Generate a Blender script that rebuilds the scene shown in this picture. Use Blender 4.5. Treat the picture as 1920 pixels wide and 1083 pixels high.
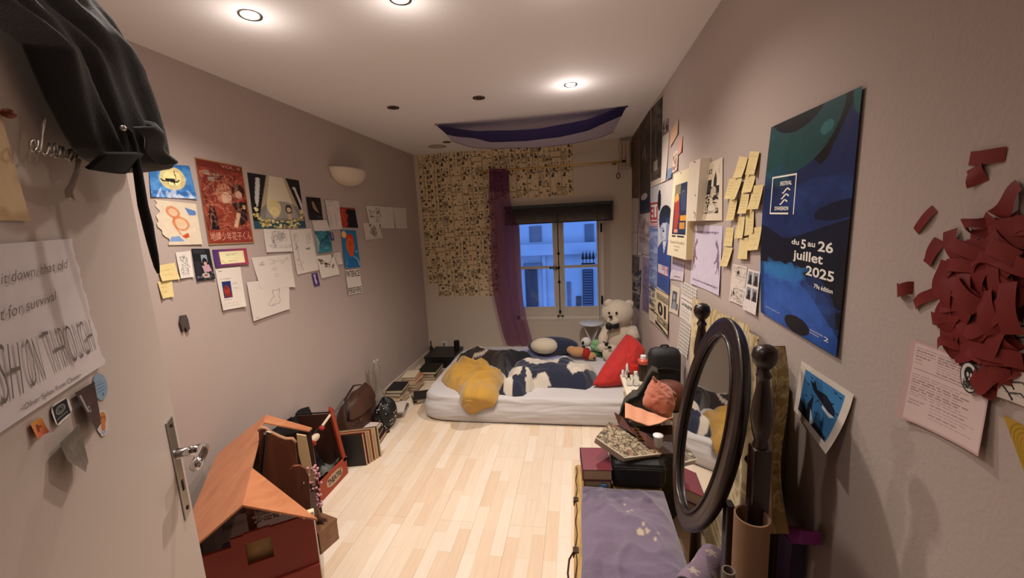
import bpy, bmesh, math, random
import numpy as np
from mathutils import Vector, Matrix
from mathutils.geometry import tessellate_polygon
sc = bpy.context.scene
for o in list(bpy.data.objects): bpy.data.objects.remove(o)
COL = sc.collection
# ------------------------------------------------------------------ camera
F = 749.6; CX = 960.0; CY = 541.5
def _rot(yaw, pit, rol):
    r = np.array([math.cos(yaw), math.sin(yaw), 0]); f = np.array([-math.sin(yaw), math.cos(yaw), 0]); u = np.array([0, 0, 1.])
    f2 = f*math.cos(pit)-u*math.sin(pit); u2 = u*math.cos(pit)+f*math.sin(pit)
    return np.array([r*math.cos(rol)+u2*math.sin(rol), f2, -r*math.sin(rol)+u2*math.cos(rol)])
RM = _rot(.1668, .1603, -.0499)
EYE = np.array([0, 0, 1.6])
cam_d = bpy.data.cameras.new('camera'); cam = bpy.data.objects.new('camera', cam_d); COL.objects.link(cam)
cam_d.sensor_width = 36; cam_d.lens = 36*F/1920; cam_d.clip_start = .02; cam_d.clip_end = 60
_R = Matrix((RM[0], RM[2], -RM[1])).transposed().to_4x4()
cam.matrix_world = Matrix.Translation(EYE) @ _R
sc.camera = cam
# ------------------------------------------------------------------ world, lamps, exposure
sc.view_settings.view_transform = 'Standard'; sc.view_settings.look = 'None'
sc.view_settings.gamma = 1; sc.view_settings.use_curve_mapping = False
sc.view_settings.exposure = EXPO = 0.0
w = bpy.data.worlds.new('dusk_sky'); sc.world = w; w.use_nodes = True
bg = w.node_tree.nodes['Background']; bg.inputs[0].default_value = (.17, .36, .98, 1); bg.inputs[1].default_value = 2.6
SPOT_W = 73; SPOT_COL = (1.0, .89, .80)
SPOTS = [(-1.26, 1.56, 1.1), (-.645, 1.60, 1), (-.02, 2.79, 1.5), (-.646, 2.86, 0), (-1.284, 2.88, 0), (-1.305, 4.16, 0),
         (-.645, .34, .3), (-.02, .34, 0), (-.02, 1.58, .6)]
# ------------------------------------------------------------------ pixel -> place helpers (image taken as 1920x1083)
XL, XR, YB, ZC = -1.906, .61, 4.72, 2.47
def ray(px, py): return RM.T @ np.array([px-CX, F, CY-py])
def on(px, py, ax, v):
    r = ray(px, py); return EYE+r*(v-EYE[ax])/r[ax]
def onp(px, py, p, n):
    r = ray(px, py); return EYE+r*((np.array(p)-EYE)@np.array(n))/(r@np.array(n))
def V(*a): return np.array(a, float)
# ------------------------------------------------------------------ materials
def lin(c):
    if isinstance(c, str): c = [int(c[i:i+2], 16)/255 for i in (0, 2, 4)]
    return [(x/12.92 if x <= .04045 else ((x+.055)/1.055)**2.4) for x in c]
_mc = {}
def M(name, c, rough=.6, metal=0, bump=0, bscale=60, var=0, vscale=4, sheen=0, trans=0, coat=0, spec=.5, alpha=1, emit=0, ior=1.45):
    if name in _mc: return _mc[name]
    m = bpy.data.materials.new(name); m.use_nodes = True; _mc[name] = m
    nt = m.node_tree; b = nt.nodes['Principled BSDF']; L = nt.links.new
    c = lin(c); b.inputs['Base Color'].default_value = (*c, 1); b.inputs['Roughness'].default_value = rough
    b.inputs['Metallic'].default_value = metal; b.inputs['Specular IOR Level'].default_value = spec
    b.inputs['Sheen Weight'].default_value = sheen; b.inputs['Transmission Weight'].default_value = trans
    b.inputs['Coat Weight'].default_value = coat; b.inputs['Alpha'].default_value = alpha; b.inputs['IOR'].default_value = ior
    if emit: b.inputs['Emission Color'].default_value = (*c, 1); b.inputs['Emission Strength'].default_value = emit
    if bump or var: tc = nt.nodes.new('ShaderNodeTexCoord')
    if bump:
        n = nt.nodes.new('ShaderNodeTexNoise'); n.inputs['Scale'].default_value = bscale; n.inputs['Detail'].default_value = 6
        L(tc.outputs['Object'], n.inputs['Vector']); bp = nt.nodes.new('ShaderNodeBump'); bp.inputs['Strength'].default_value = bump
        bp.inputs['Distance'].default_value = .01; L(n.outputs[0], bp.inputs['Height']); L(bp.outputs[0], b.inputs['Normal'])
    if var:
        n = nt.nodes.new('ShaderNodeTexNoise'); n.inputs['Scale'].default_value = vscale; n.inputs['Detail'].default_value = 5
        L(tc.outputs['Object'], n.inputs['Vector']); mx = nt.nodes.new('ShaderNodeMix'); mx.data_type = 'RGBA'
        mx.inputs[6].default_value = (*[x*(1-var) for x in c], 1); mx.inputs[7].default_value = (*[min(1, x*(1+var)) for x in c], 1)
        L(n.outputs[0], mx.inputs[0]); L(mx.outputs[2], b.inputs['Base Color'])
    return m
def woodmat(name, c1, c2, axis=0, scale=3, rough=.4, coat=0, stretch=12):
    if name in _mc: return _mc[name]
    m = bpy.data.materials.new(name); m.use_nodes = True; _mc[name] = m
    nt = m.node_tree; b = nt.nodes['Principled BSDF']; L = nt.links.new
    tc = nt.nodes.new('ShaderNodeTexCoord'); mp = nt.nodes.new('ShaderNodeMapping'); s = [stretch]*3; s[axis] = 1
    mp.inputs['Scale'].default_value = s; L(tc.outputs['Object'], mp.inputs[0])
    n = nt.nodes.new('ShaderNodeTexNoise'); n.inputs['Scale'].default_value = scale; n.inputs['Detail'].default_value = 8; n.inputs['Distortion'].default_value = .6
    L(mp.outputs[0], n.inputs['Vector']); r = nt.nodes.new('ShaderNodeValToRGB'); r.color_ramp.elements[0].position = .3; r.color_ramp.elements[1].position = .7
    r.color_ramp.elements[0].color = (*lin(c1), 1); r.color_ramp.elements[1].color = (*lin(c2), 1)
    L(n.outputs[0], r.inputs[0]); L(r.outputs[0], b.inputs['Base Color']); b.inputs['Roughness'].default_value = rough; b.inputs['Coat Weight'].default_value = coat
    return m
def vcolmat(name, rough=.6, coat=0, sheen=0, bump=0, bscale=200, spec=.5):
    if name in _mc: return _mc[name]
    m = bpy.data.materials.new(name); m.use_nodes = True; _mc[name] = m
    nt = m.node_tree; b = nt.nodes['Principled BSDF']; a = nt.nodes.new('ShaderNodeAttribute'); a.attribute_name = 'print'
    nt.links.new(a.outputs['Color'], b.inputs['Base Color']); b.inputs['Roughness'].default_value = rough
    b.inputs['Coat Weight'].default_value = coat; b.inputs['Sheen Weight'].default_value = sheen; b.inputs['Specular IOR Level'].default_value = spec
    if bump:
        tc = nt.nodes.new('ShaderNodeTexCoord'); n = nt.nodes.new('ShaderNodeTexNoise'); n.inputs['Scale'].default_value = bscale; n.inputs['Detail'].default_value = 5
        nt.links.new(tc.outputs['Object'], n.inputs['Vector']); bp = nt.nodes.new('ShaderNodeBump'); bp.inputs['Strength'].default_value = bump; bp.inputs['Distance'].default_value = .01
        nt.links.new(n.outputs[0], bp.inputs['Height']); nt.links.new(bp.outputs[0], b.inputs['Normal'])
    return m
# ------------------------------------------------------------------ object helpers
def tag(o, label=None, cat=None, group=None, kind=None):
    if label: o['label'] = label
    if cat: o['category'] = cat
    if group: o['group'] = group
    if kind: o['kind'] = kind
    return o
def empty(name, loc, label, cat, group=None, rz=0):
    o = bpy.data.objects.new(name, None); COL.objects.link(o); o.location = loc; o.rotation_euler = (0, 0, rz); o.empty_display_size = .05
    return tag(o, label, cat, group)
def link(name, me, mats, parent=None, smooth=False):
    o = bpy.data.objects.new(name, me); COL.objects.link(o)
    for m in (mats if isinstance(mats, (list, tuple)) else [mats]): me.materials.append(m)
    if smooth:
        me.polygons.foreach_set('use_smooth', [True]*len(me.polygons))
    if parent is not None:
        o.parent = parent
    return o
class MB:
    """collects verts and faces of ONE part"""
    def __init__(s): s.v = []; s.f = []; s.m = []; s.T = Matrix.Identity(4)
    def add(s, vs, fs, mi=0):
        k = len(s.v); s.v += [tuple(s.T @ Vector(v)) for v in vs]; s.f += [tuple(i+k for i in f) for f in fs]; s.m += [mi]*len(fs); return s
    def box(s, a, b, mi=0, bev=0):
        x0, y0, z0 = [min(a[i], b[i]) for i in range(3)]; x1, y1, z1 = [max(a[i], b[i]) for i in range(3)]
        if not bev:
            return s.add([(x0, y0, z0), (x1, y0, z0), (x1, y1, z0), (x0, y1, z0), (x0, y0, z1), (x1, y0, z1), (x1, y1, z1), (x0, y1, z1)],
                  [(3, 2, 1, 0), (4, 5, 6, 7), (0, 1, 5, 4), (1, 2, 6, 5), (2, 3, 7, 6), (3, 0, 4, 7)], mi)
        bm = bmesh.new(); bmesh.ops.create_cube(bm, size=1, matrix=Matrix.Translation(((x0+x1)/2, (y0+y1)/2, (z0+z1)/2)) @ Matrix.Diagonal((x1-x0, y1-y0, z1-z0, 1)))
        bmesh.ops.bevel(bm, geom=bm.edges[:], offset=bev, segments=2, affect='EDGES', profile=.5)
        bm.verts.index_update(); s.add([v.co[:] for v in bm.verts], [[v.index for v in f.verts] for f in bm.faces], mi); bm.free(); return s
    def prism(s, pts, d, mi=0):
        """polygon of 3D points extruded by vector d"""
        n = len(pts); d = np.array(d, float); P = [np.array(p, float) for p in pts]
        tri = tessellate_polygon([[Vector(p) for p in P]])
        s.add([tuple(p) for p in P]+[tuple(p+d) for p in P], [tuple(t) for t in tri]+[(c+n, b+n, a+n) for a, b, c in tri]+[(i, (i+1) % n, (i+1) % n+n, i+n) for i in range(n)], mi); return s
    def lathe(s, prof, c=(0, 0, 0), seg=24, mi=0, axis='z', cap=True):
        vs = []; fs = []; n = len(prof)
        for r, h in prof:
            for k in range(seg):
                a = 2*math.pi*k/seg; p = (r*math.cos(a), r*math.sin(a), h)
                if axis == 'x': p = (p[2], p[0], p[1])
                if axis == 'y': p = (p[0], p[2], p[1])
                vs.append((p[0]+c[0], p[1]+c[1], p[2]+c[2]))
        for i in range(n-1):
            for k in range(seg): fs.append((i*seg+k, i*seg+(k+1) % seg, (i+1)*seg+(k+1) % seg, (i+1)*seg+k))
        if cap: fs.append(tuple(range(seg))[::-1]); fs.append(tuple((n-1)*seg+k for k in range(seg)))
        return s.add(vs, fs, mi)
    def cyl(s, a, b, r, r2=None, seg=12, mi=0): return s.tube([a, b], [r, r if r2 is None else r2], seg, mi)
    def tube(s, pts, r, seg=8, mi=0, closed=False, flat=1):
        P = [Vector(p) for p in pts]; n = len(P); R = r if isinstance(r, (list, tuple)) else [r]*n
        vs = []; fs = []; up = None
        for i in range(n):
            t = (P[(i+1) % n]-P[i-1]) if closed else (P[min(i+1, n-1)]-P[max(i-1, 0)])
            if t.length < 1e-9: t = Vector((0, 0, 1))
            t.normalize()
            if up is None: up = t.orthogonal().normalized()
            up = (up-t*up.dot(t))
            up = up.normalized() if up.length > 1e-6 else t.orthogonal().normalized()
            q = t.cross(up)
            for k in range(seg):
                a = 2*math.pi*k/seg; vs.append(tuple(P[i]+up*math.cos(a)*R[i]+q*math.sin(a)*R[i]*flat))
        for i in range(n if closed else n-1):
            j = (i+1) % n
            for k in range(seg): fs.append((i*seg+k, i*seg+(k+1) % seg, j*seg+(k+1) % seg, j*seg+k))
        if not closed: fs.append(tuple(range(seg))[::-1]); fs.append(tuple((n-1)*seg+k for k in range(seg)))
        return s.add(vs, fs, mi)
    def ell(s, c, r, rot=None, seg=20, rings=12, mi=0, pw=1):
        vs = []; fs = []; R = rot.to_matrix() if rot is not None else Matrix.Identity(3)
        sp = lambda x: math.copysign(abs(x)**pw, x)
        for i in range(rings+1):
            t = math.pi*i/rings
            for k in range(seg):
                a = 2*math.pi*k/seg; p = R @ Vector((r[0]*sp(math.sin(t))*sp(math.cos(a)), r[1]*sp(math.sin(t))*sp(math.sin(a)), r[2]*sp(math.cos(t))))
                vs.append((p.x+c[0], p.y+c[1], p.z+c[2]))
        for i in range(rings):
            for k in range(seg): fs.append((i*seg+k, (i+1)*seg+k, (i+1)*seg+(k+1) % seg, i*seg+(k+1) % seg))
        return s.add(vs, fs, mi)
    def grid(s, fn, nu, nv, mi=0, wrap=False):
        vs = [tuple(fn(i/nu, j/nv)) for j in range(nv+1) for i in range(nu+1)]
        return s.add(vs, [(j*(nu+1)+i, j*(nu+1)+i+1, (j+1)*(nu+1)+i+1, (j+1)*(nu+1)+i) for j in range(nv) for i in range(nu)], mi)
    def build(s, name, mats, parent=None, smooth=False, origin=None, jitter=0, colors=None, subsurf=0, solid=0):
        off = Vector(origin) if origin is not None else Vector((0, 0, 0))
        if origin is None and parent is None and s.v:
            A = np.array(s.v); off = Vector(((A[:, 0].min()+A[:, 0].max())/2, (A[:, 1].min()+A[:, 1].max())/2, A[:, 2].min()))
        if parent is not None:
            bpy.context.view_layer.update()
            inv = parent_matrix(parent).inverted(); vs = [tuple(inv @ Vector(v)) for v in s.v]; off = Vector((0, 0, 0))
        else: vs = [tuple(Vector(v)-off) for v in s.v]
        me = bpy.data.meshes.new(name); me.from_pydata(vs, [], s.f); me.validate(); 
        o = link(name, me, mats, parent, smooth)
        if parent is None: o.location = off
        if len(me.polygons) == len(s.m): me.polygons.foreach_set('material_index', s.m)
        bm = bmesh.new(); bm.from_mesh(me); bmesh.ops.remove_doubles(bm, verts=bm.verts, dist=1e-6)if colors is None else None
        bmesh.ops.recalc_face_normals(bm, faces=bm.faces); bm.to_mesh(me); bm.free()
        if colors is not None:
            at = me.color_attributes.new('print', 'FLOAT_COLOR', 'POINT'); c = np.ones((len(me.vertices), 4), np.float32); c[:, :3] = colors; at.data.foreach_set('color', c.ravel())
        if solid:
            md = o.modifiers.new('t', 'SOLIDIFY'); md.thickness = solid; md.offset = 0
        if subsurf:
            md = o.modifiers.new('s', 'SUBSURF'); md.levels = subsurf; md.render_levels = subsurf
        return o
def parent_matrix(o):
    m = Matrix.LocRotScale(o.location, o.rotation_euler, o.scale)
    return parent_matrix(o.parent) @ m if o.parent else m
def box(name, a, b, mat, parent=None, bev=0, **k): return MB().box(a, b, bev=bev).build(name, mat, parent, **k)
def struct(o): o['kind'] = 'structure'; return o
def copy_tree(o, parent=None):
    c = o.copy(); COL.objects.link(c)
    if parent is not None: c.parent = parent
    for ch in list(o.children): copy_tree(ch, c)
    return c
def smooth_auto(o, ang=40):
    me = o.data; bm = bmesh.new(); bm.from_mesh(me); a = math.radians(ang)
    for e in bm.edges:
        if len(e.link_faces) == 2: e.smooth = e.calc_face_angle(0) < a
    for f in bm.faces: f.smooth = True
    bm.to_mesh(me); bm.free(); return o
def noise2(x, y, seed=0):
    from mathutils import noise
    return noise.noise(Vector((x, y, seed*7.13)))
# ------------------------------------------------------------------ printed sheets
class Cv:
    """small raster used as the print on a sheet; x 0..1 right, y 0..1 down"""
    def __init__(s, W, H, bgc='efe6d6'):
        s.W, s.H = W, H; s.a = np.ones((H, W, 3))*np.array(lin(bgc)); s.asp = H/W
        s.X, s.Y = np.meshgrid((np.arange(W)+.5)/W, (np.arange(H)+.5)/H)
    def put(s, mask, c, al=1):
        c = np.array(lin(c)); s.a[mask] = s.a[mask]*(1-al)+c*al
    def rect(s, x0, y0, x1, y1, c, al=1): s.put((s.X >= x0) & (s.X <= x1) & (s.Y >= y0) & (s.Y <= y1), c, al); return s
    def ell(s, x, y, rx, ry, c, al=1, rot=0, ring=0):
        dx = s.X-x; dy = (s.Y-y)*s.asp; ca, sa = math.cos(rot), math.sin(rot)
        q = ((dx*ca+dy*sa)/rx)**2+((-dx*sa+dy*ca)/(ry*s.asp))**2
        s.put((q <= 1) & (q >= (1-ring)**2 if ring else q >= 0), c, al); return s
    def poly(s, pts, c, al=1):
        ins = np.zeros((s.H, s.W), bool); n = len(pts)
        for i in range(n):
            x0, y0 = pts[i]; x1, y1 = pts[(i+1) % n]
            if y0 == y1: continue
            k = ((y0 > s.Y) != (y1 > s.Y)) & (s.X < (x1-x0)*(s.Y-y0)/(y1-y0)+x0); ins ^= k
        s.put(ins, c, al); return s
    def line(s, pts, w, c, al=1):
        m = np.zeros((s.H, s.W), bool)
        for (x0, y0), (x1, y1) in zip(pts[:-1], pts[1:]):
            ax, ay = x1-x0, (y1-y0)*s.asp; L = ax*ax+ay*ay+1e-12; px, py = s.X-x0, (s.Y-y0)*s.asp
            t = np.clip((px*ax+py*ay)/L, 0, 1); m |= (px-t*ax)**2+(py-t*ay)**2 < w*w
        s.put(m, c, al); return s
    def frame(s, x0, y0, x1, y1, w, c): return s.line([(x0, y0), (x1, y0), (x1, y1), (x0, y1), (x0, y0)], w, c)
    def wash(s, c, n, rng, r=(.05, .2), al=.4, box=(0, 0, 1, 1)):
        for _ in range(n): s.ell(rng.uniform(box[0], box[2]), rng.uniform(box[1], box[3]), rng.uniform(*r), rng.uniform(*r)*.7, c, al*rng.uniform(.5, 1), rng.uniform(0, 3))
        return s
    def lines(s, x0, y0, x1, y1, n, c, rng, al=.6, w=.006):
        for i in range(n):
            y = y0+(y1-y0)*i/max(1, n-1); x = x0; e = x0+(x1-x0)*rng.uniform(.6, 1)
            while x < e:
                d = rng.uniform(.03, .09)*(x1-x0)*1.6; s.line([(x, y), (min(e, x+d), y)], w, c, al); x += d+.02*(x1-x0)+.01
        return s
    def sketch(s, x0, y0, x1, y1, n, c, rng, al=.6, w=.006):
        for _ in range(n):
            x, y = rng.uniform(x0, x1), rng.uniform(y0, y1); p = [(x, y)]; a = rng.uniform(0, 6.3)
            for k in range(rng.randint(3, 7)):
                a += rng.uniform(-1, 1); d = .12*(x1-x0); x = min(x1, max(x0, x+d*math.cos(a))); y = min(y1, max(y0, y+d*math.sin(a)/s.asp)); p.append((x, y))
            s.line(p, w, c, al*rng.uniform(.5, 1))
        return s
    def grad(s, c0, c1, y0=0, y1=1):
        t = np.clip((s.Y-y0)/(y1-y0), 0, 1)[..., None]; s.a = np.array(lin(c0))*(1-t)+np.array(lin(c1))*t; return s
    def rough(s, amt, seed=0, cells=14):
        r = np.random.RandomState(seed); g = r.rand(cells+2, cells+2); x = s.X*cells; y = s.Y*cells
        xi = x.astype(int); yi = y.astype(int); fx = (x-xi); fy = (y-yi)
        v = g[yi, xi]*(1-fx)*(1-fy)+g[yi, xi+1]*fx*(1-fy)+g[yi+1, xi]*(1-fx)*fy+g[yi+1, xi+1]*fx*fy
        s.a *= (1+amt*(v-.5)*2)[..., None]; return s
PLANES = {'left': (0, XL, V(1, 0, 0)), 'right': (0, XR, V(-1, 0, 0)), 'back': (1, YB, V(0, -1, 0))}
paper_mat = None
class Sheet:
    """a sheet of paper: four corners (TL, TR, BR, BL) in the world, printed, slightly curled"""
    def __init__(s, C, n, curl=None, off=.001):
        s.C = [np.array(c, float) for c in C]; s.n = np.array(n, float); s.curl = curl or (lambda u, v: 0); s.off = off
    def P(s, u, v, lift=0):
        a = s.C[0]*(1-u)+s.C[1]*u; b = s.C[3]*(1-u)+s.C[2]*u
        return a*(1-v)+b*v+s.n*(s.off+s.curl(u, v)+lift)
    @property
    def asp(s): return np.linalg.norm(s.C[3]-s.C[0])/np.linalg.norm(s.C[1]-s.C[0])
    def build(s, name, cv, mat, parent=None, keep=None, label=None, cat='paper', group=None):
        H, W = cv.H, cv.W; mb = MB()
        vs = [s.P(i/(W-1), j/(H-1)) for j in range(H) for i in range(W)]
        fs = []
        for j in range(H-1):
            for i in range(W-1):
                if keep is None or keep((i+.5)/(W-1), (j+.5)/(H-1)): fs.append((j*W+i, (j+1)*W+i, (j+1)*W+i+1, j*W+i+1))
        mb.v = [tuple(x) for x in vs]; mb.f = fs; mb.m = [0]*len(fs)
        c = np.mean(np.array(vs), axis=0)
        o = mb.build(name, mat, parent, smooth=True, origin=None if parent else c, colors=cv.a.reshape(-1, 3))
        if label: tag(o, label, cat, group)
        return o
def text_mesh(txt, shear=0, bold=0, spacing=1, font_scale=1, align='LEFT'):
    cu = bpy.data.curves.new('lettering', 'FONT'); cu.body = txt; cu.size = 1; cu.shear = shear; cu.offset = bold; cu.space_character = spacing
    cu.resolution_u = 3; cu.align_x = align
    ob = bpy.data.objects.new('tmp', cu); COL.objects.link(ob); bpy.context.view_layer.update()
    me = bpy.data.meshes.new_from_object(ob.evaluated_get(bpy.context.evaluated_depsgraph_get()))
    bpy.data.objects.remove(ob); bpy.data.curves.remove(cu)
    v = np.array([tuple(x.co) for x in me.vertices]) if len(me.vertices) else np.zeros((0, 3)); f = [tuple(p.vertices) for p in me.polygons]
    bpy.data.meshes.remove(me); return v, f
def lettering(sheet, txt, u0, v0, u1, v1, mat, parent, name='lettering', lift=.0006, fit=True, rot=0, **k):
    """text stretched into the box u0..u1, v0(top)..v1(bottom) of a sheet; rot=90 reads upwards"""
    v, f = text_mesh(txt, **k)
    if not len(v): return None
    a, b = v[:, :2].min(0), v[:, :2].max(0); q = (v[:, :2]-a)/np.maximum(b-a, 1e-6)
    if rot == 90: q = np.stack([1-q[:, 1], q[:, 0]], 1)
    mb = MB(); mb.v = [tuple(sheet.P(u0+(u1-u0)*x, v1-(v1-v0)*y, lift)) for x, y in q]; mb.f = f; mb.m = [0]*len(f)
    return mb.build(name, mat, parent)
def wallsheet(name, wall, px, art, label, cat='paper', group=None, res=.6, off=.0012, curl=.0, seed=0, mat=None, bgc='efe6d6', keep=None, curlfn=None):
    ax, val, n = PLANES[wall] if isinstance(wall, str) else wall
    C = [on(x, y, ax, val) for x, y in px] if ax is not None else [onp(x, y, val, n) for x, y in px]
    w = max(math.dist(px[0], px[1]), math.dist(px[3], px[2])); h = max(math.dist(px[0], px[3]), math.dist(px[1], px[2]))
    W = max(14, int(w*res)); H = max(14, int(h*res)); rng = random.Random(seed)
    if curlfn is None:
        a, b, c = [rng.uniform(.3, 1) for _ in range(3)]
        curlfn = (lambda u, v: curl*(a*v*v+b*abs(2*u-1)**3*v+c*.3*(1+math.sin(5*u+seed)))) if curl else None
    s = Sheet(C, n, curlfn, off); cv = Cv(W, H, bgc)
    if art: art(cv, rng)
    o = s.build(name, cv, mat or PAPER, None, keep, label, cat, group)
    return s, o
# ================================================================== ROOM SHELL
WALLC = 'b0a098'
M_wall = M('wall_taupe_paint', WALLC, .75, bump=.12, bscale=90, var=.03, vscale=2)
M_wallb = M('wall_cream_paint', 'cdbfae', .75, bump=.15, bscale=70, var=.04, vscale=3)
M_ceil = M('ceiling_paint', 'ece8e8', .8, bump=.08, bscale=60)
M_white = M('white_paint', 'd9d2c6', .5, var=.05, vscale=8)
M_black = M('black_plastic', '141414', .4)
M_steel = M('brushed_steel', 'b8b4ae', .28, metal=1)
M_chrome = M('chrome', 'cfcfcf', .08, metal=1)
M_brass = M('aged_brass', 'a5824a', .3, metal=1)
PAPER = vcolmat('printed_paper', .65, spec=.3)
GLOSSY = vcolmat('glossy_print', .38, coat=.25, spec=.5)
def floor_mat():
    m = bpy.data.materials.new('laminate_floor'); m.use_nodes = True; nt = m.node_tree; b = nt.nodes['Principled BSDF']; L = nt.links.new
    tc = nt.nodes.new('ShaderNodeTexCoord'); mp = nt.nodes.new('ShaderNodeMapping'); mp.inputs['Rotation'].default_value = (0, 0, math.pi/2)
    L(tc.outputs['Object'], mp.inputs[0])
    br = nt.nodes.new('ShaderNodeTexBrick'); br.offset = .37; br.offset_frequency = 2; br.squash = .8; br.squash_frequency = 3
    for k, v in dict(Scale=1, **{'Mortar Size': .0007, 'Mortar Smooth': .5, 'Bias': 0, 'Brick Width': .42, 'Row Height': .066}).items(): br.inputs[k].default_value = v
    br.inputs['Color1'].default_value = (*lin('eadbc8'), 1); br.inputs['Color2'].default_value = (*lin('dfc6aa'), 1); br.inputs['Mortar'].default_value = (*lin('cbb090'), 1)
    L(mp.outputs[0], br.inputs['Vector'])
    b2 = nt.nodes.new('ShaderNodeTexBrick'); b2.offset = .5
    for k, v in dict(Scale=1, **{'Mortar Size': .0012, 'Mortar Smooth': .3, 'Brick Width': 1.26, 'Row Height': .198}).items(): b2.inputs[k].default_value = v
    b2.inputs['Color1'].default_value = (1, 1, 1, 1); b2.inputs['Color2'].default_value = (.95, .95, .95, 1); b2.inputs['Mortar'].default_value = (.72, .68, .62, 1)
    L(mp.outputs[0], b2.inputs['Vector'])
    mp2 = nt.nodes.new('ShaderNodeMapping'); mp2.inputs['Scale'].default_value = (40, 3, 1); L(tc.outputs['Object'], mp2.inputs[0])
    n = nt.nodes.new('ShaderNodeTexNoise'); n.inputs['Scale'].default_value = 2; n.inputs['Detail'].default_value = 6; L(mp2.outputs[0], n.inputs['Vector'])
    r = nt.nodes.new('ShaderNodeMapRange'); r.inputs['To Min'].default_value = .86; r.inputs['To Max'].default_value = 1.08; L(n.outputs[0], r.inputs[0])
    x1 = nt.nodes.new('ShaderNodeMix'); x1.data_type = 'RGBA'; x1.blend_type = 'MULTIPLY'; x1.inputs[0].default_value = 1; L(br.outputs[0], x1.inputs[6]); L(b2.outputs[0], x1.inputs[7])
    x2 = nt.nodes.new('ShaderNodeVectorMath'); x2.operation = 'SCALE'; L(x1.outputs[2], x2.inputs[0]); L(r.outputs[0], x2.inputs['Scale'])
    L(x2.outputs[0], b.inputs['Base Color']); b.inputs['Roughness'].default_value = .42; b.inputs['Specular IOR Level'].default_value = .4
    return m
M_floor = floor_mat()
Y0 = -1.3
struct(MB().box((XL-.2, Y0-.1, -.1), (XR+.2, YB+.3, 0)).build('floor', M_floor, origin=(0, 0, 0)))
struct(MB().box((XL-.2, Y0-.1, ZC), (XR+.2, YB+.3, ZC+.15)).build('ceiling', M_ceil, origin=(0, 0, ZC)))
struct(box('wall_left', (XL-.2, Y0-.1, 0), (XL, YB+.3, ZC), M_wall))
struct(box('wall_right', (XR, Y0-.1, 0), (XR+.2, YB+.3, ZC), M_wall))
struct(box('wall_hall', (XL, Y0-.1, 0), (XR, Y0, ZC), M_wall))
wf = MB(); wf.box((XL, -.16, 0), (-.53, -.04, ZC)); wf.box((.36, -.16, 0), (XR, -.04, ZC)); wf.box((-.53, -.16, 2.06), (.36, -.04, ZC))
struct(wf.build('wall_front', M_wall))
HX0, HX1, HZ0, HZ1 = -.84, .378, .42, 1.76
wb = MB()
wb.box((XL, YB, 0), (HX0, YB+.3, ZC)); wb.box((HX1, YB, 0), (XR, YB+.3, ZC)); wb.box((HX0, YB, 0), (HX1, YB+.3, HZ0)); wb.box((HX0, YB, HZ1), (HX1, YB+.3, ZC))
# splayed reveals
wb.prism([(HX1, YB+.002, HZ0), (HX1, YB+.3, HZ0), (HX1-.085, YB+.3, HZ0), (HX1-.075, YB+.12, HZ0)], (0, 0, HZ1-HZ0))
wb.prism([(HX0, YB+.002, HZ0), (HX0, YB+.3, HZ0), (HX0+.085, YB+.3, HZ0), (HX0+.075, YB+.12, HZ0)], (0, 0, HZ1-HZ0))
struct(wb.build('wall_back', M_wallb))
M_base = M('skirting_paint', 'c9bcae', .5)
for nm, a, b in (('baseboard_left', (XL, -.02, 0), (XL+.014, YB, .07)), ('baseboard_back', (XL+.014, YB-.014, 0), (XR-.014, YB, .07)), ('baseboard_right', (XR-.014, -.02, 0), (XR, YB, .07))):
    struct(box(nm, a, b, M_base, bev=.003))
# door frame
df = MB(); df.box((-.565, -.17, 0), (-.53, -.03, 2.09)); df.box((.36, -.17, 0), (.395, -.03, 2.09)); df.box((-.565, -.17, 2.06), (.395, -.03, 2.09))
struct(df.build('door_frame', M_white)).name = 'trim_1'
# ------------------------------------------------------------------ window_1
wy = YB+.15
win = struct(empty('window_1', (-.23, wy, HZ0), None, None)); 
fr = MB(); FX0, FX1 = HX0+.07, HX1-.07
fr.box((FX0, wy-.03, HZ0), (FX0+.035, wy+.04, HZ1)); fr.box((FX1-.035, wy-.03, HZ0), (FX1, wy+.04, HZ1)); fr.box((FX0, wy-.03, HZ0), (FX1, wy+.04, HZ0+.045)); fr.box((FX0, wy-.03, HZ1-.05), (FX1, wy+.04, HZ1))
struct(fr.build('window_frame', M_white, win))
M_chip = M('worn_white_paint', 'cfc6b6', .55, var=.12, vscale=14)
PZ0, PZ1 = .565, 1.60
panes = [(-.690, -.292), (-.160, .226)]
bar = on(1090, 499, 1, wy)[2]
M_glass = bpy.data.materials.new('window_glass'); M_glass.use_nodes = True
_n = M_glass.node_tree; _n.nodes.clear(); _o = _n.nodes.new('ShaderNodeOutputMaterial'); _t = _n.nodes.new('ShaderNodeBsdfTransparent'); _g = _n.nodes.new('ShaderNodeBsdfGlossy'); _g.inputs['Roughness'].default_value = .03
_x = _n.nodes.new('ShaderNodeMixShader'); _f = _n.nodes.new('ShaderNodeFresnel'); _f.inputs[0].default_value = 1.35
_n.links.new(_f.outputs[0], _x.inputs[0]); _n.links.new(_t.outputs[0], _x.inputs[1]); _n.links.new(_g.outputs[0], _x.inputs[2]); _n.links.new(_x.outputs[0], _o.inputs[0])
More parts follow.
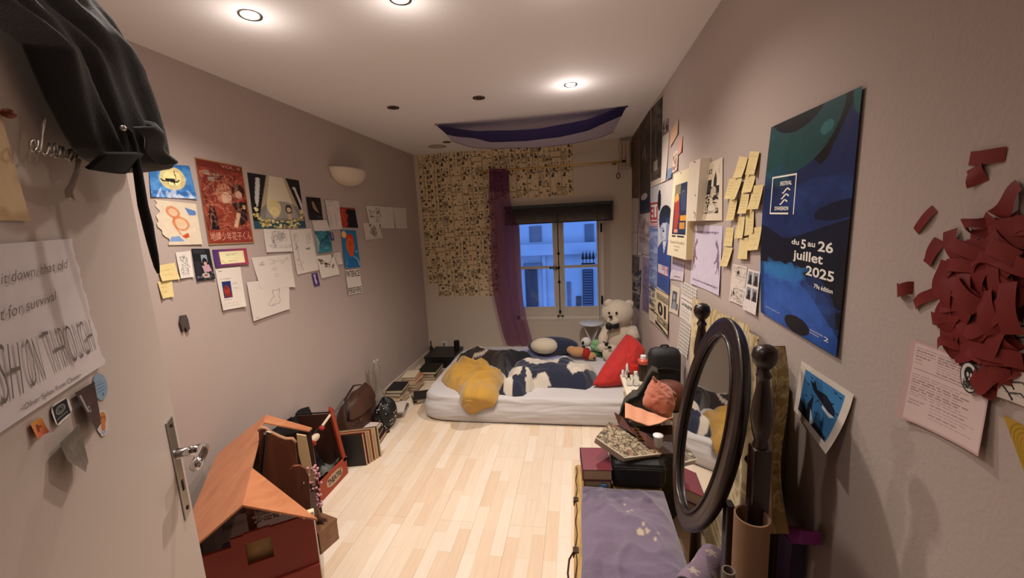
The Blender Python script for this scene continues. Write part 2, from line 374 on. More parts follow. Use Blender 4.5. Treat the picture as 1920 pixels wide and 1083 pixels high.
for i, (a, b) in enumerate(panes):
    s = MB(); l = FX0+.035 if i == 0 else -.226; r = -.226 if i == 0 else FX1-.035
    y0, y1 = wy-.035, wy+.01
    s.box((l, y0, HZ0+.045), (a, y1, HZ1-.05)); s.box((b, y0, HZ0+.045), (r, y1, HZ1-.05)); s.box((a, y0, HZ0+.045), (b, y1, PZ0)); s.box((a, y0, PZ1), (b, y1, HZ1-.05))
    s.box((a, y0+.008, bar-.012), (b, y1-.008, bar+.012))
    for z in (PZ0, bar+.012): s.box((a, y0-.001, z), (b, y0+.02, z+.008))
    c = struct(s.build('casement', M_chip, win))
    for z0, z1 in ((PZ0, bar-.012), (bar+.012, PZ1)): struct(MB().box((a, wy-.012, z0), (b, wy-.009, z1)).build('glass_pane', M_glass, c))
s = MB(); s.box((-.262, wy-.055, HZ0+.05), (-.19, wy-.035, HZ1-.05), bev=.006); struct(s.build('meeting_stile', M_chip, win))
M_iron = M('black_iron', '17120f', .45, metal=.6)
s = MB(); s.cyl((-.226, wy-.075, HZ0+.07), (-.226, wy-.075, HZ1-.06), .005); hz = bar
for z in (hz, hz-.17, hz+.17, HZ0+.1): s.box((-.24, wy-.078, z-.012), (-.212, wy-.05, z+.012))
for k in range(4):
    a = k*math.pi/2+.4; s.tube([(-.24-.07*t, wy-.085+.018*math.sin(math.pi*t)*math.sin(a), hz+.022*math.sin(math.pi*t)*math.cos(a)) for t in np.linspace(0, 1, 8)], .0035, 6)
s.ell((-.325, wy-.085, hz), (.014, .012, .012)); struct(s.build('espagnolette', M_iron, win))
s = MB()
for z in (.60, 1.46): s.box((FX1-.04, wy-.045, z), (FX1-.02, wy-.03, z+.1))
for x in (-.25, -.2): s.box((x-.01, wy-.062, HZ0+.035), (x+.012, wy-.035, HZ0+.05))
struct(s.build('hinge', M_iron, win))
# ------------------------------------------------------------------ outside: stone house across the street
M_stone = M('weathered_stone_render', '9aa0a8', .9, bump=.5, bscale=12, var=.28, vscale=1.6)
M_dstone = M('dark_stone', '5c6068', .9, var=.3, vscale=3); M_dwood = M('dark_timber', '2c2e34', .7, var=.3, vscale=6)
YF = 8.6
fac = empty('facade', (0, YF, 0), 'weathered stone house front across the narrow street, seen through the window panes', 'building')
def fb(name, p0, p1, d, mat, n=None, parent=fac):
    a = on(*p0, 1, YF); b = on(*p1, 1, YF); return MB().box((a[0], YF-d, b[2]), (b[0], YF+.02, a[2])).build(name, mat, parent)
MB().box((-8, YF, -3), (6, YF+.3, 5.5)).build('wall', M_stone, fac)
a = on(960, 462, 1, YF); b = on(1140, 470, 1, YF); MB().box((-8, YF-.16, b[2]-.03), (6, YF, a[2]+.03)).build('string_course', M_stone, fac)
fb('shutter_door', (984, 500), (1010, 576), .03, M_dwood); fb('lintel', (982, 494), (1016, 500), .12, M_dstone); fb('doorcase', (1016, 470), (1026, 576), .05, M_stone)
fb('upper_window', (992, 424), (1016, 452), -.1+.12, M_dstone); fb('upper_window', (1096, 420), (1114, 452), .02, M_dstone)
sh = fb('shutter', (1092, 505), (1113, 572), .05, M_dwood)
a = on(1092, 505, 1, YF); b = on(1113, 572, 1, YF); s = MB()
for k in range(14): z = b[2]+(a[2]-b[2])*(k+.5)/14; s.box((a[0]+.02, YF-.07, z-.012), (b[0]-.02, YF-.05, z+.012))
s.build('louvre', M('shutter_slat', '4b5566', .7), sh)
fb('arched_window', (1063, 528), (1071, 576), .03, M_dstone); fb('arched_window', (1080, 555), (1090, 576), .04, M_dwood)
a = on(1090, 494, 1, YF-.3); b = on(1116, 494, 1, YF-.3); s = MB(); s.box((a[0], YF-.31, a[2]-.02), (b[0], YF-.29, a[2]+.01)); rl = s.build('iron_railing', M_iron, fac)
for k in range(4):
    x = a[0]+(b[0]-a[0])*(k+.5)/4; MB().lathe([(.008, 0), (.008, .08), (.035, .1), (.018, .17), (.002, .26)], (x, YF-.3, a[2]), 8).build('spear', M_iron, rl)
tag(MB().box((-8, 5.1, -3.1), (6, YF, -3)).build('street', M_dstone), 'dim paved street below the window', 'street'); bpy.data.objects['street']['kind'] = 'structure'; bpy.data.objects['street'].name = 'ground'
# ------------------------------------------------------------------ blind
bl = empty('venetian_blind', (-.22, YB-.06, 1.6), 'dark brown venetian blind drawn up above the window', 'blind')
M_blind = M('dark_blind_wood', '1d1612', .5); M_blindg = M('dark_green_headrail', '222a22', .45)
BX0, BX1 = on(946, 400, 1, YB-.06)[0], on(1150, 400, 1, YB-.06)[0]; bz1 = on(1148, 376, 1, YB-.06)[2]; bz0 = on(1148, 412, 1, YB-.06)[2]
box('headrail', (BX0, YB-.09, bz1-.035), (BX1, YB-.005, bz1), M_blindg, bl, bev=.003)
s = MB(); z = bz1-.037
while z > bz0+.012: s.box((BX0+.008, YB-.083, z-.0035), (BX1-.008, YB-.02, z)); z -= .0062
s.build('slat_stack', M_blind, bl); box('bottom_rail', (BX0+.005, YB-.086, bz0-.003), (BX1-.005, YB-.015, bz0+.012), M_blind, bl, bev=.002)
s = MB(); p = on(1121, 415, 1, YB-.09); s.cyl((p[0], YB-.092, bz1-.03), (p[0]+.005, YB-.092, .46), .0025, seg=6); s.build('pull_cord', M('cord_grey', '3a3630', .8), bl)
# ------------------------------------------------------------------ curtain rod, rings, curtain
yr = YB-.11
ra = on(905, 321, 1, yr); rb = on(1166, 303, 1, yr); rz = (ra[2]+rb[2])/2
rod = empty('curtain_rod', (-.2, yr, rz), 'thin brass curtain rod running above the window', 'curtain rod')
MB().cyl((ra[0]-.05, yr, rz), (rb[0], yr, rz), .0085).build('pole', M_brass, rod)
MB().lathe([(.004, 0), (.012, .006), (.014, .02), (.01, .034), (.002, .045)], (rb[0], yr, rz), 14, axis='x').build('finial', M_iron, rod)
for x in (rb[0]-.07, ra[0]):
    MB().cyl((x, yr, rz), (x, YB, rz), .006).tube([(x+.014*math.cos(t), yr, rz+.014*math.sin(t)) for t in np.linspace(0, 6.28, 16)], .004).lathe([(.022, 0), (.018, -.006)], (x, YB-.001, rz), 14, axis='y').build('bracket', M_brass, rod)
c = on(1159.5, 329, 1, yr-.02)
s = MB(); s.tube([(c[0]+.017*math.cos(t), yr-.0, c[2]+.028*math.sin(t)) for t in np.linspace(0, 6.28, 20)[:-1]], .005, closed=True); s.cyl((c[0], yr, c[2]+.03), (c[0], yr, rz-.008), .002)
tag(s.build('curtain_ring', M('dark_wood_ring', '2a1c14', .4), smooth=True), 'dark oval ring hanging from the right end of the curtain rod', 'ring')
M_sheer = bpy.data.materials.new('sheer_purple_voile'); M_sheer.use_nodes = True
_n = M_sheer.node_tree; _b = _n.nodes['Principled BSDF']; _b.inputs['Base Color'].default_value = (*lin('84506a'), 1); _b.inputs['Roughness'].default_value = .8
_tr = _n.nodes.new('ShaderNodeBsdfTransparent'); _tl = _n.nodes.new('ShaderNodeBsdfTranslucent'); _tl.inputs[0].default_value = (*lin('a070c0'), 1)
_tr.inputs[0].default_value = (*lin('d6c0d4'), 1)
_a = _n.nodes.new('ShaderNodeMixShader'); _a.inputs[0].default_value = .45; _c = _n.nodes.new('ShaderNodeMixShader'); _c.inputs[0].default_value = .6
_n.links.new(_b.outputs[0], _a.inputs[1]); _n.links.new(_tl.outputs[0], _a.inputs[2]); _n.links.new(_a.outputs[0], _c.inputs[1]); _n.links.new(_tr.outputs[0], _c.inputs[2]); _n.links.new(_c.outputs[0], _n.nodes['Material Output'].inputs[0])
rows = [(316, 917, 953), (340, 917, 954), (370, 916, 956), (400, 918, 962), (430, 919, 973), (480, 920, 975), (520, 921, 977), (560, 926, 981), (600, 935, 988), (630, 943, 996), (648, 949, 1001)]
def curt(off, k):
    def fn(u, v):
        q = v*(len(rows)-1); i = min(int(q), len(rows)-2); f = q-i
        y = rows[i][0]*(1-f)+rows[i+1][0]*f; l = rows[i][1]*(1-f)+rows[i+1][1]*f; r = rows[i][2]*(1-f)+rows[i+1][2]*f
        p = on(l+(r-l)*u, y, 1, yr+off); a = .012+.018*v
        p[1] += a*math.sin(u*(15+k)+1.3*v+k)+.3*a*math.sin(u*37+k+2*v); return p
    return fn
cu = empty('sheer_curtain', (on(935, 318, 1, yr)), 'sheer purple curtain gathered at the left side of the window', 'curtain')
MB().grid(curt(0, 0), 70, 40).build('drape', M_sheer, cu, smooth=True)
MB().grid(lambda u, v: curt(-.02, 3)(u, v*.16), 50, 12).build('gathered_heading', M_sheer, cu, smooth=True)
# small white casing by the right end of the rod
jb = empty('wall_speaker', on(1168, 318, 1, YB), 'small off-white ribbed box fixed high in the right corner above the curtain rod', 'wall box')
a = on(1160, 266, 1, YB-.03); b = on(1182, 316, 1, YB-.03)
box('casing', (a[0], YB-.07, b[2]), (b[0], YB, a[2]), M('old_cream_plastic', 'b9a894', .5), jb, bev=.006)
s = MB()
for k in range(3): x = a[0]+.018+.04*k; s.box((x, YB-.076, b[2]+.02), (x+.018, YB-.068, a[2]-.02), bev=.003)
s.build('rib', M('old_tan_plastic', 'a08a74', .5), jb)
# ------------------------------------------------------------------ cloth hung under the ceiling
top = [(817, 234.5), (852, 240), (897, 245), (955, 245), (1012, 240), (1069, 231), (1104, 222), (1176, 195)]
mid = [(838, 253), (862, 256), (890, 260), (920, 266), (989, 265), (1046, 257), (1104, 245), (1166, 217)]
bot = [(846, 263), (862, 270), (888, 276), (930, 279), (1012, 276), (1081, 268), (1120, 259), (1150, 247)]
def pl(L, u):
    q = u*(len(L)-1); i = min(int(q), len(L)-2); f = q-i; return (L[i][0]*(1-f)+L[i+1][0]*f, L[i][1]*(1-f)+L[i+1][1]*f)
def flagfn(u, v):
    if v < .45: t = v/.45; a, b, ya, yb = pl(top, u), pl(mid, u), 3.43, 3.66
    else: t = (v-.45)/.55; a, b, ya, yb = pl(mid, u), pl(bot, u), 3.66, 4.02
    p = on(*a, 1, ya)*(1-t)+on(*b, 1, yb)*t; p[2] = min(p[2], ZC-.006)+.003*math.sin(u*20+v*5); return p
fl = empty('ceiling_flag', on(995, 240, 1, 3.6), 'navy and white striped flag slung loosely under the ceiling in front of the window wall', 'flag')
def cloth2(name, c, tc, k):
    m = M(name, c, .8); nt = m.node_tree; b = nt.nodes['Principled BSDF']; t = nt.nodes.new('ShaderNodeBsdfTranslucent'); t.inputs[0].default_value = (*lin(tc), 1); x = nt.nodes.new('ShaderNodeMixShader'); x.inputs[0].default_value = k
    nt.links.new(b.outputs[0], x.inputs[1]); nt.links.new(t.outputs[0], x.inputs[2]); nt.links.new(x.outputs[0], nt.nodes['Material Output'].inputs[0]); return m
vs = MB().grid(lambda u, v: flagfn(u, v*.45), 60, 12); M_navy = cloth2('navy_cloth', '2a2456', '6a5aa0', .3)
vs.build('navy_stripe', M_navy, fl, smooth=True)
MB().grid(lambda u, v: flagfn(u, .45+v*.55), 60, 14).build('white_stripe', cloth2('white_cloth', 'c9c4d0', 'e0d8ea', .5), fl, smooth=True)
MB().tube([flagfn(u, 1.0)+V(0, 0, .002) for u in np.linspace(0, 1, 40)], .005, 6).build('hem', M_navy, fl)
for i, (u, v) in enumerate(((0, 0), (1, 0), (0, 1), (1, 1))):
    p = flagfn(u, v); MB().lathe([(.007, 0), (.007, -.004), (.003, -.006), (.003, -.012)], (p[0], p[1], ZC), 10).build('pin', M_iron, fl)
# ------------------------------------------------------------------ downlights
M_bulb = M('lit_bulb', 'ffe9cf', .3, emit=14); M_off = M('unlit_bulb', '2b2522', .2); M_bronze = M('bronze_ring', '6a5240', .35, metal=.8)
names = {0: 'lit ceiling downlight nearest the left wall, with a bright star glare', 1: 'lit ceiling downlight cut by the top edge of the photo', 2: 'lit ceiling downlight in front of the blue and white flag, right of the row',
         3: 'unlit ceiling downlight just in front of the flag, middle of the row', 4: 'unlit ceiling downlight nearest the left wall, left of the middle one', 5: 'small unlit ceiling downlight beside the round vent near the manga wall',
         6: 'lit ceiling downlight above the door leaf, out of the frame', 7: 'unlit ceiling downlight above the camera, out of the frame', 8: 'lit ceiling downlight over the purple covered trunk, out of the frame'}
for i, (x, y, lit) in enumerate(SPOTS):
    t = empty('downlight', (x, y, ZC), names[i], 'ceiling light', 'recessed downlights in the ceiling')
    MB().lathe([(.030, -.001), (.043, -.0045), (.043, 0), (.03, -.001)], (x, y, ZC), 28, cap=False).build('trim_ring', M_steel if lit else M_bronze, t, smooth=True)
    MB().lathe([(.027, -.0055), (.027, -.003)], (x, y, ZC), 24).build('bulb', M_bulb if lit else M_off, t)
    if lit:
        ld = bpy.data.lights.new('downlight_beam', 'SPOT'); ld.energy = SPOT_W*lit; ld.color = SPOT_COL; ld.spot_size = math.radians(136); ld.spot_blend = 1; ld.shadow_soft_size = .03
        lo = bpy.data.objects.new('beam', ld); COL.objects.link(lo); lo.parent = t; lo.location = (0, 0, -.03)
        ld = bpy.data.lights.new('ceiling_fill_light', 'POINT'); ld.energy = SPOT_W*.014*lit; ld.color = SPOT_COL; ld.shadow_soft_size = .03  # extra point lamp hung below each lit downlight, added to brighten the ceiling
        lo = bpy.data.objects.new('ceiling_fill', ld); COL.objects.link(lo); lo.parent = t; lo.location = (0, 0, -.12)
p = on(820, 274, 2, ZC)
v = empty('air_vent', p, 'round flush air vent in the ceiling near the left end of the manga wall', 'vent')
MB().lathe([(.085, -.004), (.09, 0)], p, 30).build('cover', M('vent_cream', 'bba896', .6), v)
MB().lathe([(.095, 0), (.097, -.006), (.086, -.007), (.086, -.0041)], p, 30, cap=False).build('vent_rim', M('vent_rim', 'a8937f', .6), v)
# half bowl wall light on the left wall (switched off)
c = on(647, 322, 0, XL)
def bowl(u, v):
    a = math.pi*u; t = v*math.pi/2
    return V(XL+.003+.13*math.sin(a)*math.cos(t)**.9, c[1]-.235*math.cos(a)*math.cos(t)**.9, c[2]+.015-.13*math.sin(t))
wl = empty('wall_uplighter', c, 'white plaster half-bowl wall light on the left wall', 'wall light')
M_plas = M('plaster_white', 'd3c3b0', .5)
MB().grid(bowl, 40, 14).build('bowl', M_plas, wl, smooth=True, solid=.006)
box('backplate', (XL, c[1]-.06, c[2]-.08), (XL+.012, c[1]+.06, c[2]), M_plas, wl)
# ================================================================== DOOR
DD = V(-.585, .811, 0); DN = V(.811, .585, 0); DE = V(-.944, .741, 0); DW = .78; DH0 = DE-DD*DW
def dpt(l, n, z): return DH0+DD*l+DN*n+V(0, 0, z)
DM = Matrix(((DD[0], DN[0], 0, DH0[0]), (DD[1], DN[1], 0, DH0[1]), (0, 0, 1, 0), (0, 0, 0, 1)))
door = struct(empty('door_1', DH0, None, None, rz=math.atan2(DD[1], DD[0])))
M_door = M('door_paint', 'b9aaa0', .5, var=.02, vscale=2)
def dmb(): s = MB(); s.T = DM; return s
struct(dmb().box((0, -.04, .008), (DW, 0, 2.04), bev=.002).build('door_leaf', M_door, door))
h = struct(dmb().box((DW-.066, 0, .965), (DW-.026, .004, 1.205), bev=.0015).build('door_handle_plate', M_steel, door))
s = dmb(); hz = 1.12
s.lathe([(.012, .003), (.011, .05)], (DW-.046, 0, hz), 16, axis='y'); s.tube([(DW-.046, .048, hz), (DW-.05, .054, hz), (DW-.075, .056, hz+.001), (DW-.11, .056, hz+.001), (DW-.135, .055, hz)], [.011, .012, .0115, .011, .010], 14)
struct(s.build('door_handle', M_chrome, h, smooth=True))
s = dmb(); s.cyl((DW-.046, .0035, .985), (DW-.046, .006, .985), .005); s.cyl((DW-.046, .0035, 1.19), (DW-.046, .006, 1.19), .004); s.box((DW-.05, .0035, 1.03), (DW-.042, .0055, 1.055))
struct(s.build('screw', M_iron, h))
DOORP = (None, DE, DN)
# ================================================================== PAPERS ON THE LEFT WALL
M_ink = M('black_ink', '15120f', .6); M_pencil = M('pencil_grey', '6d645e', .7); M_whiteprint = M('white_print', 'e9e4da', .6); M_inkblue = M('ink_blue', '2b3350', .6)
def a_ship(c, r):
    c.grad('2f6fb4', '3a78c0'); c.wash('5f9fdc', 40, r, (.05, .2), .5); c.ell(.52, .42, .3, .34, 'e6d27a', .8); c.ell(.52, .4, .2, .22, 'f6e9a8', .9); c.rect(0, .78, 1, .9, '2a5fa8', .8); c.wash('dfe6ee', 14, r, (.03, .15), .5, (0, .85, 1, 1))
    c.line([(.25, .45), (.3, .5), (.62, .52), (.66, .46)], .014, '14130f'); c.rect(.36, .42, .58, .5, '241a10'); c.line([(.6, .5), (.58, .2)], .009, '14130f'); c.line([(.4, .5), (.4, .58)], .01, '14130f'); c.line([(.54, .5), (.55, .6)], .01, '14130f'); c.ell(.58, .22, .02, .02, '8a4a18'); c.rough(.15, 2)
def a_orange(c, r):
    c.rough(.06, 3); c.ell(.42, .25, .16, .13, 'c9743c', .8, .5, .4); c.ell(.42, .24, .1, .08, 'e0a070', .5); c.ell(.55, .5, .2, .16, 'cf7a3e', .8, .3, .3); c.ell(.55, .48, .14, .1, 'dba86a', .5); c.line([(.4, .35), (.42, .6), (.5, .75)], .02, 'c56a3a', .7); c.poly([(.5, .78), (.68, .7), (.7, .8), (.6, .84)], 'c0502c'); c.poly([(.7, .12), (.95, .18), (.96, .28), (.78, .3)], '5a7fb8'); c.poly([(.25, .8), (.45, .78), (.55, .9), (.2, .9)], '7a9ac8')
def a_red(c, r):
    c.rect(0, 0, 1, 1, '7c2f22'); c.rough(.2, 5); c.wash('9a4030', 40, r, (.05, .15), .5); c.rect(.02, .02, .98, .1, '6a2519'); 
    for x, y in ((.12, .13), (.3, .15), (.2, .2)): c.rect(x, y, x+.12, y+.05, '8a9a86', .6)
    c.ell(.48, .38, .17, .12, 'b87a60', .8, .2); c.ell(.52, .44, .11, .08, 'd8b59a', .8); c.ell(.8, .33, .14, .09, '2c1c18'); c.ell(.8, .38, .08, .05, 'd0a98c', .9)
    c.poly([(.62, .48), (.95, .46), (.92, .7), (.75, .78), (.7, .62)], '241c1c'); c.poly([(.4, .5), (.62, .5), (.7, .8), (.45, .84), (.35, .7)], '94402c'); c.poly([(.7, .6), (.78, .62), (.66, .8), (.58, .78)], 'd2a98a'); c.ell(.88, .53, .035, .03, 'd8b26a')
    c.poly([(.1, .6), (.25, .6), (.27, .82), (.1, .82)], '1c1313'); c.ell(.18, .58, .06, .04, '1c1313'); c.poly([(.13, .56), (.14, .52), (.17, .56)], '1c1313'); c.poly([(.19, .56), (.22, .52), (.23, .57)], '1c1313')
    c.sketch(.05, .15, .95, .85, 60, 'c8866a', r, .5, .01); c.sketch(.05, .15, .95, .85, 40, '3a1510', r, .6, .012); c.rect(0, .83, 1, .97, '8c3826', .7); c.frame(.008, .006, .99, .994, .012, 'a98a5c')
def a_glow(c, r):
    c.rect(0, 0, 1, 1, '14161a'); c.poly([(.33, 0), (.7, 0), (.98, .85), (.1, .85)], 'b3a283'); c.poly([(.38, 0), (.64, 0), (.86, .8), (.22, .8)], 'd9cdb4'); c.ell(.55, .75, .42, .28, '54606a', .6)
    c.poly([(.13, .1), (.18, .1), (.2, .15), (.14, .5), (.1, .62), (.07, .5)], 'c9c6bf'); c.ell(.17, .1, .04, .03, 'c9c6bf'); c.poly([(.84, .18), (.88, .17), (.99, .5), (.98, .68), (.93, .5)], 'c9c6bf'); c.ell(.86, .19, .035, .03, 'c9c6bf')
    c.ell(.4, .6, .13, .15, 'd8cb9a'); c.ell(.4, .68, .09, .1, 'ead9a0'); c.wash('e2cf8a', 20, r, (.02, .05), .7, (.3, .45, .5, .8)); c.ell(.68, .62, .07, .09, '3a2a24'); c.ell(.68, .63, .045, .05, 'd9bda0'); c.rect(.64, .7, .72, .82, 'c7a98a')
    c.rect(0, .86, 1, 1, '2a4e58'); 
    for _ in range(90): x = r.uniform(0, 1); c.ell(x, .82+.1*math.sin(x*3.1)+r.uniform(-.06, .1)+(.0 if .1 < x < .9 else -.15), .025, .02, r.choice(['d8c684', 'c2a95c', 'efe2ae', 'a78f48']), .9)
def a_blackfig(c, r):
    c.rect(0, 0, 1, 1, '0f0e0d'); c.ell(.42, .27, .1, .08, 'a58a6c', .8); c.poly([(.35, .35), (.55, .33), (.68, .55), (.8, .68), (.55, .6), (.42, .5)], 'a38c70', .8); c.poly([(.6, .8), (.95, .84), (.95, .92), (.7, .9)], '4a4438', .8)
def a_text(c, r): c.rough(.05, 1); c.line([(.1, .07), (.6, .06)], .012, '55504a', .7); c.sketch(.1, .12, .9, .9, 18, '7a736b', r, .5, .008); c.line([(.2, .4), (.22, .85)], .01, '6a645c', .5); c.line([(.62, .3), (.63, .9)], .012, '6a645c', .5)
def a_redface(c, r):
    c.rect(0, 0, 1, 1, '17171f'); c.poly([(0, 0), (.45, 0), (.35, .25), (.5, .4), (.38, .6), (.45, .8), (.3, 1), (0, 1)], 'b8402a'); c.wash('8c2a1e', 20, r, (.05, .15), .5, (0, 0, .45, 1)); c.poly([(.35, 0), (1, 0), (1, .1), (.4, .08)], 'a0402c', .7); c.rough(.25, 9)
def a_teal(c, r): c.grad('3f8088', '3b7f93'); c.wash('1d4c5c', 30, r, (.06, .25), .5, (.1, .1, 1, .7)); c.wash('7fb9bb', 18, r, (.03, .1), .4); c.ell(.7, .75, .35, .18, '1e566a', .8, 0, .2); c.poly([(0, .15), (.25, .55), (.1, .9), (0, .95)], '9cc0b8', .7)
def a_bluehead(c, r):
    c.rect(0, 0, 1, 1, '2a73a8'); c.rough(.08, 3); c.ell(.17, .12, .15, .09, 'e8b05a'); c.ell(.17, .12, .1, .06, 'f0c070'); c.ell(.52, .27, .25, .18, 'c33d1c'); c.ell(.5, .42, .25, .22, 'd85a1e'); c.poly([(.3, .45), (.72, .45), (.62, .72), (.42, .72)], 'cf5520')
    c.line([(.5, .28), (.5, .42)], .014, '5a1a0a'); c.line([(.38, .38), (.46, .39)], .012, '5a1a0a'); c.line([(.56, .39), (.64, .38)], .012, '5a1a0a'); c.line([(.48, .5), (.54, .5)], .012, '8a2a10'); c.poly([(.22, .78), (.42, .7), (.65, .7), (.85, .78), (.95, 1), (.1, 1)], '1f6ea6'); c.line([(.62, .7), (.85, .76), (.97, .95)], .016, 'cfd9dd', .8); c.ell(.86, .57, .03, .02, 'e9e6da'); c.line([(.22, .78), (.1, 1)], .01, 'cfd9dd', .5)
def a_land(c, r): c.sketch(.3, .1, .8, .6, 26, '5c5862', r, .6, .01); c.sketch(.1, .7, .95, .8, 16, '8b8a96', r, .6, .01); c.line([(.25, .35), (.4, .7), (.3, .8)], .012, '55504a', .7); c.ell(.6, .35, .13, .2, '8c8788', .5)
def a_tallsk(c, r): c.sketch(.12, .08, .38, .92, 26, '55504a', r, .6, .009); c.sketch(.6, .1, .9, .35, 14, '77706a', r, .6, .009); c.lines(.6, .44, .85, .47, 3, '2d2a28', r, .9, .012); c.lines(.6, .62, .9, .64, 2, '77706a', r, .4); c.line([(.15, .1), (.2, .5), (.3, .9)], .01, '4a4540', .6)
def a_faint(c, r): c.sketch(.15, .15, .3, .3, 7, '6a645e', r, .6, .008); c.sketch(.4, .1, .9, .25, 12, '8a847c', r, .5, .007); c.ell(.5, .4, .05, .05, '7a746c', .6, 0, .25); c.ell(.52, .6, .06, .05, '8a847c', .6, 0, .25)
def a_cat(c, r): c.line([(.55, .35), (.57, .3), (.62, .34), (.68, .33), (.72, .28), (.73, .38), (.7, .5), (.74, .62), (.72, .72), (.5, .74), (.42, .7), (.5, .58), (.58, .5), (.56, .42), (.55, .35)], .006, '6a645e', .8); c.line([(.6, .72), (.62, .6)], .005, '6a645e', .6); c.line([(.5, .74), (.56, .68)], .005, '6a645e', .6); c.rect(.1, .93, .15, .945, '6a5a48', .8); c.rect(.88, .84, .94, .855, '6a5a48', .8)
def a_flora(c, r):
    for _ in range(34): x = r.uniform(.08, .8); y = .2+.6*x*r.uniform(.6, 1.1)+r.uniform(-.1, .1); c.ell(x, min(.85, y), r.uniform(.02, .06), r.uniform(.02, .06), r.choice(['1d1713', '2b211a', '8c6f4a', '5a4632']), .9, r.uniform(0, 3))
    c.poly([(.72, .05), (.85, .02), (.8, .14)], '1d1713'); c.line([(.78, .1), (.6, .4)], .01, '1d1713')
def a_purple(c, r): c.rect(0, 0, 1, 1, '3a2358'); c.frame(.05, .04, .95, .96, .05, '5f4a7c'); c.poly([(.3, .1), (.7, .12), (.6, .4), (.75, .7), (.45, .9), (.35, .5)], 'b8aac8', .9)
def a_ticket(c, r):
    t = c.X[..., None]; c.a = np.array(lin('45306c'))*(1-t)+np.array(lin('a23a4e'))*t; c.rect(.17, .15, .88, .85, 'e6dcae'); c.rough(.06, 4); c.lines(.35, .3, .7, .36, 2, '5a5648', r); c.lines(.38, .5, .68, .72, 3, '7a765e', r, .6); c.wash('c9a94a', 10, r, (.02, .04), .7, (.18, .6, .3, .85)); c.wash('c9a94a', 8, r, (.02, .04), .7, (.78, .2, .88, .8))
def a_page(c, r): c.line([(.12, .07), (.25, .07)], .01, '55504a'); c.lines(.15, .18, .6, .26, 3, '5b5650', r, .8); c.rect(.18, .32, .52, .72, '1d2f66'); c.ell(.33, .55, .12, .12, 'a03226'); c.ell(.32, .46, .07, .06, '7a2a24'); c.rect(.22, .62, .5, .71, '7e2a24', .8); c.lines(.58, .32, .88, .55, 9, '77706a', r, .5); c.lines(.15, .76, .45, .77, 2, '44403c', r, .8); c.lines(.14, .82, .9, .92, 4, '8a847c', r, .5)
def a_photo(c, r):
    c.rect(0, 0, 1, 1, '1b1c20'); c.rect(.1, .05, .7, .15, '2f3138'); c.rect(.45, .2, .75, .45, '8f97a6'); c.rect(.05, .4, .35, .8, '2b2a2e'); c.ell(.6, .4, .13, .1, '15100f'); c.ell(.62, .47, .08, .06, 'caa08c'); c.poly([(.42, .55), (.8, .5), (.9, .72), (.5, .75)], 'c29aa6'); c.ell(.55, .84, .2, .08, 'c9c2bc'); c.wash('6c6a70', 14, r, (.03, .08), .7, (0, .75, 1, 1)); c.ell(.55, .84, .1, .04, 'a05a4a')
def a_inkfig(c, r): c.rect(0, 0, 1, 1, 'ddd5cc'); c.sketch(.2, .15, .7, .9, 34, '2b2826', r, .8, .013); c.line([(.2, .3), (.85, .6)], .014, '2b2826'); c.ell(.35, .25, .12, .07, '3a3532', .7, 0, .3)
def a_note(c, r): c.rough(.05, r.randint(0, 99)); c.lines(.14, .22, .88, .78, 5, '9a8a50', r, .55, .009)
def a_comic(c, r): 
    c.frame(.15, .12, .52, .6, .01, '3a3634'); c.sketch(.18, .15, .5, .58, 18, '2b2826', r, .8, .013); c.sketch(.58, .1, .92, .9, 30, '2b2826', r, .8, .014); c.rect(.66, .3, .8, .45, '2b2826', .7)
def a_sk1(c, r): c.sketch(.15, .1, .9, .9, 14, '8a847c', r, .4, .006)
def a_sk2(c, r): c.lines(.08, .1, .4, .12, 2, '77706a', r, .4, .006)
def a_sk3(c, r): c.sketch(.35, .1, .7, .85, 36, '3a3532', r, .8, .014); c.ell(.4, .15, .05, .09, '2b2826', .8, .6); c.wash('5b5148', 10, r, (.03, .07), .6, (.45, .45, .75, .75))
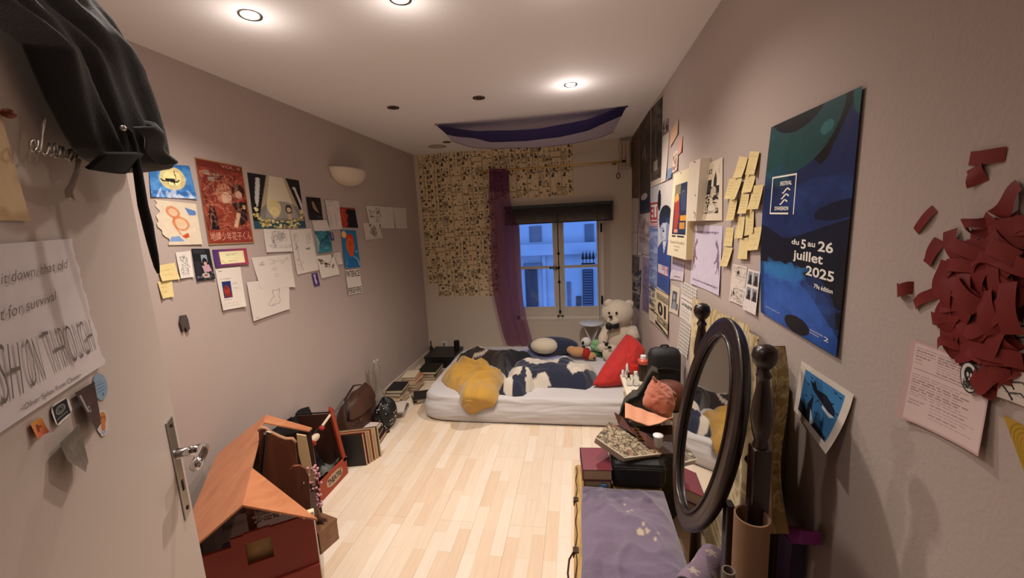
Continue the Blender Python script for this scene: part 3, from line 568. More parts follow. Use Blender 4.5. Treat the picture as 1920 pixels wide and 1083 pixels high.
LW = [
 ('watercolour', [(277, 304), (354, 311), (367, 373), (281, 369)], a_ship, 'small blue watercolour of a black ship before a yellow moon', 'painting', None),
 ('watercolour', [(281, 373), (366, 382), (377, 459), (303, 461)], a_orange, 'torn-edged cream sheet with orange and blue watercolour shapes under the ship painting', 'painting', None),
 ('red_poster', [(364, 294), (453, 312), (475, 455), (390, 459)], a_red, 'tall brick-red poster with a thin gold edge and pale lettering along the bottom', 'poster', None),
 ('glowing_poster', [(463, 323), (560, 338), (573, 427), (476, 428)], a_glow, 'dark square poster with a glowing beige cone of light above yellow flowers', 'poster', None),
 ('black_postcard', [(573, 369), (600, 371), (604, 412), (578, 412)], a_blackfig, 'small black postcard with a pale figure right of the glowing beige poster', 'postcard', None),
 ('paper_sheet', [(608, 375), (634, 376), (639, 429), (616, 431)], a_text, 'narrow white sheet with pencil columns beside the black postcard', 'paper', 'papers taped on the left wall'),
 ('red_black_picture', [(635, 388), (665, 390), (670, 427), (638, 426)], a_redface, 'small picture, orange-red on the left and black on the right, above the blue orange-face picture', 'picture', None),
 ('paper_sheet', [(584, 413), (612, 412), (617, 432), (587, 433)], a_sk2, 'blank white strip of paper just above the teal seascape', 'paper', 'papers taped on the left wall'),
 ('teal_picture', [(588, 428), (617, 431), (621, 471), (594, 475)], a_teal, 'small teal seascape print below the blank white strip', 'picture', None),
 ('red_card', [(618, 435), (624, 436), (625, 450), (619, 451)], a_purple, 'tiny dark red card between the teal seascape and the blue orange-face picture', 'card', None),
 ('blue_picture', [(638, 431), (667, 432), (674, 500), (645, 503)], a_bluehead, 'blue picture of an orange face in a blue top under an orange sun', 'picture', None),
 ('motto_paper', [(646, 506), (673, 504), (677, 548), (651, 553)], a_sk2, 'white paper with two black hand-lettered words below the blue orange-face picture', 'paper', None),
 ('pencil_sketch', [(493, 429), (542, 430), (546, 471), (497, 473)], a_land, 'landscape-shaped pencil sketch right below the glowing beige poster', 'drawing', 'pencil sketches on the left wall'),
 ('pencil_sketch', [(543, 431), (582, 428), (595, 506), (555, 515)], a_tallsk, 'tall pencil sketch of long standing figures right of the landscape sketch', 'drawing', 'pencil sketches on the left wall'),
 ('pencil_sketch', [(470, 483), (543, 476), (550, 538), (485, 540)], a_faint, 'faint pencil sheet partly covered by the seated cat sketch', 'drawing', 'pencil sketches on the left wall'),
 ('pencil_sketch', [(460, 529), (540, 520), (539, 579), (471, 602)], a_cat, 'large white sheet with a lightly drawn seated cat, lowest on the left wall', 'drawing', 'pencil sketches on the left wall'),
 ('botanical_drawing', [(592, 480), (629, 476), (634, 514), (600, 522)], a_flora, 'white sheet with black and brown ink leaves under the teal seascape', 'drawing', None),
 ('paper_sheet', [(624, 475), (637, 472), (639, 495), (630, 497)], a_sk1, 'small narrow white slip at the right edge of the ink leaf drawing', 'paper', 'papers taped on the left wall'),
 ('purple_card', [(583, 513), (594, 510), (598, 535), (588, 538)], a_purple, 'small deep purple card with a pale figure under the tall pencil sketch', 'card', None),
 ('ticket', [(397, 468), (461, 465), (464, 495), (402, 501)], a_ticket, 'purple to red card with a cream ticket stuck on it, under the red poster', 'ticket', None),
 ('printed_page', [(402, 504), (449, 500), (457, 574), (414, 582)], a_page, 'white printed page with a small red and blue picture below the purple ticket', 'paper', None),
 ('photograph', [(358, 466), (392, 466), (401, 523), (367, 527)], a_photo, 'dark colour photograph of a seated person in pink by a window', 'photo', None),
 ('ink_drawing', [(328, 473), (356, 470), (360, 519), (335, 522)], a_inkfig, 'small black ink line drawing between the yellow note and the dark photograph', 'drawing', None),
 ('sticky_note', [(293, 498), (326, 492), (334, 523), (300, 527)], a_note, 'pale yellow sticky note, upper of the two beside the door edge', 'sticky note', 'sticky notes on the left wall'),
 ('sticky_note', [(294, 528), (321, 525), (322, 556), (301, 560)], a_note, 'pale yellow sticky note, lower of the two beside the door edge', 'sticky note', 'sticky notes on the left wall'),
 ('comic_page', [(685, 386), (712, 386), (717, 420), (691, 419)], a_comic, 'white comic page with black panels, leftmost of the upper row nearest the back wall', 'drawing', 'loose sheets near the back end of the left wall'),
 ('paper_sheet', [(711, 387), (736, 388), (738, 428), (712, 428)], a_sk1, 'nearly blank grey sheet in the middle of the upper row nearest the back wall', 'paper', 'loose sheets near the back end of the left wall'),
 ('paper_sheet', [(737, 389), (761, 390), (762, 428), (741, 428)], a_sk2, 'blank grey sheet at the right end of the upper row nearest the back wall', 'paper', 'loose sheets near the back end of the left wall'),
 ('ink_drawing', [(680, 418), (710, 418), (716, 446), (684, 450)], a_sk3, 'small sheet with a black ink plant drawing hanging below the comic page', 'drawing', 'loose sheets near the back end of the left wall'),
]
def torn(u, v): return u > .06+.05*math.sin(v*9)+.03*math.sin(v*31)+(.1*max(0, v-.7)/.3) and v < .985
yel = {'sticky_note': 'dfc98e', 'watercolour': 'd9cab2', 'pencil_sketch': 'd6ccc2', 'paper_sheet': 'd3cac2', 'ticket': 'e6dcae', 'ink_drawing': 'd3c8bc', 'comic_page': 'd6ccc2'}
for i, (nm, px, art, lab, cat, grp) in enumerate(LW):
    glossy = cat in ('poster', 'photo', 'postcard')
    px = [tuple(p) for p in px]
    s, o = wallsheet(nm, 'left', px, art, lab, cat, grp, res=1.0 if px[1][0]-px[0][0] < 60 else .8, off=.0012+.0013*(i % 3)+(.008 if 'drawn seated cat' in lab else 0), curl=.006 if cat != 'poster' else .002, seed=i+3,
                     bgc=yel.get(nm, 'ddd3c8'), mat=GLOSSY if glossy else PAPER, keep=torn if 'torn' in lab else None)
    if nm == 'motto_paper':
        lettering(s, 'PATIENCE', .04, .04, .96, .3, M_ink, o, bold=.012); lettering(s, 'PERSEVERE', .04, .72, .98, .96, M_ink, o, bold=.012)
    if nm == 'red_poster':
        mt = M('cream_lettering', 'c98f7a', .6)
        lettering(s, '地縛少年花子くん', .05, .85, .95, .955, mt, o, bold=.01); lettering(s, 'VOL. 0', .5, .03, .92, .065, mt, o)
# torn dark scrap
s = MB(); C = [on(x, y, 0, XL) for x, y in ((336, 592), (345, 590), (349, 600), (352, 616), (347, 622), (343, 612), (339, 622), (334, 606))]
s.prism(C, (.014, 0, 0)); tag(s.build('paper_scrap', M('dark_scrap', '4b403b', .8)), 'curled dark grey scrap stuck alone on the bare left wall below the notes', 'scrap')
# ================================================================== DOOR PAPERS
dq = [(-70, 462), (135, 447), (190, 680), (-70, 850)]
def a_q(c, r): c.rough(.04, 2)
def torn2(u, v): return u < .985-.02*abs(math.sin(v*13))-.012*abs(math.sin(v*29))
s, o = wallsheet('handwritten_quote', DOORP, dq, a_q, 'large white paper with a pencilled quote in tall letters on the door', 'paper', res=.5, off=.0015, curl=.004, seed=5, bgc='cfc4c4', keep=torn2)
def dpix(px, py, lift=.002): return onp(px, py, DE+DN*lift, DN)
def dtext(txt, p0, p1, p2, p3, mat, **k):
    S2 = Sheet([dpix(*p, .0065) for p in (p0, p1, p2, p3)], DN, off=0); return lettering(S2, txt, 0, 0, 1, 1, mat, o, **k)
dtext('leave it down, that old', (-60, 525), (125, 485), (126, 505), (-60, 552), M_pencil, shear=.1, bold=-.005)
dtext('fight for survival', (-40, 590), (103, 545), (106, 567), (-38, 625), M_pencil, shear=.1, bold=-.005)
dtext('PUSH', (-62, 655), (32, 640), (44, 738), (-56, 790), M_pencil, bold=-.018); dtext('ON', (43, 636), (66, 630), (86, 712), (56, 728), M_pencil, bold=-.018); dtext('THROUGH', (76, 622), (165, 598), (180, 655), (100, 702), M_pencil, bold=-.018)
dtext('~Oliver Sykes from Chaos~', (35, 762), (150, 697), (155, 706), (38, 776), M_pencil, bold=-.002, shear=.25)
def a_cream(c, r): c.rough(.05, 1)
wallsheet('cream_paper', DOORP, [(-60, 200), (-4, 212), (46, 414), (-60, 412)], a_cream, 'plain cream paper at the upper left of the door, cut by the frame', 'paper', res=.3, off=.0015, curl=.003, seed=3, bgc='cdb28a')
p = dpix(3, 212); MB().ell(tuple(p+DN*.006), (.007, .007, .006)).build('red_pin', M('red_brown_plastic', '7a3a26', .4)); tag(bpy.data.objects['red_pin'], 'small red-brown pin holding the cream paper on the door', 'pin')
def a_orst(c, r): c.grad('c98a3a', 'c0583a'); c.poly([(.35, .25), (.65, .3), (.6, .75), (.4, .7)], '7a2a18'); c.rect(.42, .4, .8, .55, '7a2a18', .8)
wallsheet('orange_sticker', DOORP, [(50, 794), (74, 783), (81, 812), (58, 827)], a_orst, 'small square orange sticker with a dark red mark, lowest left on the door', 'sticker', res=1, off=.0015, curl=.003, seed=1)
def rnd(rad): return lambda u, v: (max(0, abs(u-.5)-(.5-rad))**2+max(0, abs(v-.5)-(.5-rad))**2) < rad*rad
def a_bw(c, r): c.rect(0, 0, 1, 1, 'cfc9c2'); c.rect(.1, .09, .9, .91, '181818'); c.ell(.5, .42, .27, .2, '8a8a84', .9, 0, .25); c.ell(.5, .42, .14, .12, '77776f', .9, 0, .35); c.rect(.2, .72, .8, .76, '8a8a84', .8)
wallsheet('black_sticker', DOORP, [(90, 762), (124, 742), (128, 775), (97, 804)], a_bw, 'black rounded sticker with a white border and ring emblem below the quote', 'sticker', res=1.2, off=.0015, curl=.002, seed=2, keep=rnd(.3))
def a_tk(c, r): c.rect(0, 0, 1, 1, '3a2420'); c.rough(.2, 3); c.rect(.12, .12, .22, .55, '9a928a', .8); c.ell(.3, .5, .08, .08, '9a928a', .7, 0, .4); c.lines(.35, .15, .9, .4, 5, '6e4a40', r, .7)
wallsheet('brown_ticket', DOORP, [(131, 738), (169, 716), (182, 794), (152, 812)], a_tk, 'dark brown ticket curling off the door right of the black sticker', 'ticket', res=1, off=.002, seed=2, curlfn=lambda u, v: .003+.012*(1-u)*v)
def a_bs(c, r): c.rect(0, 0, 1, 1, '7f95a8'); c.lines(.2, .3, .85, .65, 4, '3f5f86', r, .8, .03); c.ell(.55, .8, .05, .07, '2f4f76')
wallsheet('blue_round_sticker', DOORP, [(167, 704), (194, 696), (203, 742), (180, 757)], a_bs, 'round pale blue sticker at the right end of the row under the quote', 'sticker', res=1.2, off=.0015, seed=2, keep=lambda u, v: (u-.5)**2+(v-.5)**2 < .25)
def a_os(c, r): c.rect(0, 0, 1, 1, 'c3b6ae'); c.ell(.5, .35, .3, .25, 'b5703e'); c.ell(.5, .6, .18, .25, 'b5703e'); c.ell(.4, .3, .06, .05, '6a3a1c'); c.ell(.62, .3, .06, .05, '6a3a1c'); c.ell(.5, .86, .2, .07, '8fa0b8')
wallsheet('animal_sticker', DOORP, [(178, 770), (199, 766), (204, 812), (181, 822)], a_os, 'small white-edged sticker with an orange shape below the blue round sticker', 'sticker', res=1.2, off=.0015, seed=2, keep=lambda u, v: ((u-.5)/.5)**2+((v-.5)/.5)**2 < 1+.1*math.sin(v*20))
def a_lf(c, r): c.rect(0, 0, 1, 1, '5d564a'); c.rough(.2, 8); c.rect(.3, .08, .5, .14, 'a39a8c', .9); c.wash('7a7266', 12, r, (.05, .15), .4)
def leafk(u, v): return v < .97-.5*abs(u-.6) and v > .25*(1-u)
wallsheet('plastic_pouch', DOORP, [(92, 812), (134, 796), (146, 892), (92, 905)], a_lf, 'crumpled dark grey-green plastic pouch stuck lowest on the door', 'pouch', res=.8, off=.004, seed=2, keep=leafk, curlfn=lambda u, v: .004+.014*(1-u)*v*v+.006*v, mat=GLOSSY)
# wire word and its ribbon
M_wire = M('silver_wire', 'b5aea6', .3, metal=.8)
wpts = {'a': [(.55, .1), (.3, .45), (.05, .3), (.05, .0), (.35, -.12), (.6, .2), (.6, .45), (.62, -.1), (.8, 0)], 'l': [(0, 0), (.15, .9), (.3, 1.5), (.12, 1.55), (.08, .8), (.15, 0), (.4, -.1), (.55, 0)],
 'i': [(0, 0), (.15, .45), (.2, 0), (.4, -.05)], 'e': [(0, 0), (.3, .15), (.35, .4), (.15, .5), (.05, .2), (.2, -.08), (.5, 0)], 'n': [(0, 0), (.05, .45), (.1, 0), (.3, .45), (.4, .3), (.42, 0), (.6, 0)],
 'o': [(.3, .45), (.05, .35), (.02, 0), (.3, -.08), (.5, .2), (.3, .45), (.6, .35)], 'r': [(0, .3), (.1, .45), (.12, 0), (.15, .4), (.4, .45), (.45, .3), (.5, 0)]}
pts = []; x = 0
for ch, wd in (('a', .8), ('l', .55), ('i', .4), ('e', .5), ('n', .6), ('o', .6), ('r', .5)):
    pts += [(x+a, b) for a, b in wpts[ch]]; x += wd
def wp(a, b): q = a/x; return tuple(dpix(54+98*q+3*b, 278+26*q-42*b, .02))
sm = []
for i in range(len(pts)-1):
    for t in (0, .5): sm.append((pts[i][0]*(1-t)+pts[i+1][0]*t, pts[i][1]*(1-t)+pts[i+1][1]*t))
ww = empty('wire_word', dpix(100, 300, .02), 'silver bent-wire word "alienor" hanging on the door under the dark hoodie', 'wire sign')
MB().tube([wp(*p) for p in sm], .0016, 6).build('lettering', M_wire, ww, smooth=True)
rb = [(148, 298), (143, 322), (134, 345), (126, 356), (128, 370), (136, 377), (131, 360), (138, 340), (147, 318)]
MB().tube([tuple(dpix(a, b, .022)) for a, b in rb], .003, 6, flat=.4).build('ribbon', M('pale_ribbon', 'b7aca6', .6), ww)
# ================================================================== HOODIE over the door corner
hr = [(-110, -190, 70), (-50, -150, 130), (0, -80, 164), (30, -30, 190), (55, 8, 205), (85, 48, 222), (125, 64, 241), (184, 89, 263), (240, 119, 279), (275, 140, 286), (296, 160, 290), (308, 186, 288), (316, 214, 276)]
def _hp(px, k):
    r = ray(px, 430); q = onp(px, 430, DE, DN); d = math.hypot(q[0], q[1])*k; h = math.hypot(r[0], r[1]); return V(r[0]/h*d, r[1]/h*d, 0)
HPT = _hp(30, .93); _b = _hp(290, 1.0); _b = _b/np.linalg.norm(_b)*1.14
_t = (_b-HPT)/np.linalg.norm(_b-HPT); HN = V(_t[1], -_t[0], 0)
if HN@HPT > 0: HN = -HN
def hood(u, v):
    q = v*(len(hr)-1); i = min(int(q), len(hr)-2); f = q-i
    y = hr[i][0]*(1-f)+hr[i+1][0]*f; l = hr[i][1]*(1-f)+hr[i+1][1]*f; r = hr[i][2]*(1-f)+hr[i+1][2]*f
    a = 2*math.pi*u; c = (1-math.cos(a))/2; yy = y+8*math.sin(c*math.pi)*(v > .5)-(1-c)*0
    p = onp(l+(r-l)*c, yy, HPT, HN); th = .03+.03*v
    fold = 1+.28*math.sin(9*c+3*v)+.14*math.sin(23*c-4*v)+.1*math.sin(40*c+9*v)
    k = math.sin(a); close = 1-.85*max(0, (v-.85)/.15)**2
    return p+HN*((th*k*fold if k > 0 else .02*k)*close)
hd = empty('hoodie', dpix(170, 200, .05), 'dark charcoal hooded sweatshirt slung over the top corner of the door', 'hoodie')
M_hood = M('charcoal_fleece', '26282a', .95, bump=.25, bscale=400, sheen=.25)
MB().grid(hood, 120, 60).build('body', M_hood, hd, smooth=True)
# hood flap with dark opening
def flap(u, v):
    a = (232+52*v, 238+72*v); b = (256+33*v, 226+72*v**.8); x = a[0]*(1-u)+b[0]*u; y = a[1]*(1-u)+b[1]*u
    p = onp(x, y, HPT+HN*.05, HN); return p+HN*(.012+.02*math.sin(math.pi*u)+.006*math.sin(7*v))
MB().grid(flap, 24, 24).build('hood_edge', M_hood, hd, smooth=True, solid=.006)
def cuff(u, v):
    p = onp(176+(250-176)*u, 286+30*v+8*math.sin(math.pi*u)*v, HPT+HN*.04, HN); return p+HN*(.012+.015*math.sin(math.pi*u)-.02*v)
MB().grid(cuff, 24, 8).build('hem_band', M('charcoal_rib', '1d1f20', .95, bump=.3, bscale=300), hd, smooth=True, solid=.006)
cord = [(236, 240), (244, 248), (250, 270), (256, 305), (262, 345), (268, 385), (277, 420), (283, 450), (290, 480), (294, 500), (297, 512)]
MB().tube([tuple(onp(a, b, HPT+HN*.06, HN)) for k, (a, b) in enumerate(cord)], [.003, .0045, .0055, .006, .0065, .007, .0075, .0065, .0055, .004, .002], 8).build('drawstring', M('black_cord', '161818', .9), hd, smooth=True)
cord2 = [(150, 300), (153, 330), (156, 352)]
p = onp(231, 240, HPT+HN*.085, HN); MB().ell(tuple(p), (.004, .004, .004), seg=10, rings=6).build('eyelet', M_steel, hd)
# ================================================================== MANGA PAGES ON THE BACK WALL
def manga_canvas(r, dark=False):
    c = Cv(26, 35, 'dcc6a0'); c.rough(.06, r.randint(0, 999), 6)
    tones = ['1c1712', '2a221a', '5a4a38', '7d6a50', 'b09873', 'd9c6a2', 'd9c6a2', 'd4bf98']
    def split(x0, y0, x1, y1, d):
        if d == 0 or (x1-x0 < .4 and y1-y0 < .3):
            c.frame(x0+.02, y0+.015, x1-.02, y1-.015, .008, '8a765a'); 
            if r.random() < (.2 if not dark else .8): c.rect(x0+.03, y0+.025, x1-.03, y1-.025, r.choice(tones[:5]), r.uniform(.3, .6))
            for _ in range(r.randint(1, 3)):
                x, y = r.uniform(x0+.08, x1-.08), r.uniform(y0+.05, y1-.05)
                if r.random() < .5: c.ell(x, y, r.uniform(.06, .15), r.uniform(.04, .10), r.choice(tones[:3]), .85, r.uniform(0, 3))
                else: c.ell(x, y, r.uniform(.05, .1), r.uniform(.04, .06), 'dccaa8', .9)
            c.sketch(x0+.04, y0+.03, x1-.04, y1-.03, 2, '2a221a', r, .6, .014); return
        if (r.random() < .3 and x1-x0 > .5) or d == 1 and x1-x0 > .6: m = x0+(x1-x0)*r.uniform(.35, .65); split(x0, y0, m, y1, d-1); split(m, y0, x1, y1, d-1)
        else: m = y0+(y1-y0)*r.uniform(.35, .65); split(x0, y0, x1, m, d-1); split(x0, m, x1, y1, d-1)
    split(.03, .02, .97, .98, 3); return c
rr = random.Random(77); PW, PH = .1305, .172
protos = []
for k in range(16):
    c = manga_canvas(rr, k in (0, 5)); S = Sheet([V(-PW/2, 0, PH/2), V(PW/2, 0, PH/2), V(PW/2, 0, -PH/2), V(-PW/2, 0, -PH/2)], (0, -1, 0), lambda u, v: .0006*math.sin(5*u+3*v), .001)
    o = S.build('manga_page', c, PAPER); protos.append(o)
ordn = ['first', 'second', 'third', 'fourth', 'fifth', 'sixth', 'seventh', 'eighth', 'ninth', 'tenth', 'eleventh', 'twelfth', 'thirteenth', 'fourteenth']
looks = {0: 'almost black manga page', 5: 'dark toned manga page'}
cells = []
for c_ in range(7):
    for r_ in range(9 if c_ == 0 else 10): cells.append((c_, r_, XL+.05+PW*(c_+.5), ZC-.004-PH*(r_+.5), 1, 1))
for c_ in range(7, 14):
    for r_ in range(3): cells.append((c_, r_, XL+.05+PW*(c_+.5), ZC-.004-.192*(r_+.5), 1, .192/PH))
used = set()
for i, (c_, r_, x, z, sx, sz) in enumerate(cells):
    k = 0 if (c_, r_) == (0, 0) else 5 if (c_, r_) in ((0, 3), (1, 9)) else rr.choice([j for j in range(16) if j not in (0, 5)])
    if k in used: o = protos[k].copy(); COL.objects.link(o)
    else: o = protos[k]; used.add(k)
    o.location = (x+rr.uniform(-.0008, .0008), YB-.0006-.0008*((c_+r_) % 2), z); o.rotation_euler = (0, rr.uniform(-.006, .006), 0); o.scale = (1, 1, sz)
    row = 'the top row' if r_ == 0 else 'the bottom row' if (c_ and r_ == 9) else f'the {ordn[r_]} row down'
    tag(o, f'{looks.get(k, "manga page")}, {ordn[c_]} from the left in {row} of the collage', 'manga page', 'manga pages covering the back wall')
for k in range(16):
    if k not in used: bpy.data.objects.remove(protos[k])
# ================================================================== RIGHT WALL
def Q(s, ox, oy, *p): return [(ox+a/s, oy+b/s) for a, b in p]
def a_fest(c, r):
    c.rect(0, 0, 1, 1, '0b0d14')
    c.ell(.28, -.02, .62, .30, '1f4a4c'); c.ell(.30, -.03, .5, .1, '0c0f12'); c.wash('2a5a58', 30, r, (.05, .2), .25, (0, .08, .7, .25)); c.rect(.62, 0, 1, .35, '0b0d14', 0)
    c.ell(1.15, -.05, .98, .62, '1a2852'); c.ell(.95, -.12, .62, .40, '0b0d14'); c.ell(.28, -.02, .6, .28, '1f4a4c'); c.ell(.36, -.1, .4, .17, '0b0d14')
    c.poly([(.98, 0), (1, 0), (1, .42), (.75, .5), (.3, .56), (0, .5), (0, .40), (.4, .36), (.75, .22)], '1b2b5a'); c.wash('2c4a8c', 40, r, (.05, .25), .22, (0, .36, 1, .52)); c.wash('16234c', 24, r, (.05, .25), .3, (0, .38, 1, .55)); c.ell(.9, .43, .25, .035, '0b0d14', .8, -.3)
    c.poly([(0, .5), (.35, .57), (1, .46), (1, 1), (0, 1)], '0a0c12', .9); c.ell(.72, .1, .06, .028, '3a7478', .8, .5); c.poly([(.93, 0), (1, 0), (1, .1), (.95, .07)], '1f5a5c')
    c.poly([(.1, 1), (.04, .8), (.12, .73), (.3, .70), (.5, .74), (.75, .83), (1, .93), (1, 1)], '1f4890'); c.wash('2f78b8', 60, r, (.02, .07), .5, (.05, .70, .6, .76)); c.wash('3a66c0', 30, r, (.05, .2), .25, (.1, .8, .8, 1)); c.ell(.55, .96, .16, .04, '0a0c14'); c.rect(0, .7, .06, 1, '123a70', .9); c.rough(.12, 4, 30)
S, O = wallsheet('festival_poster', 'right', [(1450, 238), (1623, 160), (1575, 668), (1430, 585)], a_fest, 'tall dark blue festival poster with painted blue swirls and white dates', 'poster', res=.8, off=.003, seed=2, mat=GLOSSY, curlfn=lambda u, v: .003+.012*math.sin(math.pi*v)*(1-u)**2+.008*max(0, v-.8)*(u > .0)*u*5*.4)
lf = lambda u0, v0, u1, v1: None
for pts in ([(.12, .265), (.43, .265)], [(.43, .265), (.43, .445)], [(.12, .265), (.12, .445)], [(.12, .445), (.36, .445)]):
    (x0, y0), (x1, y1) = pts; w = .006; q = [S.P(x0-w, y0-w*.7, .001), S.P(x1+w, y0-w*.7, .001), S.P(x1+w, y1+w*.7, .001), S.P(x0-w, y1+w*.7, .001)]
    MB().add([tuple(p) for p in q], [(0, 1, 2, 3)]).build('logo_frame', M_whiteprint, O)
lettering(S, 'FESTIVAL', .23, .290, .38, .310, M_whiteprint, O, bold=.03); lettering(S, "D'AVIGNON", .18, .410, .36, .430, M_whiteprint, O, bold=.03)
for k in range(3):
    x = .235+.012*(2-k); y = .325+.027*k
    mb = MB(); P = lambda a, b: tuple(S.P(x+a*.1, y+b*.024, .001))
    mb.add([P(0, .8), P(.25, 1.05), P(.75, .1), P(1, .5), P(1.15, .3), P(.8, -.15), P(.55, 0), P(.2, .75)], [(0, 1, 2, 7), (2, 3, 4, 5), (2, 5, 6, 7)]); mb.build('key_emblem', M_whiteprint, O)
for t, b in (('du', (.43, .563, .52, .588)), ('5', (.545, .560, .60, .602)), ('au', (.62, .570, .70, .588)), ('26', (.73, .558, .88, .602)), ('juillet', (.46, .612, .79, .668)), ('2025', (.62, .672, .91, .715)), ('79e édition', (.72, .742, .91, .762))):
    lettering(S, t, *b, M_whiteprint, O, bold=.022)
lettering(S, 'festival-avignon.com', .10, .945, .32, .952, M_whiteprint, O); lettering(S, 'RENCONTRES', .72, .945, .86, .951, M_whiteprint, O); lettering(S, 'FRANCE', .72, .957, .82, .963, M_whiteprint, O); lettering(S, '2', .87, .945, .92, .963, M_whiteprint, O)
# sticky notes
SN = Q(4.71, 1360, 270, (135, 105), (205, 120), (185, 290), (108, 296), (235, 62), (318, 65), (295, 272), (215, 265), (45, 305), (120, 300), (95, 485), (25, 480), (115, 300), (172, 300), (150, 470), (98, 492), (185, 240), (272, 270), (265, 420), (178, 428),
       (262, 365), (345, 358), (330, 570), (235, 575), (160, 425), (225, 440), (220, 610), (145, 612), (65, 490), (130, 490), (125, 665), (55, 675), (195, 565), (265, 590), (272, 780), (190, 810), (120, 640), (188, 640), (190, 830), (112, 830),
       (230, 740), (335, 728), (325, 930), (218, 940), (145, 830), (215, 825), (222, 1015), (138, 1010), (15, 735), (78, 735), (75, 905), (5, 900), (12, 908), (78, 915), (50, 1083), (-15, 1075))
sl = ['topmost left', 'topmost right, nearest the upper edge of the cluster', 'leftmost of the second row', 'second row, tucked behind the leftmost note', 'centre, just below the topmost right note', 'right edge of the cluster, upper of two', 'middle of the third row', 'left edge of the third row', 'centre right, under the middle one', 'centre left, in the fourth row', 'right edge, lower of two next to the festival poster', 'lowest of the main cluster', 'separate pair at the lower left, upper note', 'separate pair at the lower left, lower note']
for i in range(14):
    wallsheet('sticky_note', 'right', SN[4*i:4*i+4], a_note, f'pale yellow sticky note, {sl[i]}', 'sticky note', 'sticky notes beside the festival poster', res=1.1, off=.001+.0018*((i*5) % 4), curl=.008, seed=i+20, bgc='d9c48e')
# right part papers
def a_qr(c, r):
    c.rect(0, 0, 1, 1, 'c9bfd0'); c.rough(.04, 3)
    for sx in (0, 1):
        f = (lambda x: 1-x) if sx else (lambda x: x); col = '6a5070' if sx else '7a4c48'
        c.poly([(f(.17), .2), (f(.2), .27), (f(.12), .36), (f(.16), .5), (f(.22), .55), (f(.2), .57), (f(.12), .52), (f(.13), .64), (f(.17), .72), (f(.13), .7), (f(.09), .6), (f(.05), .72), (f(.04), .68), (f(.06), .45), (f(.1), .3)], col, .85)
    c.lines(.36, .82, .66, .84, 1, '4a4050', r)
S, O = wallsheet('project_flyer', 'right', [(1302, 422), (1356, 423), (1351, 554), (1297, 531)], a_qr, 'pale lilac flyer with two reaching hands and purple headings', 'flyer', res=1.1, off=.0012, curl=.004, seed=8)
mt = M('purple_print', '6f4a78', .6); lettering(S, 'PARTICIPEZ AU MINI PROJECT', .08, .09, .9, .13, mt, O, bold=.01); lettering(S, 'TAKE PART IN THE MINI PROJECT', .06, .89, .95, .93, mt, O, bold=.01)
def a_cs(c, r): c.sketch(.1, .05, .9, .3, 20, '2a2624', r, .8, .015); c.sketch(.1, .35, .95, .62, 14, '6a645e', r, .6, .01); c.sketch(.1, .62, .95, .95, 26, '2a2624', r, .8, .014); c.ell(.45, .2, .08, .05, '1d1a18'); c.ell(.25, .75, .06, .05, '2a2624')
wallsheet('comic_strip', 'right', [(1374, 494), (1402, 500), (1397, 574), (1369, 563)], a_cs, 'white sheet of small ink doodles left of the four-photo strip', 'drawing', res=1.1, off=.001, curl=.004, seed=4, bgc='d6cabf')
def a_4p(c, r):
    for x in (.12, .56):
        for y in (.06, .42):
            c.rect(x, y, x+.36, y+.3, '8a8a8e'); c.ell(x+.2, y+.12, .1, .06, '2c2a2c'); c.poly([(x+.05, y+.3), (x+.1, y+.17), (x+.3, y+.15), (x+.36, y+.3)], '1d1b1d'); c.rect(x, y+.22, x+.36, y+.3, '3b3436', .7)
    c.lines(.15, .8, .7, .88, 3, '8a8078', r, .5); c.lines(.12, .92, .4, .92, 1, '2a2624', r)
wallsheet('photo_strip', 'right', [(1404, 503), (1427, 509), (1422, 591), (1397, 579)], a_4p, 'white sheet with four small dark portrait photos next to the festival poster', 'photo', res=1.3, off=.003, curl=.004, seed=5, bgc='d6cdc8')
def a_im(c, r):
    c.rect(.33, .3, .85, .88, '1b1815'); c.rect(.5, .3, .85, .42, 'd9cbb8'); c.poly([(.6, .3), (.67, .18), (.74, .3), (.74, .42), (.6, .42)], '1b1815'); c.ell(.62, .5, .12, .08, 'b3a48f'); c.ell(.4, .45, .08, .06, '3a352f'); c.sketch(.35, .55, .85, .88, 46, 'd2c3ac', r, .9, .02); c.ell(.6, .78, .13, .06, 'd9cbb8', .8); c.rect(.33, .12, .45, .2, '1b1815'); c.rect(.36, .135, .42, .185, 'd9cbb8'); c.line([(.85, .12), (.82, .2), (.88, .24)], .007, '6a5a48')
S, O = wallsheet('calendar_page', 'right', [(1324, 309), (1357, 294), (1356, 413), (1310, 413)], a_im, 'cream print with a black and white collage and vertical lettering, left of the sticky notes', 'print', res=1.1, off=.002, curl=0, seed=6, bgc='d6c6b0', curlfn=lambda u, v: .002+.022*(1-u)*v*v)
lettering(S, "L'IMPRIMATRICE", .16, .25, .28, .88, M_ink, O, rot=90, bold=.02)
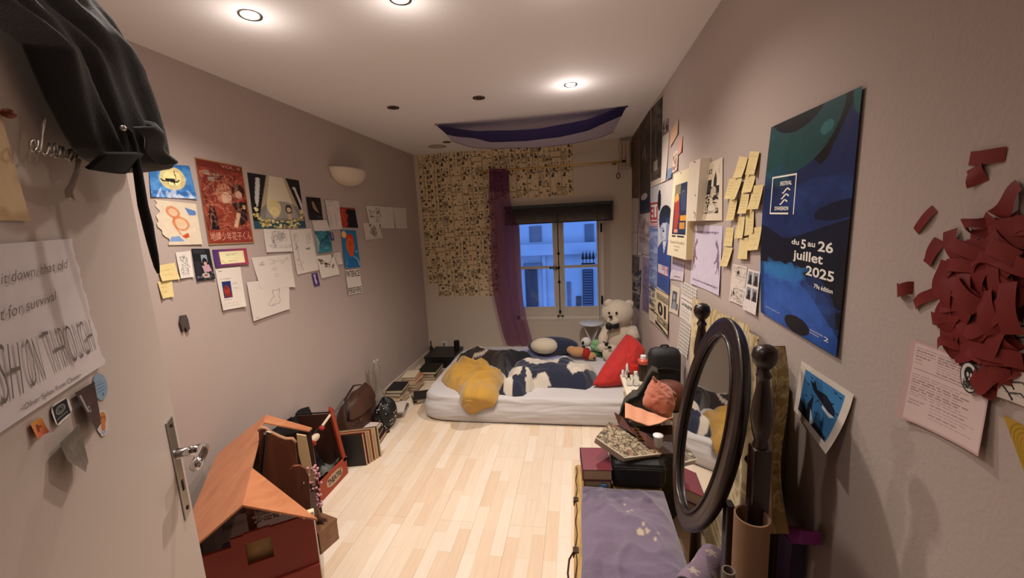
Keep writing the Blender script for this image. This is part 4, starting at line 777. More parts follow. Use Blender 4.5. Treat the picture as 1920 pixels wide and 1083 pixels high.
# two thick pads hung on the wall
def pad(name, px, th, art, lab, cat, cmat, bg, seed=1):
    PL = (None, V(XR-th, 0, 0), V(-1, 0, 0)); C = [onp(x, y, PL[1], PL[2]) for x, y in px]
    t = empty(name, C[3], lab, cat)
    MB().prism([tuple(c) for c in C], (th-.001, 0, 0)).build('page_block', cmat, t)
    s = Sheet(C, (-1, 0, 0), None, .0008); w = int(math.dist(px[0], px[1])*1.3)+8; h = int(math.dist(px[0], px[3])); cv = Cv(w, h, bg); art(cv, random.Random(seed)); s.build('cover', cv, PAPER, t)
    MB().cyl((XR-th-.004, (C[0][1]+C[1][1])/2, C[0][2]-.01), (XR, (C[0][1]+C[1][1])/2, C[0][2]-.01), .0025).build('nail', M_iron, t); return t, s
def a_cal(c, r):
    c.rect(.2, .14, .92, .72, '25304c'); c.rect(.22, .15, .55, .25, '8a7a5a'); c.ell(.35, .3, .13, .06, 'd9a04a'); c.poly([(.25, .34), (.5, .32), (.55, .5), (.45, .7), (.28, .7)], 'a83c30'); c.ell(.72, .3, .14, .08, '6f7f9c'); c.poly([(.55, .25), (.85, .22), (.9, .45), (.65, .45)], '3a4668'); c.rect(.62, .5, .92, .56, 'd99a2a'); c.rect(.6, .58, .85, .65, 'c98a3a'); c.rect(.3, .66, .5, .7, 'd98a7a'); c.rect(.2, .70, .92, .72, '1a2038')
    c.rect(.2, .735, .42, .75, '1d1a18'); c.rect(.52, .735, .85, .75, '1d1a18')
t, s = pad('wall_calendar', [(1264, 327), (1293, 314), (1286.5, 487), (1250.7, 477)], .035, a_cal, 'thick cream wall calendar with a dark blue and orange film picture', 'calendar', M('cream_pages', 'd6c08e', .7), 'dccfb0')
lettering(s, 'Cinéma Paradiso', .12, .80, .9, .835, M('grey_print', '8f8470', .6), t); lettering(s, 'calendrier', .35, .86, .7, .875, M('grey_print', '8f8470', .6), t); lettering(s, '2025', .42, .90, .62, .925, M('grey_print', '8f8470', .6), t)
def a_wb(c, r): c.rough(.03, 2); c.ell(.75, .57, .07, .015, '6a5a48'); c.line([(.75, .85), (.9, .88), (.85, .95)], .03, '5a4a3a'); c.ell(.55, .03, .04, .008, '5a4a3a')
pad('canvas_panel', [(1293, 304.5), (1314, 297), (1305, 414), (1287.5, 414)], .045, a_wb, 'thick blank off-white canvas panel hung between the calendar and the collage print', 'canvas', M('canvas_white', 'd6c8b4', .7), 'd9cbb8')
# concert poster, gig bill below it
def a_con(c, r):
    c.rect(0, 0, 1, 1, 'b9b6bc'); c.rect(.04, .16, .42, .4, 'a33a30'); c.rect(.07, .18, .39, .34, 'd6cfc8'); c.rect(.0, .42, .45, 1, '7d8db4'); c.wash('5a6c9c', 26, r, (.06, .15), .5, (0, .42, .45, 1)); c.wash('aab4cc', 12, r, (.04, .1), .6, (.05, .45, .45, .95)); c.wash('2a3a66', 12, r, (.04, .08), .6, (0, .5, .2, 1))
    c.rect(.45, 0, 1, 1, 'cfc8c0'); c.ell(.48, .15, .07, .1, '15171c'); c.ell(.74, .33, .26, .13, '20242c'); c.poly([(.5, .3), (.56, .4), (.54, .46), (.6, .36)], '20242c'); c.ell(.74, .44, .2, .11, 'a9adbd'); c.ell(.86, .45, .1, .1, '6f7488', .8); c.poly([(.52, .3), (.95, .3), (.93, .38), (.8, .35), (.6, .38)], '20242c'); c.poly([(.62, .36), (.78, .36), (.78, .5), (.66, .52)], 'c2c6d2'); c.line([(.62, .41), (.7, .405)], .015, '15171c'); c.ell(.68, .43, .04, .012, '15171c'); c.line([(.62, .49), (.7, .49)], .012, '3a3e4a')
    c.poly([(.45, .6), (.62, .53), (1, .5), (1, 1), (.45, .98)], '233a78'); c.poly([(.66, .53), (.82, .52), (.72, .64)], 'd2cfd0'); c.rect(.5, .75, .93, .83, 'd9cfd0'); c.rect(.5, .83, .93, .84, 'b03a30'); c.sketch(.53, .76, .91, .82, 10, 'b0444a', r, .8, .02)
S, O = wallsheet('concert_poster', 'right', [(1219, 351), (1264, 337), (1256, 553), (1217.5, 531)], a_con, 'tall blue and white concert poster with a dark-haired portrait and red lettering', 'poster', res=1.1, off=.002, curl=.003, seed=9, mat=GLOSSY)
mt = M('red_print', 'a03028', .6); lettering(S, 'ELI', .06, .2, .4, .33, mt, O, bold=.03); lettering(S, 'EN CONCERT', .07, .36, .4, .39, M_whiteprint, O, bold=.01)
def a_gig(c, r):
    c.rect(0, 0, 1, 1, 'd0bf98'); c.wash('3a4468', 26, r, (.05, .12), .8, (0, .05, .3, .6)); c.wash('1f2333', 12, r, (.04, .08), .8, (0, .5, .3, .7)); c.rect(.45, .1, .97, .25, '1b1b22'); c.rect(.48, .12, .94, .23, 'd0bf98'); c.rect(.0, .66, .5, .7, '1b1b22'); c.rect(.45, .68, 1, .84, '1b1b22'); c.rect(.48, .7, .97, .82, 'd0bf98'); c.rect(0, .76, .4, .95, 'c9c0ac'); c.lines(.05, .78, .4, .9, 4, '1b1b22', r); c.poly([(.35, .86), (1, .95), (1, 1), (.35, .96)], '22242e'); c.wash('d0bf98', 8, r, (.03, .06), .8, (.1, .5, .5, .7))
S, O = wallsheet('gig_poster', 'right', [(1217.5, 532), (1255, 554), (1255, 632), (1220, 598)], a_gig, 'cream gig poster with a big number 01 in black, below the concert poster', 'poster', res=1.4, off=.004, curl=.006, seed=9)
lettering(S, 'VENDREDI', .49, .13, .93, .22, M_ink, O, bold=.02); lettering(S, '01', .5, .3, .9, .64, M_ink, O, bold=.05); lettering(S, 'OCTOBRE', .5, .71, .96, .81, M_ink, O, bold=.03)
def a_lil(c, r): c.rect(0, 0, 1, 1, 'c3b6c0'); c.rect(0, .1, 1, .5, '8c7f9c', .6); c.rough(.15, 3); c.rect(.3, .8, .7, .84, '4a4050')
wallsheet('lilac_print', 'right', [(1261, 486), (1284, 492), (1283, 527), (1258, 522)], a_lil, 'small lilac and white print just under the thick calendar', 'print', res=1.4, off=.001, curl=.003, seed=2)
def a_port(c, r): c.rect(0, 0, 1, 1, 'ccc0ae'); c.rect(.2, .2, .7, .85, '4a4a50'); c.ell(.42, .4, .13, .12, '9a9aa0'); c.poly([(.25, .85), (.3, .55), (.6, .55), (.68, .85)], '8a8c98'); c.rect(.75, .6, .85, .85, '2a2a2e')
wallsheet('portrait_postcard', 'right', [(1260, 533), (1276, 540), (1273, 591), (1256, 583)], a_port, 'small cream postcard with a grey portrait between the gig poster and the chequered posters', 'postcard', res=1.6, off=.001, curl=.003, seed=2)
def a_kef(c, r):
    c.rect(0, 0, 1, 1, 'd3cbc2')
    for i in range(9):
        for j in range(4): c.line([(.06+i*.11, .05+j*.085), (.1+i*.11, .09+j*.085)], .018, '26221f')
    c.rect(.05, .45, .95, .465, '26221f'); c.lines(.08, .72, .8, .9, 4, '2f2a26', r, .7, .012)
S, O = wallsheet('chequered_poster', 'right', [(1277.5, 525), (1308, 541), (1303, 614), (1276.5, 594)], a_kef, 'white poster with a black chequered scarf pattern and a heading, partly behind the patterned cloth', 'poster', res=1.5, off=.001, curl=.002, seed=2)
lettering(S, 'LA PALESTINE', .1, .55, .9, .64, M_ink, O, bold=.03)
def a_kef2(c, r):
    c.rect(0, 0, 1, 1, 'd3cbc2')
    for i in range(7):
        for j in range(9): c.line([(.08+i*.14, .04+j*.105), (.14+i*.14, .09+j*.105)], .024, '26221f')
wallsheet('chequered_poster', 'right', [(1277, 596), (1297, 610), (1290, 672), (1271, 656)], a_kef2, 'white poster with only a black chequered pattern, beside the left mirror post', 'poster', res=1.5, off=.001, curl=.002, seed=2)
# far dark posters and small cards
def dark(c0, c1, c2, txt=0):
    def f(c, r): c.grad(c0, c1); c.rough(.25, 6); c.wash(c2, 18, r, (.08, .2), .5); c.line([(.5, .2), (.45, .5), (.55, .7)], .05, c2, .6)
    return f
def border(f):
    def g(c, r): f(c, r); c.rect(0, .93, 1, 1, 'b8a898'); c.rect(0, 0, .05, 1, 'b8a898'); c.rect(.3, .7, .7, .82, '9a8c7c'); c.rect(.0, 0, 1, .02, 'b8a898')
    return g
def shirt(c, r): dark('3a3028', '3a332e', '5a4c42')(c, r); c.ell(.45, .83, .38, .05, '1f2438'); c.rect(.15, .84, .95, .97, '1f2438'); c.ell(.45, .82, .3, .035, 'c2b8b0', .9); c.line([(.3, .4), (.5, .3), (.6, .45)], .05, '8a7c70', .8)
FAR = [('faded_poster', [(1185, 259), (1199.5, 236), (1198.5, 371), (1185.5, 371)], dark('5a4636', '6a5442', '4a3a2e'), 'faded brown poster in the far right corner beside the window wall', 'poster'),
 ('dark_poster', [(1200, 235), (1220, 204), (1220, 397), (1200, 401)], shirt, 'tall nearly black poster with a pale arched emblem near its foot', 'poster'),
 ('film_poster', [(1221, 202), (1242.7, 177), (1240, 343), (1221, 351)], border(dark('2c2824', '35302a', '6a5f52')), 'tall dark poster with a white lower border touching the ceiling', 'poster'),
 ('framed_card', [(1243.5, 229), (1254, 221), (1253, 247), (1243, 257)], dark('2c2824', '55504c', 'b8b0a8'), 'tiny black-edged picture right of the white-bordered dark poster', 'card'),
 ('white_card', [(1243, 256), (1256, 246), (1250, 338), (1241, 343)], a_sk1, 'long narrow white sheet under the tiny black-edged picture', 'paper'),
 ('peach_card', [(1259, 245), (1273, 223), (1273, 250), (1258, 276)], a_sk2, 'peach coloured card curling off the wall, highest of the small cards', 'card'),
 ('pink_card', [(1273, 263), (1281, 254), (1280, 284), (1273, 290)], a_sk2, 'small pink card below the peach one', 'card'),
 ('bookmark', [(1264, 285), (1273, 280), (1272, 318), (1262, 324)], dark('c8b8a8', 'c0b0a0', '7a2a24'), 'narrow white bookmark with a dark red figure above the calendar', 'bookmark'),
 ('blue_strip', [(1253, 318), (1262, 313), (1261, 332), (1251, 338)], dark('6a7c98', '5f718f', '8090a8'), 'small blue-grey strip left of the bookmark foot', 'card'),
 ('grey_sheet', [(1185.5, 372), (1197, 372), (1196, 436), (1185.5, 436)], a_sk1, 'grey sheet in the far corner below the faded brown poster', 'paper'),
 ('brown_print', [(1199, 402), (1219, 399), (1218, 478), (1199.5, 473)], dark('b3a69c', 'a3958a', '6a4c3a'), 'print with a brown panel below the arched emblem poster', 'print'),
 ('grey_print', [(1185, 437), (1196, 437), (1196, 476), (1185.5, 478)], a_text, 'grey text sheet in the far corner, below the grey sheet', 'paper'),
 ('white_flyer', [(1197, 437), (1206, 436), (1205, 478), (1197.5, 478)], a_sk1, 'narrow white flyer overlapping the brown-panel print', 'flyer'),
 ('dark_card', [(1186, 479), (1199, 482), (1198, 508), (1186, 512)], dark('4c443e', '55504a', '7a706a'), 'dark card with a white edge in the far corner above the bottle picture', 'card'),
 ('bottle_picture', [(1187, 513), (1203, 505), (1201, 552), (1187, 546)], border(dark('2a2828', '35323a', 'c0b8b0')), 'small black and white picture of bottles near the teddy bear', 'picture'),
 ('purple_poster', [(1205, 481), (1217, 484), (1216, 586), (1206, 580)], dark('8c7888', '6f6080', '4c4060'), 'narrow purple poster left of the concert poster', 'poster'),
 ('dark_photo', [(1187, 548), (1200, 554), (1199, 579), (1187, 571)], dark('3a3430', '2c2826', '8a8078'), 'small dark photograph lowest in the far right corner above the teddy bear', 'photo')]
for i, (nm, px, art, lab, cat) in enumerate(FAR):
    wallsheet(nm, 'right', px, art, lab, cat, 'prints in the far right corner' if i > 2 else None, res=1.2, off=.001+.0012*(i % 3), curl=.004 if i > 2 else .002, seed=i+40, bgc={'peach_card': 'd2a88c', 'pink_card': 'd29a8c'}.get(nm, 'cbbfb4'))
# whale print
def a_whale(c, r):
    c.rect(0, 0, 1, 1, 'd6c9bc'); c.rect(.12, .1, .88, .9, '3d7ab0')
    c.poly([(.42, .3), (.6, .28), (.8, .4), (.84, .5), (.7, .5), (.5, .42), (.36, .36)], '161b2c'); c.poly([(.55, .46), (.72, .5), (.84, .5), (.76, .56), (.6, .52)], 'dfe3e8'); c.poly([(.52, .42), (.42, .56), (.48, .44)], '161b2c'); c.poly([(.36, .36), (.24, .22), (.32, .24), (.34, .18), (.42, .3)], '161b2c')
    c.poly([(.36, .9), (.3, .66), (.38, .42), (.42, .7), (.55, .9)], '161b2c'); c.poly([(.38, .66), (.5, .8), (.64, .9), (.46, .9)], 'cfd6de'); c.poly([(.12, .66), (.3, .74), (.45, .9), (.12, .9)], '1a2036'); c.poly([(.55, .8), (.85, .84), (.86, .9), (.5, .9)], '1a2036')
    for _ in range(14): x, y = r.uniform(.16, .84), r.uniform(.14, .85); c.poly([(x, y), (x+.05, y+.012), (x+.08, y-.01), (x+.075, y+.03), (x+.04, y+.03)], '1c2a4c')
S, O = wallsheet('whale_print', 'right', [(1506.6, 676), (1605.6, 739), (1579, 852), (1492, 768)], a_whale, 'blue print of two whales with a cream border, its lower edge curling off the wall', 'print', res=1, off=.002, seed=1, curlfn=lambda u, v: .003+.03*v*v*u)
# pink form
def a_form(c, r): c.rect(0, 0, 1, 1, 'bf9e9a'); c.rect(.07, .03, .98, .97, 'd0bab4'); c.lines(.1, .08, .4, .18, 4, '7a5456', r, .8, .005); c.lines(.1, .22, .2, .26, 2, '7a5456', r); c.lines(.38, .08, .95, .3, 8, '8a6466', r, .8, .005); c.rect(.1, .33, .95, .335, '8a6466'); c.lines(.1, .4, .95, .66, 9, '8a6466', r, .8, .005); c.lines(.1, .72, .3, .76, 2, '7a5456', r); c.lines(.36, .7, .9, .86, 5, '8a6466', r, .7, .005)
wallsheet('pink_form', 'right', [(1712, 635), (1868, 690), (1853, 856), (1694, 780)], a_form, 'pale pink printed form pinned under the red paper burst', 'form', res=.8, off=.0015, curl=.008, seed=3)
def a_sk(c, r): c.rect(0, 0, 1, 1, 'cfc6bf'); c.ell(.5, .5, .5, .5, '1d1a1a', 1, 0, .12); c.ell(.5, .42, .26, .26, '1d1a1a'); c.ell(.42, .42, .06, .07, 'cfc6bf'); c.ell(.6, .42, .06, .07, 'cfc6bf'); c.sketch(.2, .6, .8, .85, 22, '1d1a1a', r, .9, .035); c.poly([(.48, .5), (.52, .5), (.54, .58), (.46, .58)], 'cfc6bf')
wallsheet('skull_badge', 'right', [(1815, 672), (1852, 684), (1850, 744), (1815, 730)], a_sk, 'oval black and white skull sticker at the lower edge of the red burst', 'sticker', res=1.2, off=.011, seed=3, keep=lambda u, v: (u-.5)**2+(v-.5)**2 < .25)
def a_br(c, r):
    c.rect(0, 0, 1, 1, 'cbbdb2')
    for s_ in range(9): y = .08+.1*s_; c.line([(.05+.03*(s_ % 2), y), (.14, y+.05), (.3, y+.02), (.5, y+.09)], .012, '1a1818'); c.line([(.14, y+.05), (.2, y+.1)], .014, '1a1818')
    c.lines(.08, .93, .5, .94, 1, '3a3634', r)
wallsheet('ink_branch_drawing', 'right', [(1905, 540), (2030, 560), (2015, 800), (1883, 743)], a_br, 'white paper with black ink branches cut by the right edge of the photo', 'drawing', res=.6, off=.0015, seed=3, curl=.006)
def a_ye(c, r):
    c.rect(0, 0, 1, 1, 'b08a2c')
    for k in range(7): c.ell(.5, .4, .1+.07*k, .08+.06*k, '7a5c1c', .6, .3, .06)
wallsheet('yellow_print', 'right', [(1883, 777), (1985, 830), (2010, 990), (1930, 905)], a_ye, 'mustard yellow print with swirled lines at the right edge below the branch drawing', 'print', res=.6, off=.0015, seed=3)
# ------------------------------------------------------------------ burst of red paper strips
M_red = M('red_paper', '701812', .7, var=.15, vscale=20)
rr = random.Random(11)
def strip(px, py, ang, L, W, lift, bend, lab, grp='red paper strips of the burst on the right wall'):
    c = on(px, py, 0, XR); ca, sa = math.cos(ang), math.sin(ang); d = V(0, ca, sa); e = V(0, -sa, ca)
    tw = rr.uniform(-.25, .25); tj = rr.uniform(-.006, .006)
    def fn(u, v):
        t = u-.5; z = lift+bend*(1-4*t*t)+W*.35*math.sin(tw*t*4)*(v-.5)*2
        return c+d*(L*t)+e*(W*(v-.5)+tj*math.sin(5*u))+V(-max(.001, z), 0, 0)
    o = MB().grid(fn, 10, 3).build('red_paper_strip', M_red, smooth=True, origin=c); tag(o, lab, 'paper strip', grp)
# angles are in the wall plane: y axis points away from the camera (left in the photo), z up
def st2(p0, p1, W, lab, lift=.001, bend=.004):
    a, b = on(*p0, 0, XR), on(*p1, 0, XR); m = ((p0[0]+p1[0])/2, (p0[1]+p1[1])/2); d = b-a; strip(*m, math.atan2(d[2], d[1]), np.linalg.norm(d), W, lift, bend, lab)
st2((1818, 297), (1886, 290), .021, 'flat red paper strip, uppermost of the burst, with its shadow at the right')
st2((1830, 312), (1838, 345), .029, 'short red paper piece hanging right below the uppermost strip')
st2((1718, 434), (1754, 392), .017, 'slim slanted red paper strip, upper left outlier of the burst')
st2((1740, 495), (1765, 450), .022, 'bent slanted red strip below the upper left outlier')
st2((1686, 541), (1714, 543), .024, 'small boxy red paper piece, leftmost of all', bend=.012)
st2((1716, 572), (1760, 545), .020, 'slanted red strip just right of the leftmost boxy piece')
st2((1790, 430), (1812, 510), .020, 'straight red strip pointing up at the left shoulder of the burst', lift=.006)
st2((1820, 432), (1862, 408), .016, 'curled red strip forming an open loop at the top left of the burst', bend=.02)
st2((1876, 405), (1925, 350), .024, 'long red strip reaching up to the right edge of the photo', lift=.006)
st2((1752, 595), (1800, 600), .022, 'red strip sticking out left at the middle of the burst', lift=.005)
st2((1772, 648), (1812, 640), .015, 'red strip sticking out over the top edge of the pink form', lift=.012)
dens = [([(1800, 470), (1930, 420), (1940, 600), (1790, 600)], 34), ([(1775, 520), (1860, 500), (1890, 640), (1790, 640)], 26), ([(1850, 600), (1895, 590), (1885, 735), (1845, 720)], 20), ([(1840, 440), (1935, 380), (1935, 440), (1860, 470)], 8), ([(1785, 600), (1850, 600), (1840, 670), (1795, 665)], 10)]
zl = ['in the thick upper right mass of the burst', 'in the left middle of the burst', 'in the narrow tail of the burst below the mass', 'crossing others at the top of the burst', 'along the lower left rim of the burst']
for zi, (poly, n) in enumerate(dens):
    for k in range(n):
        a, b = rr.random(), rr.random(); P = [np.array(p, float) for p in poly]; q = (P[0]*(1-a)+P[1]*a)*(1-b)+(P[3]*(1-a)+P[2]*a)*b
        strip(q[0], q[1], rr.uniform(0, math.pi), rr.uniform(.045, .08), rr.uniform(.018, .028), .003+.0005*(k*7 % n), rr.uniform(.001, .008), 'red paper strip '+zl[zi], 'red strips '+zl[zi])
# ================================================================== BED AND EVERYTHING ON IT
def seg_dist(px, py, poly):
    n = len(poly); D = np.full(px.shape, 1e9); ins = np.zeros(px.shape, bool); NX = px.copy(); NY = py.copy()
    for i in range(n):
        x0, y0 = poly[i]; x1, y1 = poly[(i+1) % n]; ax, ay = x1-x0, y1-y0; L = ax*ax+ay*ay+1e-12
        t = np.clip(((px-x0)*ax+(py-y0)*ay)/L, 0, 1); qx, qy = x0+t*ax, y0+t*ay; d = np.hypot(px-qx, py-qy); m = d < D
        D = np.where(m, d, D); NX = np.where(m, qx, NX); NY = np.where(m, qy, NY)
        if y0 != y1: k = ((y0 > py) != (y1 > py)) & (px < (x1-x0)*(py-y0)/(y1-y0)+x0); ins ^= k
    return np.where(ins, D, -D), NX, NY
def fold_noise(x, y, s=1, seed=0, k=(7, 15, 33)):
    from mathutils import noise
    v = 0
    for i, f in enumerate(k):
        wx = noise.noise(Vector((x*3, y*3, seed+9.1*i)))*.25
        n = noise.noise(Vector(((x+wx)*f*.55, (y-wx*.6)*f, seed+3.3*i)))
        v += (1-abs(n)*2.6)*(.55**i)
    return v*s
def heap(name, poly, H, wd, base, step, mat, parent=None, folds=.02, seed=0, color=None, drape=None, label=None, cat=None, group=None, extra=None, k=(7, 15, 33)):
    P = np.array(poly); x0, y0 = P.min(0)-step; x1, y1 = P.max(0)+step
    nx, ny = int((x1-x0)/step)+2, int((y1-y0)/step)+2; X, Y = np.meshgrid(x0+np.arange(nx)*step, y0+np.arange(ny)*step)
    D, NX, NY = seg_dist(X, Y, poly); use = -np.ones(X.shape, int); verts = []; cols = []
    keep = np.zeros((ny-1, nx-1), bool)
    for j in range(ny-1):
        for i in range(nx-1): keep[j, i] = (D[j:j+2, i:i+2] > 0).sum() >= 2
    for j in range(ny-1):
        for i in range(nx-1):
            if keep[j, i]:
                for a, b in ((j, i), (j, i+1), (j+1, i+1), (j+1, i)):
                    if use[a, b] < 0:
                        d = D[a, b]; x, y = X[a, b], Y[a, b]
                        if d < step*.3: x, y, d = NX[a, b], NY[a, b], 0
                        e = 1-math.exp(-d/wd); h = H*e+folds*fold_noise(x, y, 1, seed, k)*min(1, d/.05)
                        if extra: h += extra(x, y)*e
                        h = max(.006+.01*min(1, d/.01), h); p = (x, y, base+h)
                        if color: cols.append(lin(color(x, y)))
                        if drape: p = drape(*p)
                        use[a, b] = len(verts); verts.append(p)
    mb = MB(); mb.v = verts; mb.f = [(use[j, i], use[j, i+1], use[j+1, i+1], use[j+1, i]) for j in range(ny-1) for i in range(nx-1) if keep[j, i]]
    # rim down to the base and a floor
    from collections import Counter
    ed = Counter()
    for f in mb.f:
        for a, b in zip(f, f[1:]+f[:1]): ed[(min(a, b), max(a, b))] += 1
    nv = len(verts); low = {}
    for (a, b), c in ed.items():
        if c == 1:
            for v in (a, b):
                if v not in low:
                    q = verts[v]; low[v] = len(mb.v); mb.v.append((q[0], q[1], q[2]-.006)); 
                    if color: cols.append(cols[v])
            mb.f.append((a, b, low[b], low[a]))
    mb.m = [0]*len(mb.f)
    o = mb.build(name, mat, parent, smooth=True, colors=cols if color else None)
    md = o.modifiers.new('s', 'SUBSURF'); md.levels = 1; md.render_levels = 1
    if label: tag(o, label, cat, group)
    return o
def pz(pts, z): return [tuple(on(x, y, 2, z if not callable(z) else z(y))[:2]) for x, y in pts]
M_sheet = M('grey_sheet_cotton', 'c4c0c0', .85, bump=.1, bscale=120, sheen=.1)
BX = (-1.36, .56); BY = (2.965, 4.37); BH = .222
def mattress(u, v):
    # u around the footprint, v from the underside rim over the top to the centre
    a = 2*math.pi*u; n = 9
    cx, cy = (BX[0]+BX[1])/2, (BY[0]+BY[1])/2; rx, ry = (BX[1]-BX[0])/2, (BY[1]-BY[0])/2
    ca, sa = math.cos(a), math.sin(a); r = (abs(ca)**n+abs(sa)**n)**(-1/n)
    if v < .35: t = v/.35; z = .01+t*(BH-.06); s = .975+.02*math.sin(math.pi*t)
    elif v < .55: t = (v-.35)/.2*math.pi/2; z = BH-.05+.05*math.sin(t); s = .975-.045*(1-math.cos(t))
    else: t = (v-.55)/.45; z = BH; s = .93*(1-t)
    x, y = cx+rx*r*ca*s, cy+ry*r*sa*s
    wr = .007*fold_noise(x*.8+z*1.5, y*1.2+z*3-x*.35, 1, 3, (4, 9)) if v < .6 else .004*fold_noise(x, y*1.4, 1, 5, (5, 13))
    sg = 1-math.exp(-((v-.18)/.12)**2)*.4
    if v < .6: x += wr*ca*r*.6*(v > .02); y += wr*sa*r*.9*(v > .02); z += (.3*wr if v > .3 else 0)
    else: z += wr
    return V(x, y, max(.004, z))
bed = empty('floor_mattress', (-.4, 3.66, 0), 'double mattress in a grey fitted sheet lying directly on the floor', 'bed')
mbm = MB(); mbm.grid(mattress, 260, 60); o = mbm.build('fitted_sheet', M_sheet, bed, smooth=True)
def C4(*p): return [(800+a/5.818, 620+b/5.818) for a, b in p]
yell = C4((150, 455), (190, 395), (290, 290), (370, 250), (440, 285), (500, 300), (560, 275), (640, 270), (700, 295), (720, 345), (790, 365), (840, 410), (830, 520), (800, 570), (800, 650), (775, 705), (700, 748), (590, 768), (520, 805), (440, 838), (390, 830), (368, 780), (375, 700), (330, 620), (230, 560), (160, 480))
zf = lambda y: .235+.10*max(0, min(1, (745-y)/75))
YF_ = BY[0]+.045
def drape(x, y, z):
    if y < YF_:
        d = YF_-y; a = min(d/.05, 1)*math.pi/2; return (x, YF_-.05*math.sin(a)-max(0, z-.222)*math.sin(a)-.012, z-.05*(1-math.cos(a))-max(0, d-.05)*.42)
    return (x, y, z)
YG = np.array(on(935, 703, 2, .3)[:2]); YH = np.array(on(842, 668, 2, .3)[:2])
def yfold(x, y):
    d = np.array([x, y])-YG; r = math.hypot(*d); a = math.atan2(d[1], d[0])+.5*noise2(x*5, y*5, 2); f = (1-abs(math.sin(3.3*a+r*3)))**2.2*min(1, r/.12); g = (1-abs(math.sin(9*a+r*7+3*noise2(x*6, y*6, 5))))**3*min(1, r/.12)
    return .070*f+.022*g-.018+.02*noise2(x*4, y*4, 8)
M_yel = M('mustard_fleece', 'b88d38', .95, bump=.2, bscale=250, sheen=.4)
yb = heap('yellow_blanket', pz(yell, zf), .12, .05, .224, .0115, M_yel, folds=.016, seed=4, extra=yfold, drape=drape, label='crumpled mustard yellow fleece blanket at the foot of the mattress', cat='blanket', k=(8, 17, 30))
brown = C4((300, 275), (340, 205), (450, 175), (540, 120), (610, 115), (700, 155), (830, 175), (1000, 180), (1150, 190), (1180, 250), (1020, 290), (930, 350), (900, 420), (880, 500), (835, 440), (760, 345), (690, 285), (600, 285), (500, 305), (370, 250))
def zb(y): return .25+.12*max(0, min(1, (690-y)/45))
bp = pz(brown, zb)
pip = [[pz([q], zb)[0] for q in C4((450, 195), (520, 198), (650, 215))], [pz([q], zb)[0] for q in C4((430, 325), (520, 270), (660, 232))], [pz([q], zb)[0] for q in C4((820, 255), (900, 280), (960, 300))]]
def ld(x, y, L): return min(abs(seg_dist(np.array([x]), np.array([y]), [L[i], L[i+1]])[0][0]) for i in range(len(L)-1))
def bcol(x, y):
    if ld(x, y, pip[0]) < .013 or ld(x, y, pip[1]) < .011: return 'b8a898'
    return '2b1f1c' if x < -.75 else '17161c'
heap('dark_throw', bp, .155, .07, .224, .0125, vcolmat('dark_throw_fleece', .95, sheen=.2, bump=.2, bscale=300), folds=.02, seed=9, color=bcol, label='dark brown and black throw with pale piping heaped behind the yellow blanket', cat='blanket')
navy = C4((770, 680), (880, 690), (960, 702), (1050, 697), (1090, 670), (1140, 640), (1180, 580), (1400, 572), (1560, 580), (1740, 602), (1830, 530), (1862, 430), (1850, 350), (1780, 315), (1670, 315), (1640, 250), (1540, 192), (1450, 230), (1300, 300), (1160, 265), (1020, 265), (930, 330), (885, 480), (830, 560))
zn = lambda y: .235+.14*max(0, min(1, (735-y)/80))
patches = [pz(C4(*p), zn) for p in ([(975, 320), (1060, 272), (1150, 290), (1220, 350), (1290, 375), (1290, 402), (1200, 415), (1130, 400), (1060, 345), (990, 350)], [(890, 450), (940, 362), (960, 440), (1035, 520), (990, 590), (945, 575), (935, 690), (850, 660), (870, 560), (895, 510)],
    [(1280, 335), (1400, 318), (1500, 218), (1605, 318), (1440, 330), (1430, 405), (1290, 400)], [(1555, 430), (1590, 368), (1825, 325), (1810, 390), (1700, 505), (1600, 520), (1550, 465)], [(1100, 480), (1165, 560), (1280, 520), (1330, 565), (1190, 592), (1110, 590)], [(1085, 600), (1185, 588), (1095, 675)])]
def grow(P, k=1.18): c = np.mean(np.array(P), 0); return [tuple(c+(np.array(p)-c)*k) for p in P]
patches = [grow(P) for P in patches]
def inpoly(x, y, P):
    ins = False; n = len(P)
    for i in range(n):
        x0, y0 = P[i]; x1, y1 = P[(i+1) % n]
        if (y0 > y) != (y1 > y) and x < (x1-x0)*(y-y0)/(y1-y0)+x0: ins = not ins
    return ins
def nfold(x, y):
    w_ = noise2(x*3, y*3, 4); return .034*(1-abs(math.sin(7*(x*.35+y)+3*w_)))**2+.03*(1-abs(math.sin(6*(x-.5*y)+4*w_)))**2-.02
def ncol(x, y):
    for P in patches:
        if inpoly(x, y, P): return 'c9bfb0'
    return '1d2238'
heap('orca_duvet', pz(navy, zn), .15, .055, .224, .0095, vcolmat('orca_duvet_plush', .95, sheen=.3, bump=.15, bscale=300), folds=.012, seed=14, extra=nfold, color=ncol, label='rumpled navy duvet with large cream patches across the middle of the mattress', cat='duvet', k=(6, 13, 28))
heap('blue_sheet', pz(C4((1000, 150), (1180, 135), (1270, 130), (1400, 150), (1540, 140), (1600, 200), (1450, 240), (1250, 230), (1100, 200)), .30), .022, .04, .224, .015, M('pale_blue_cotton', '8d93b8', .9), folds=.012, seed=21, label='pale blue sheet bunched at the far edge of the mattress by the window', cat='sheet')
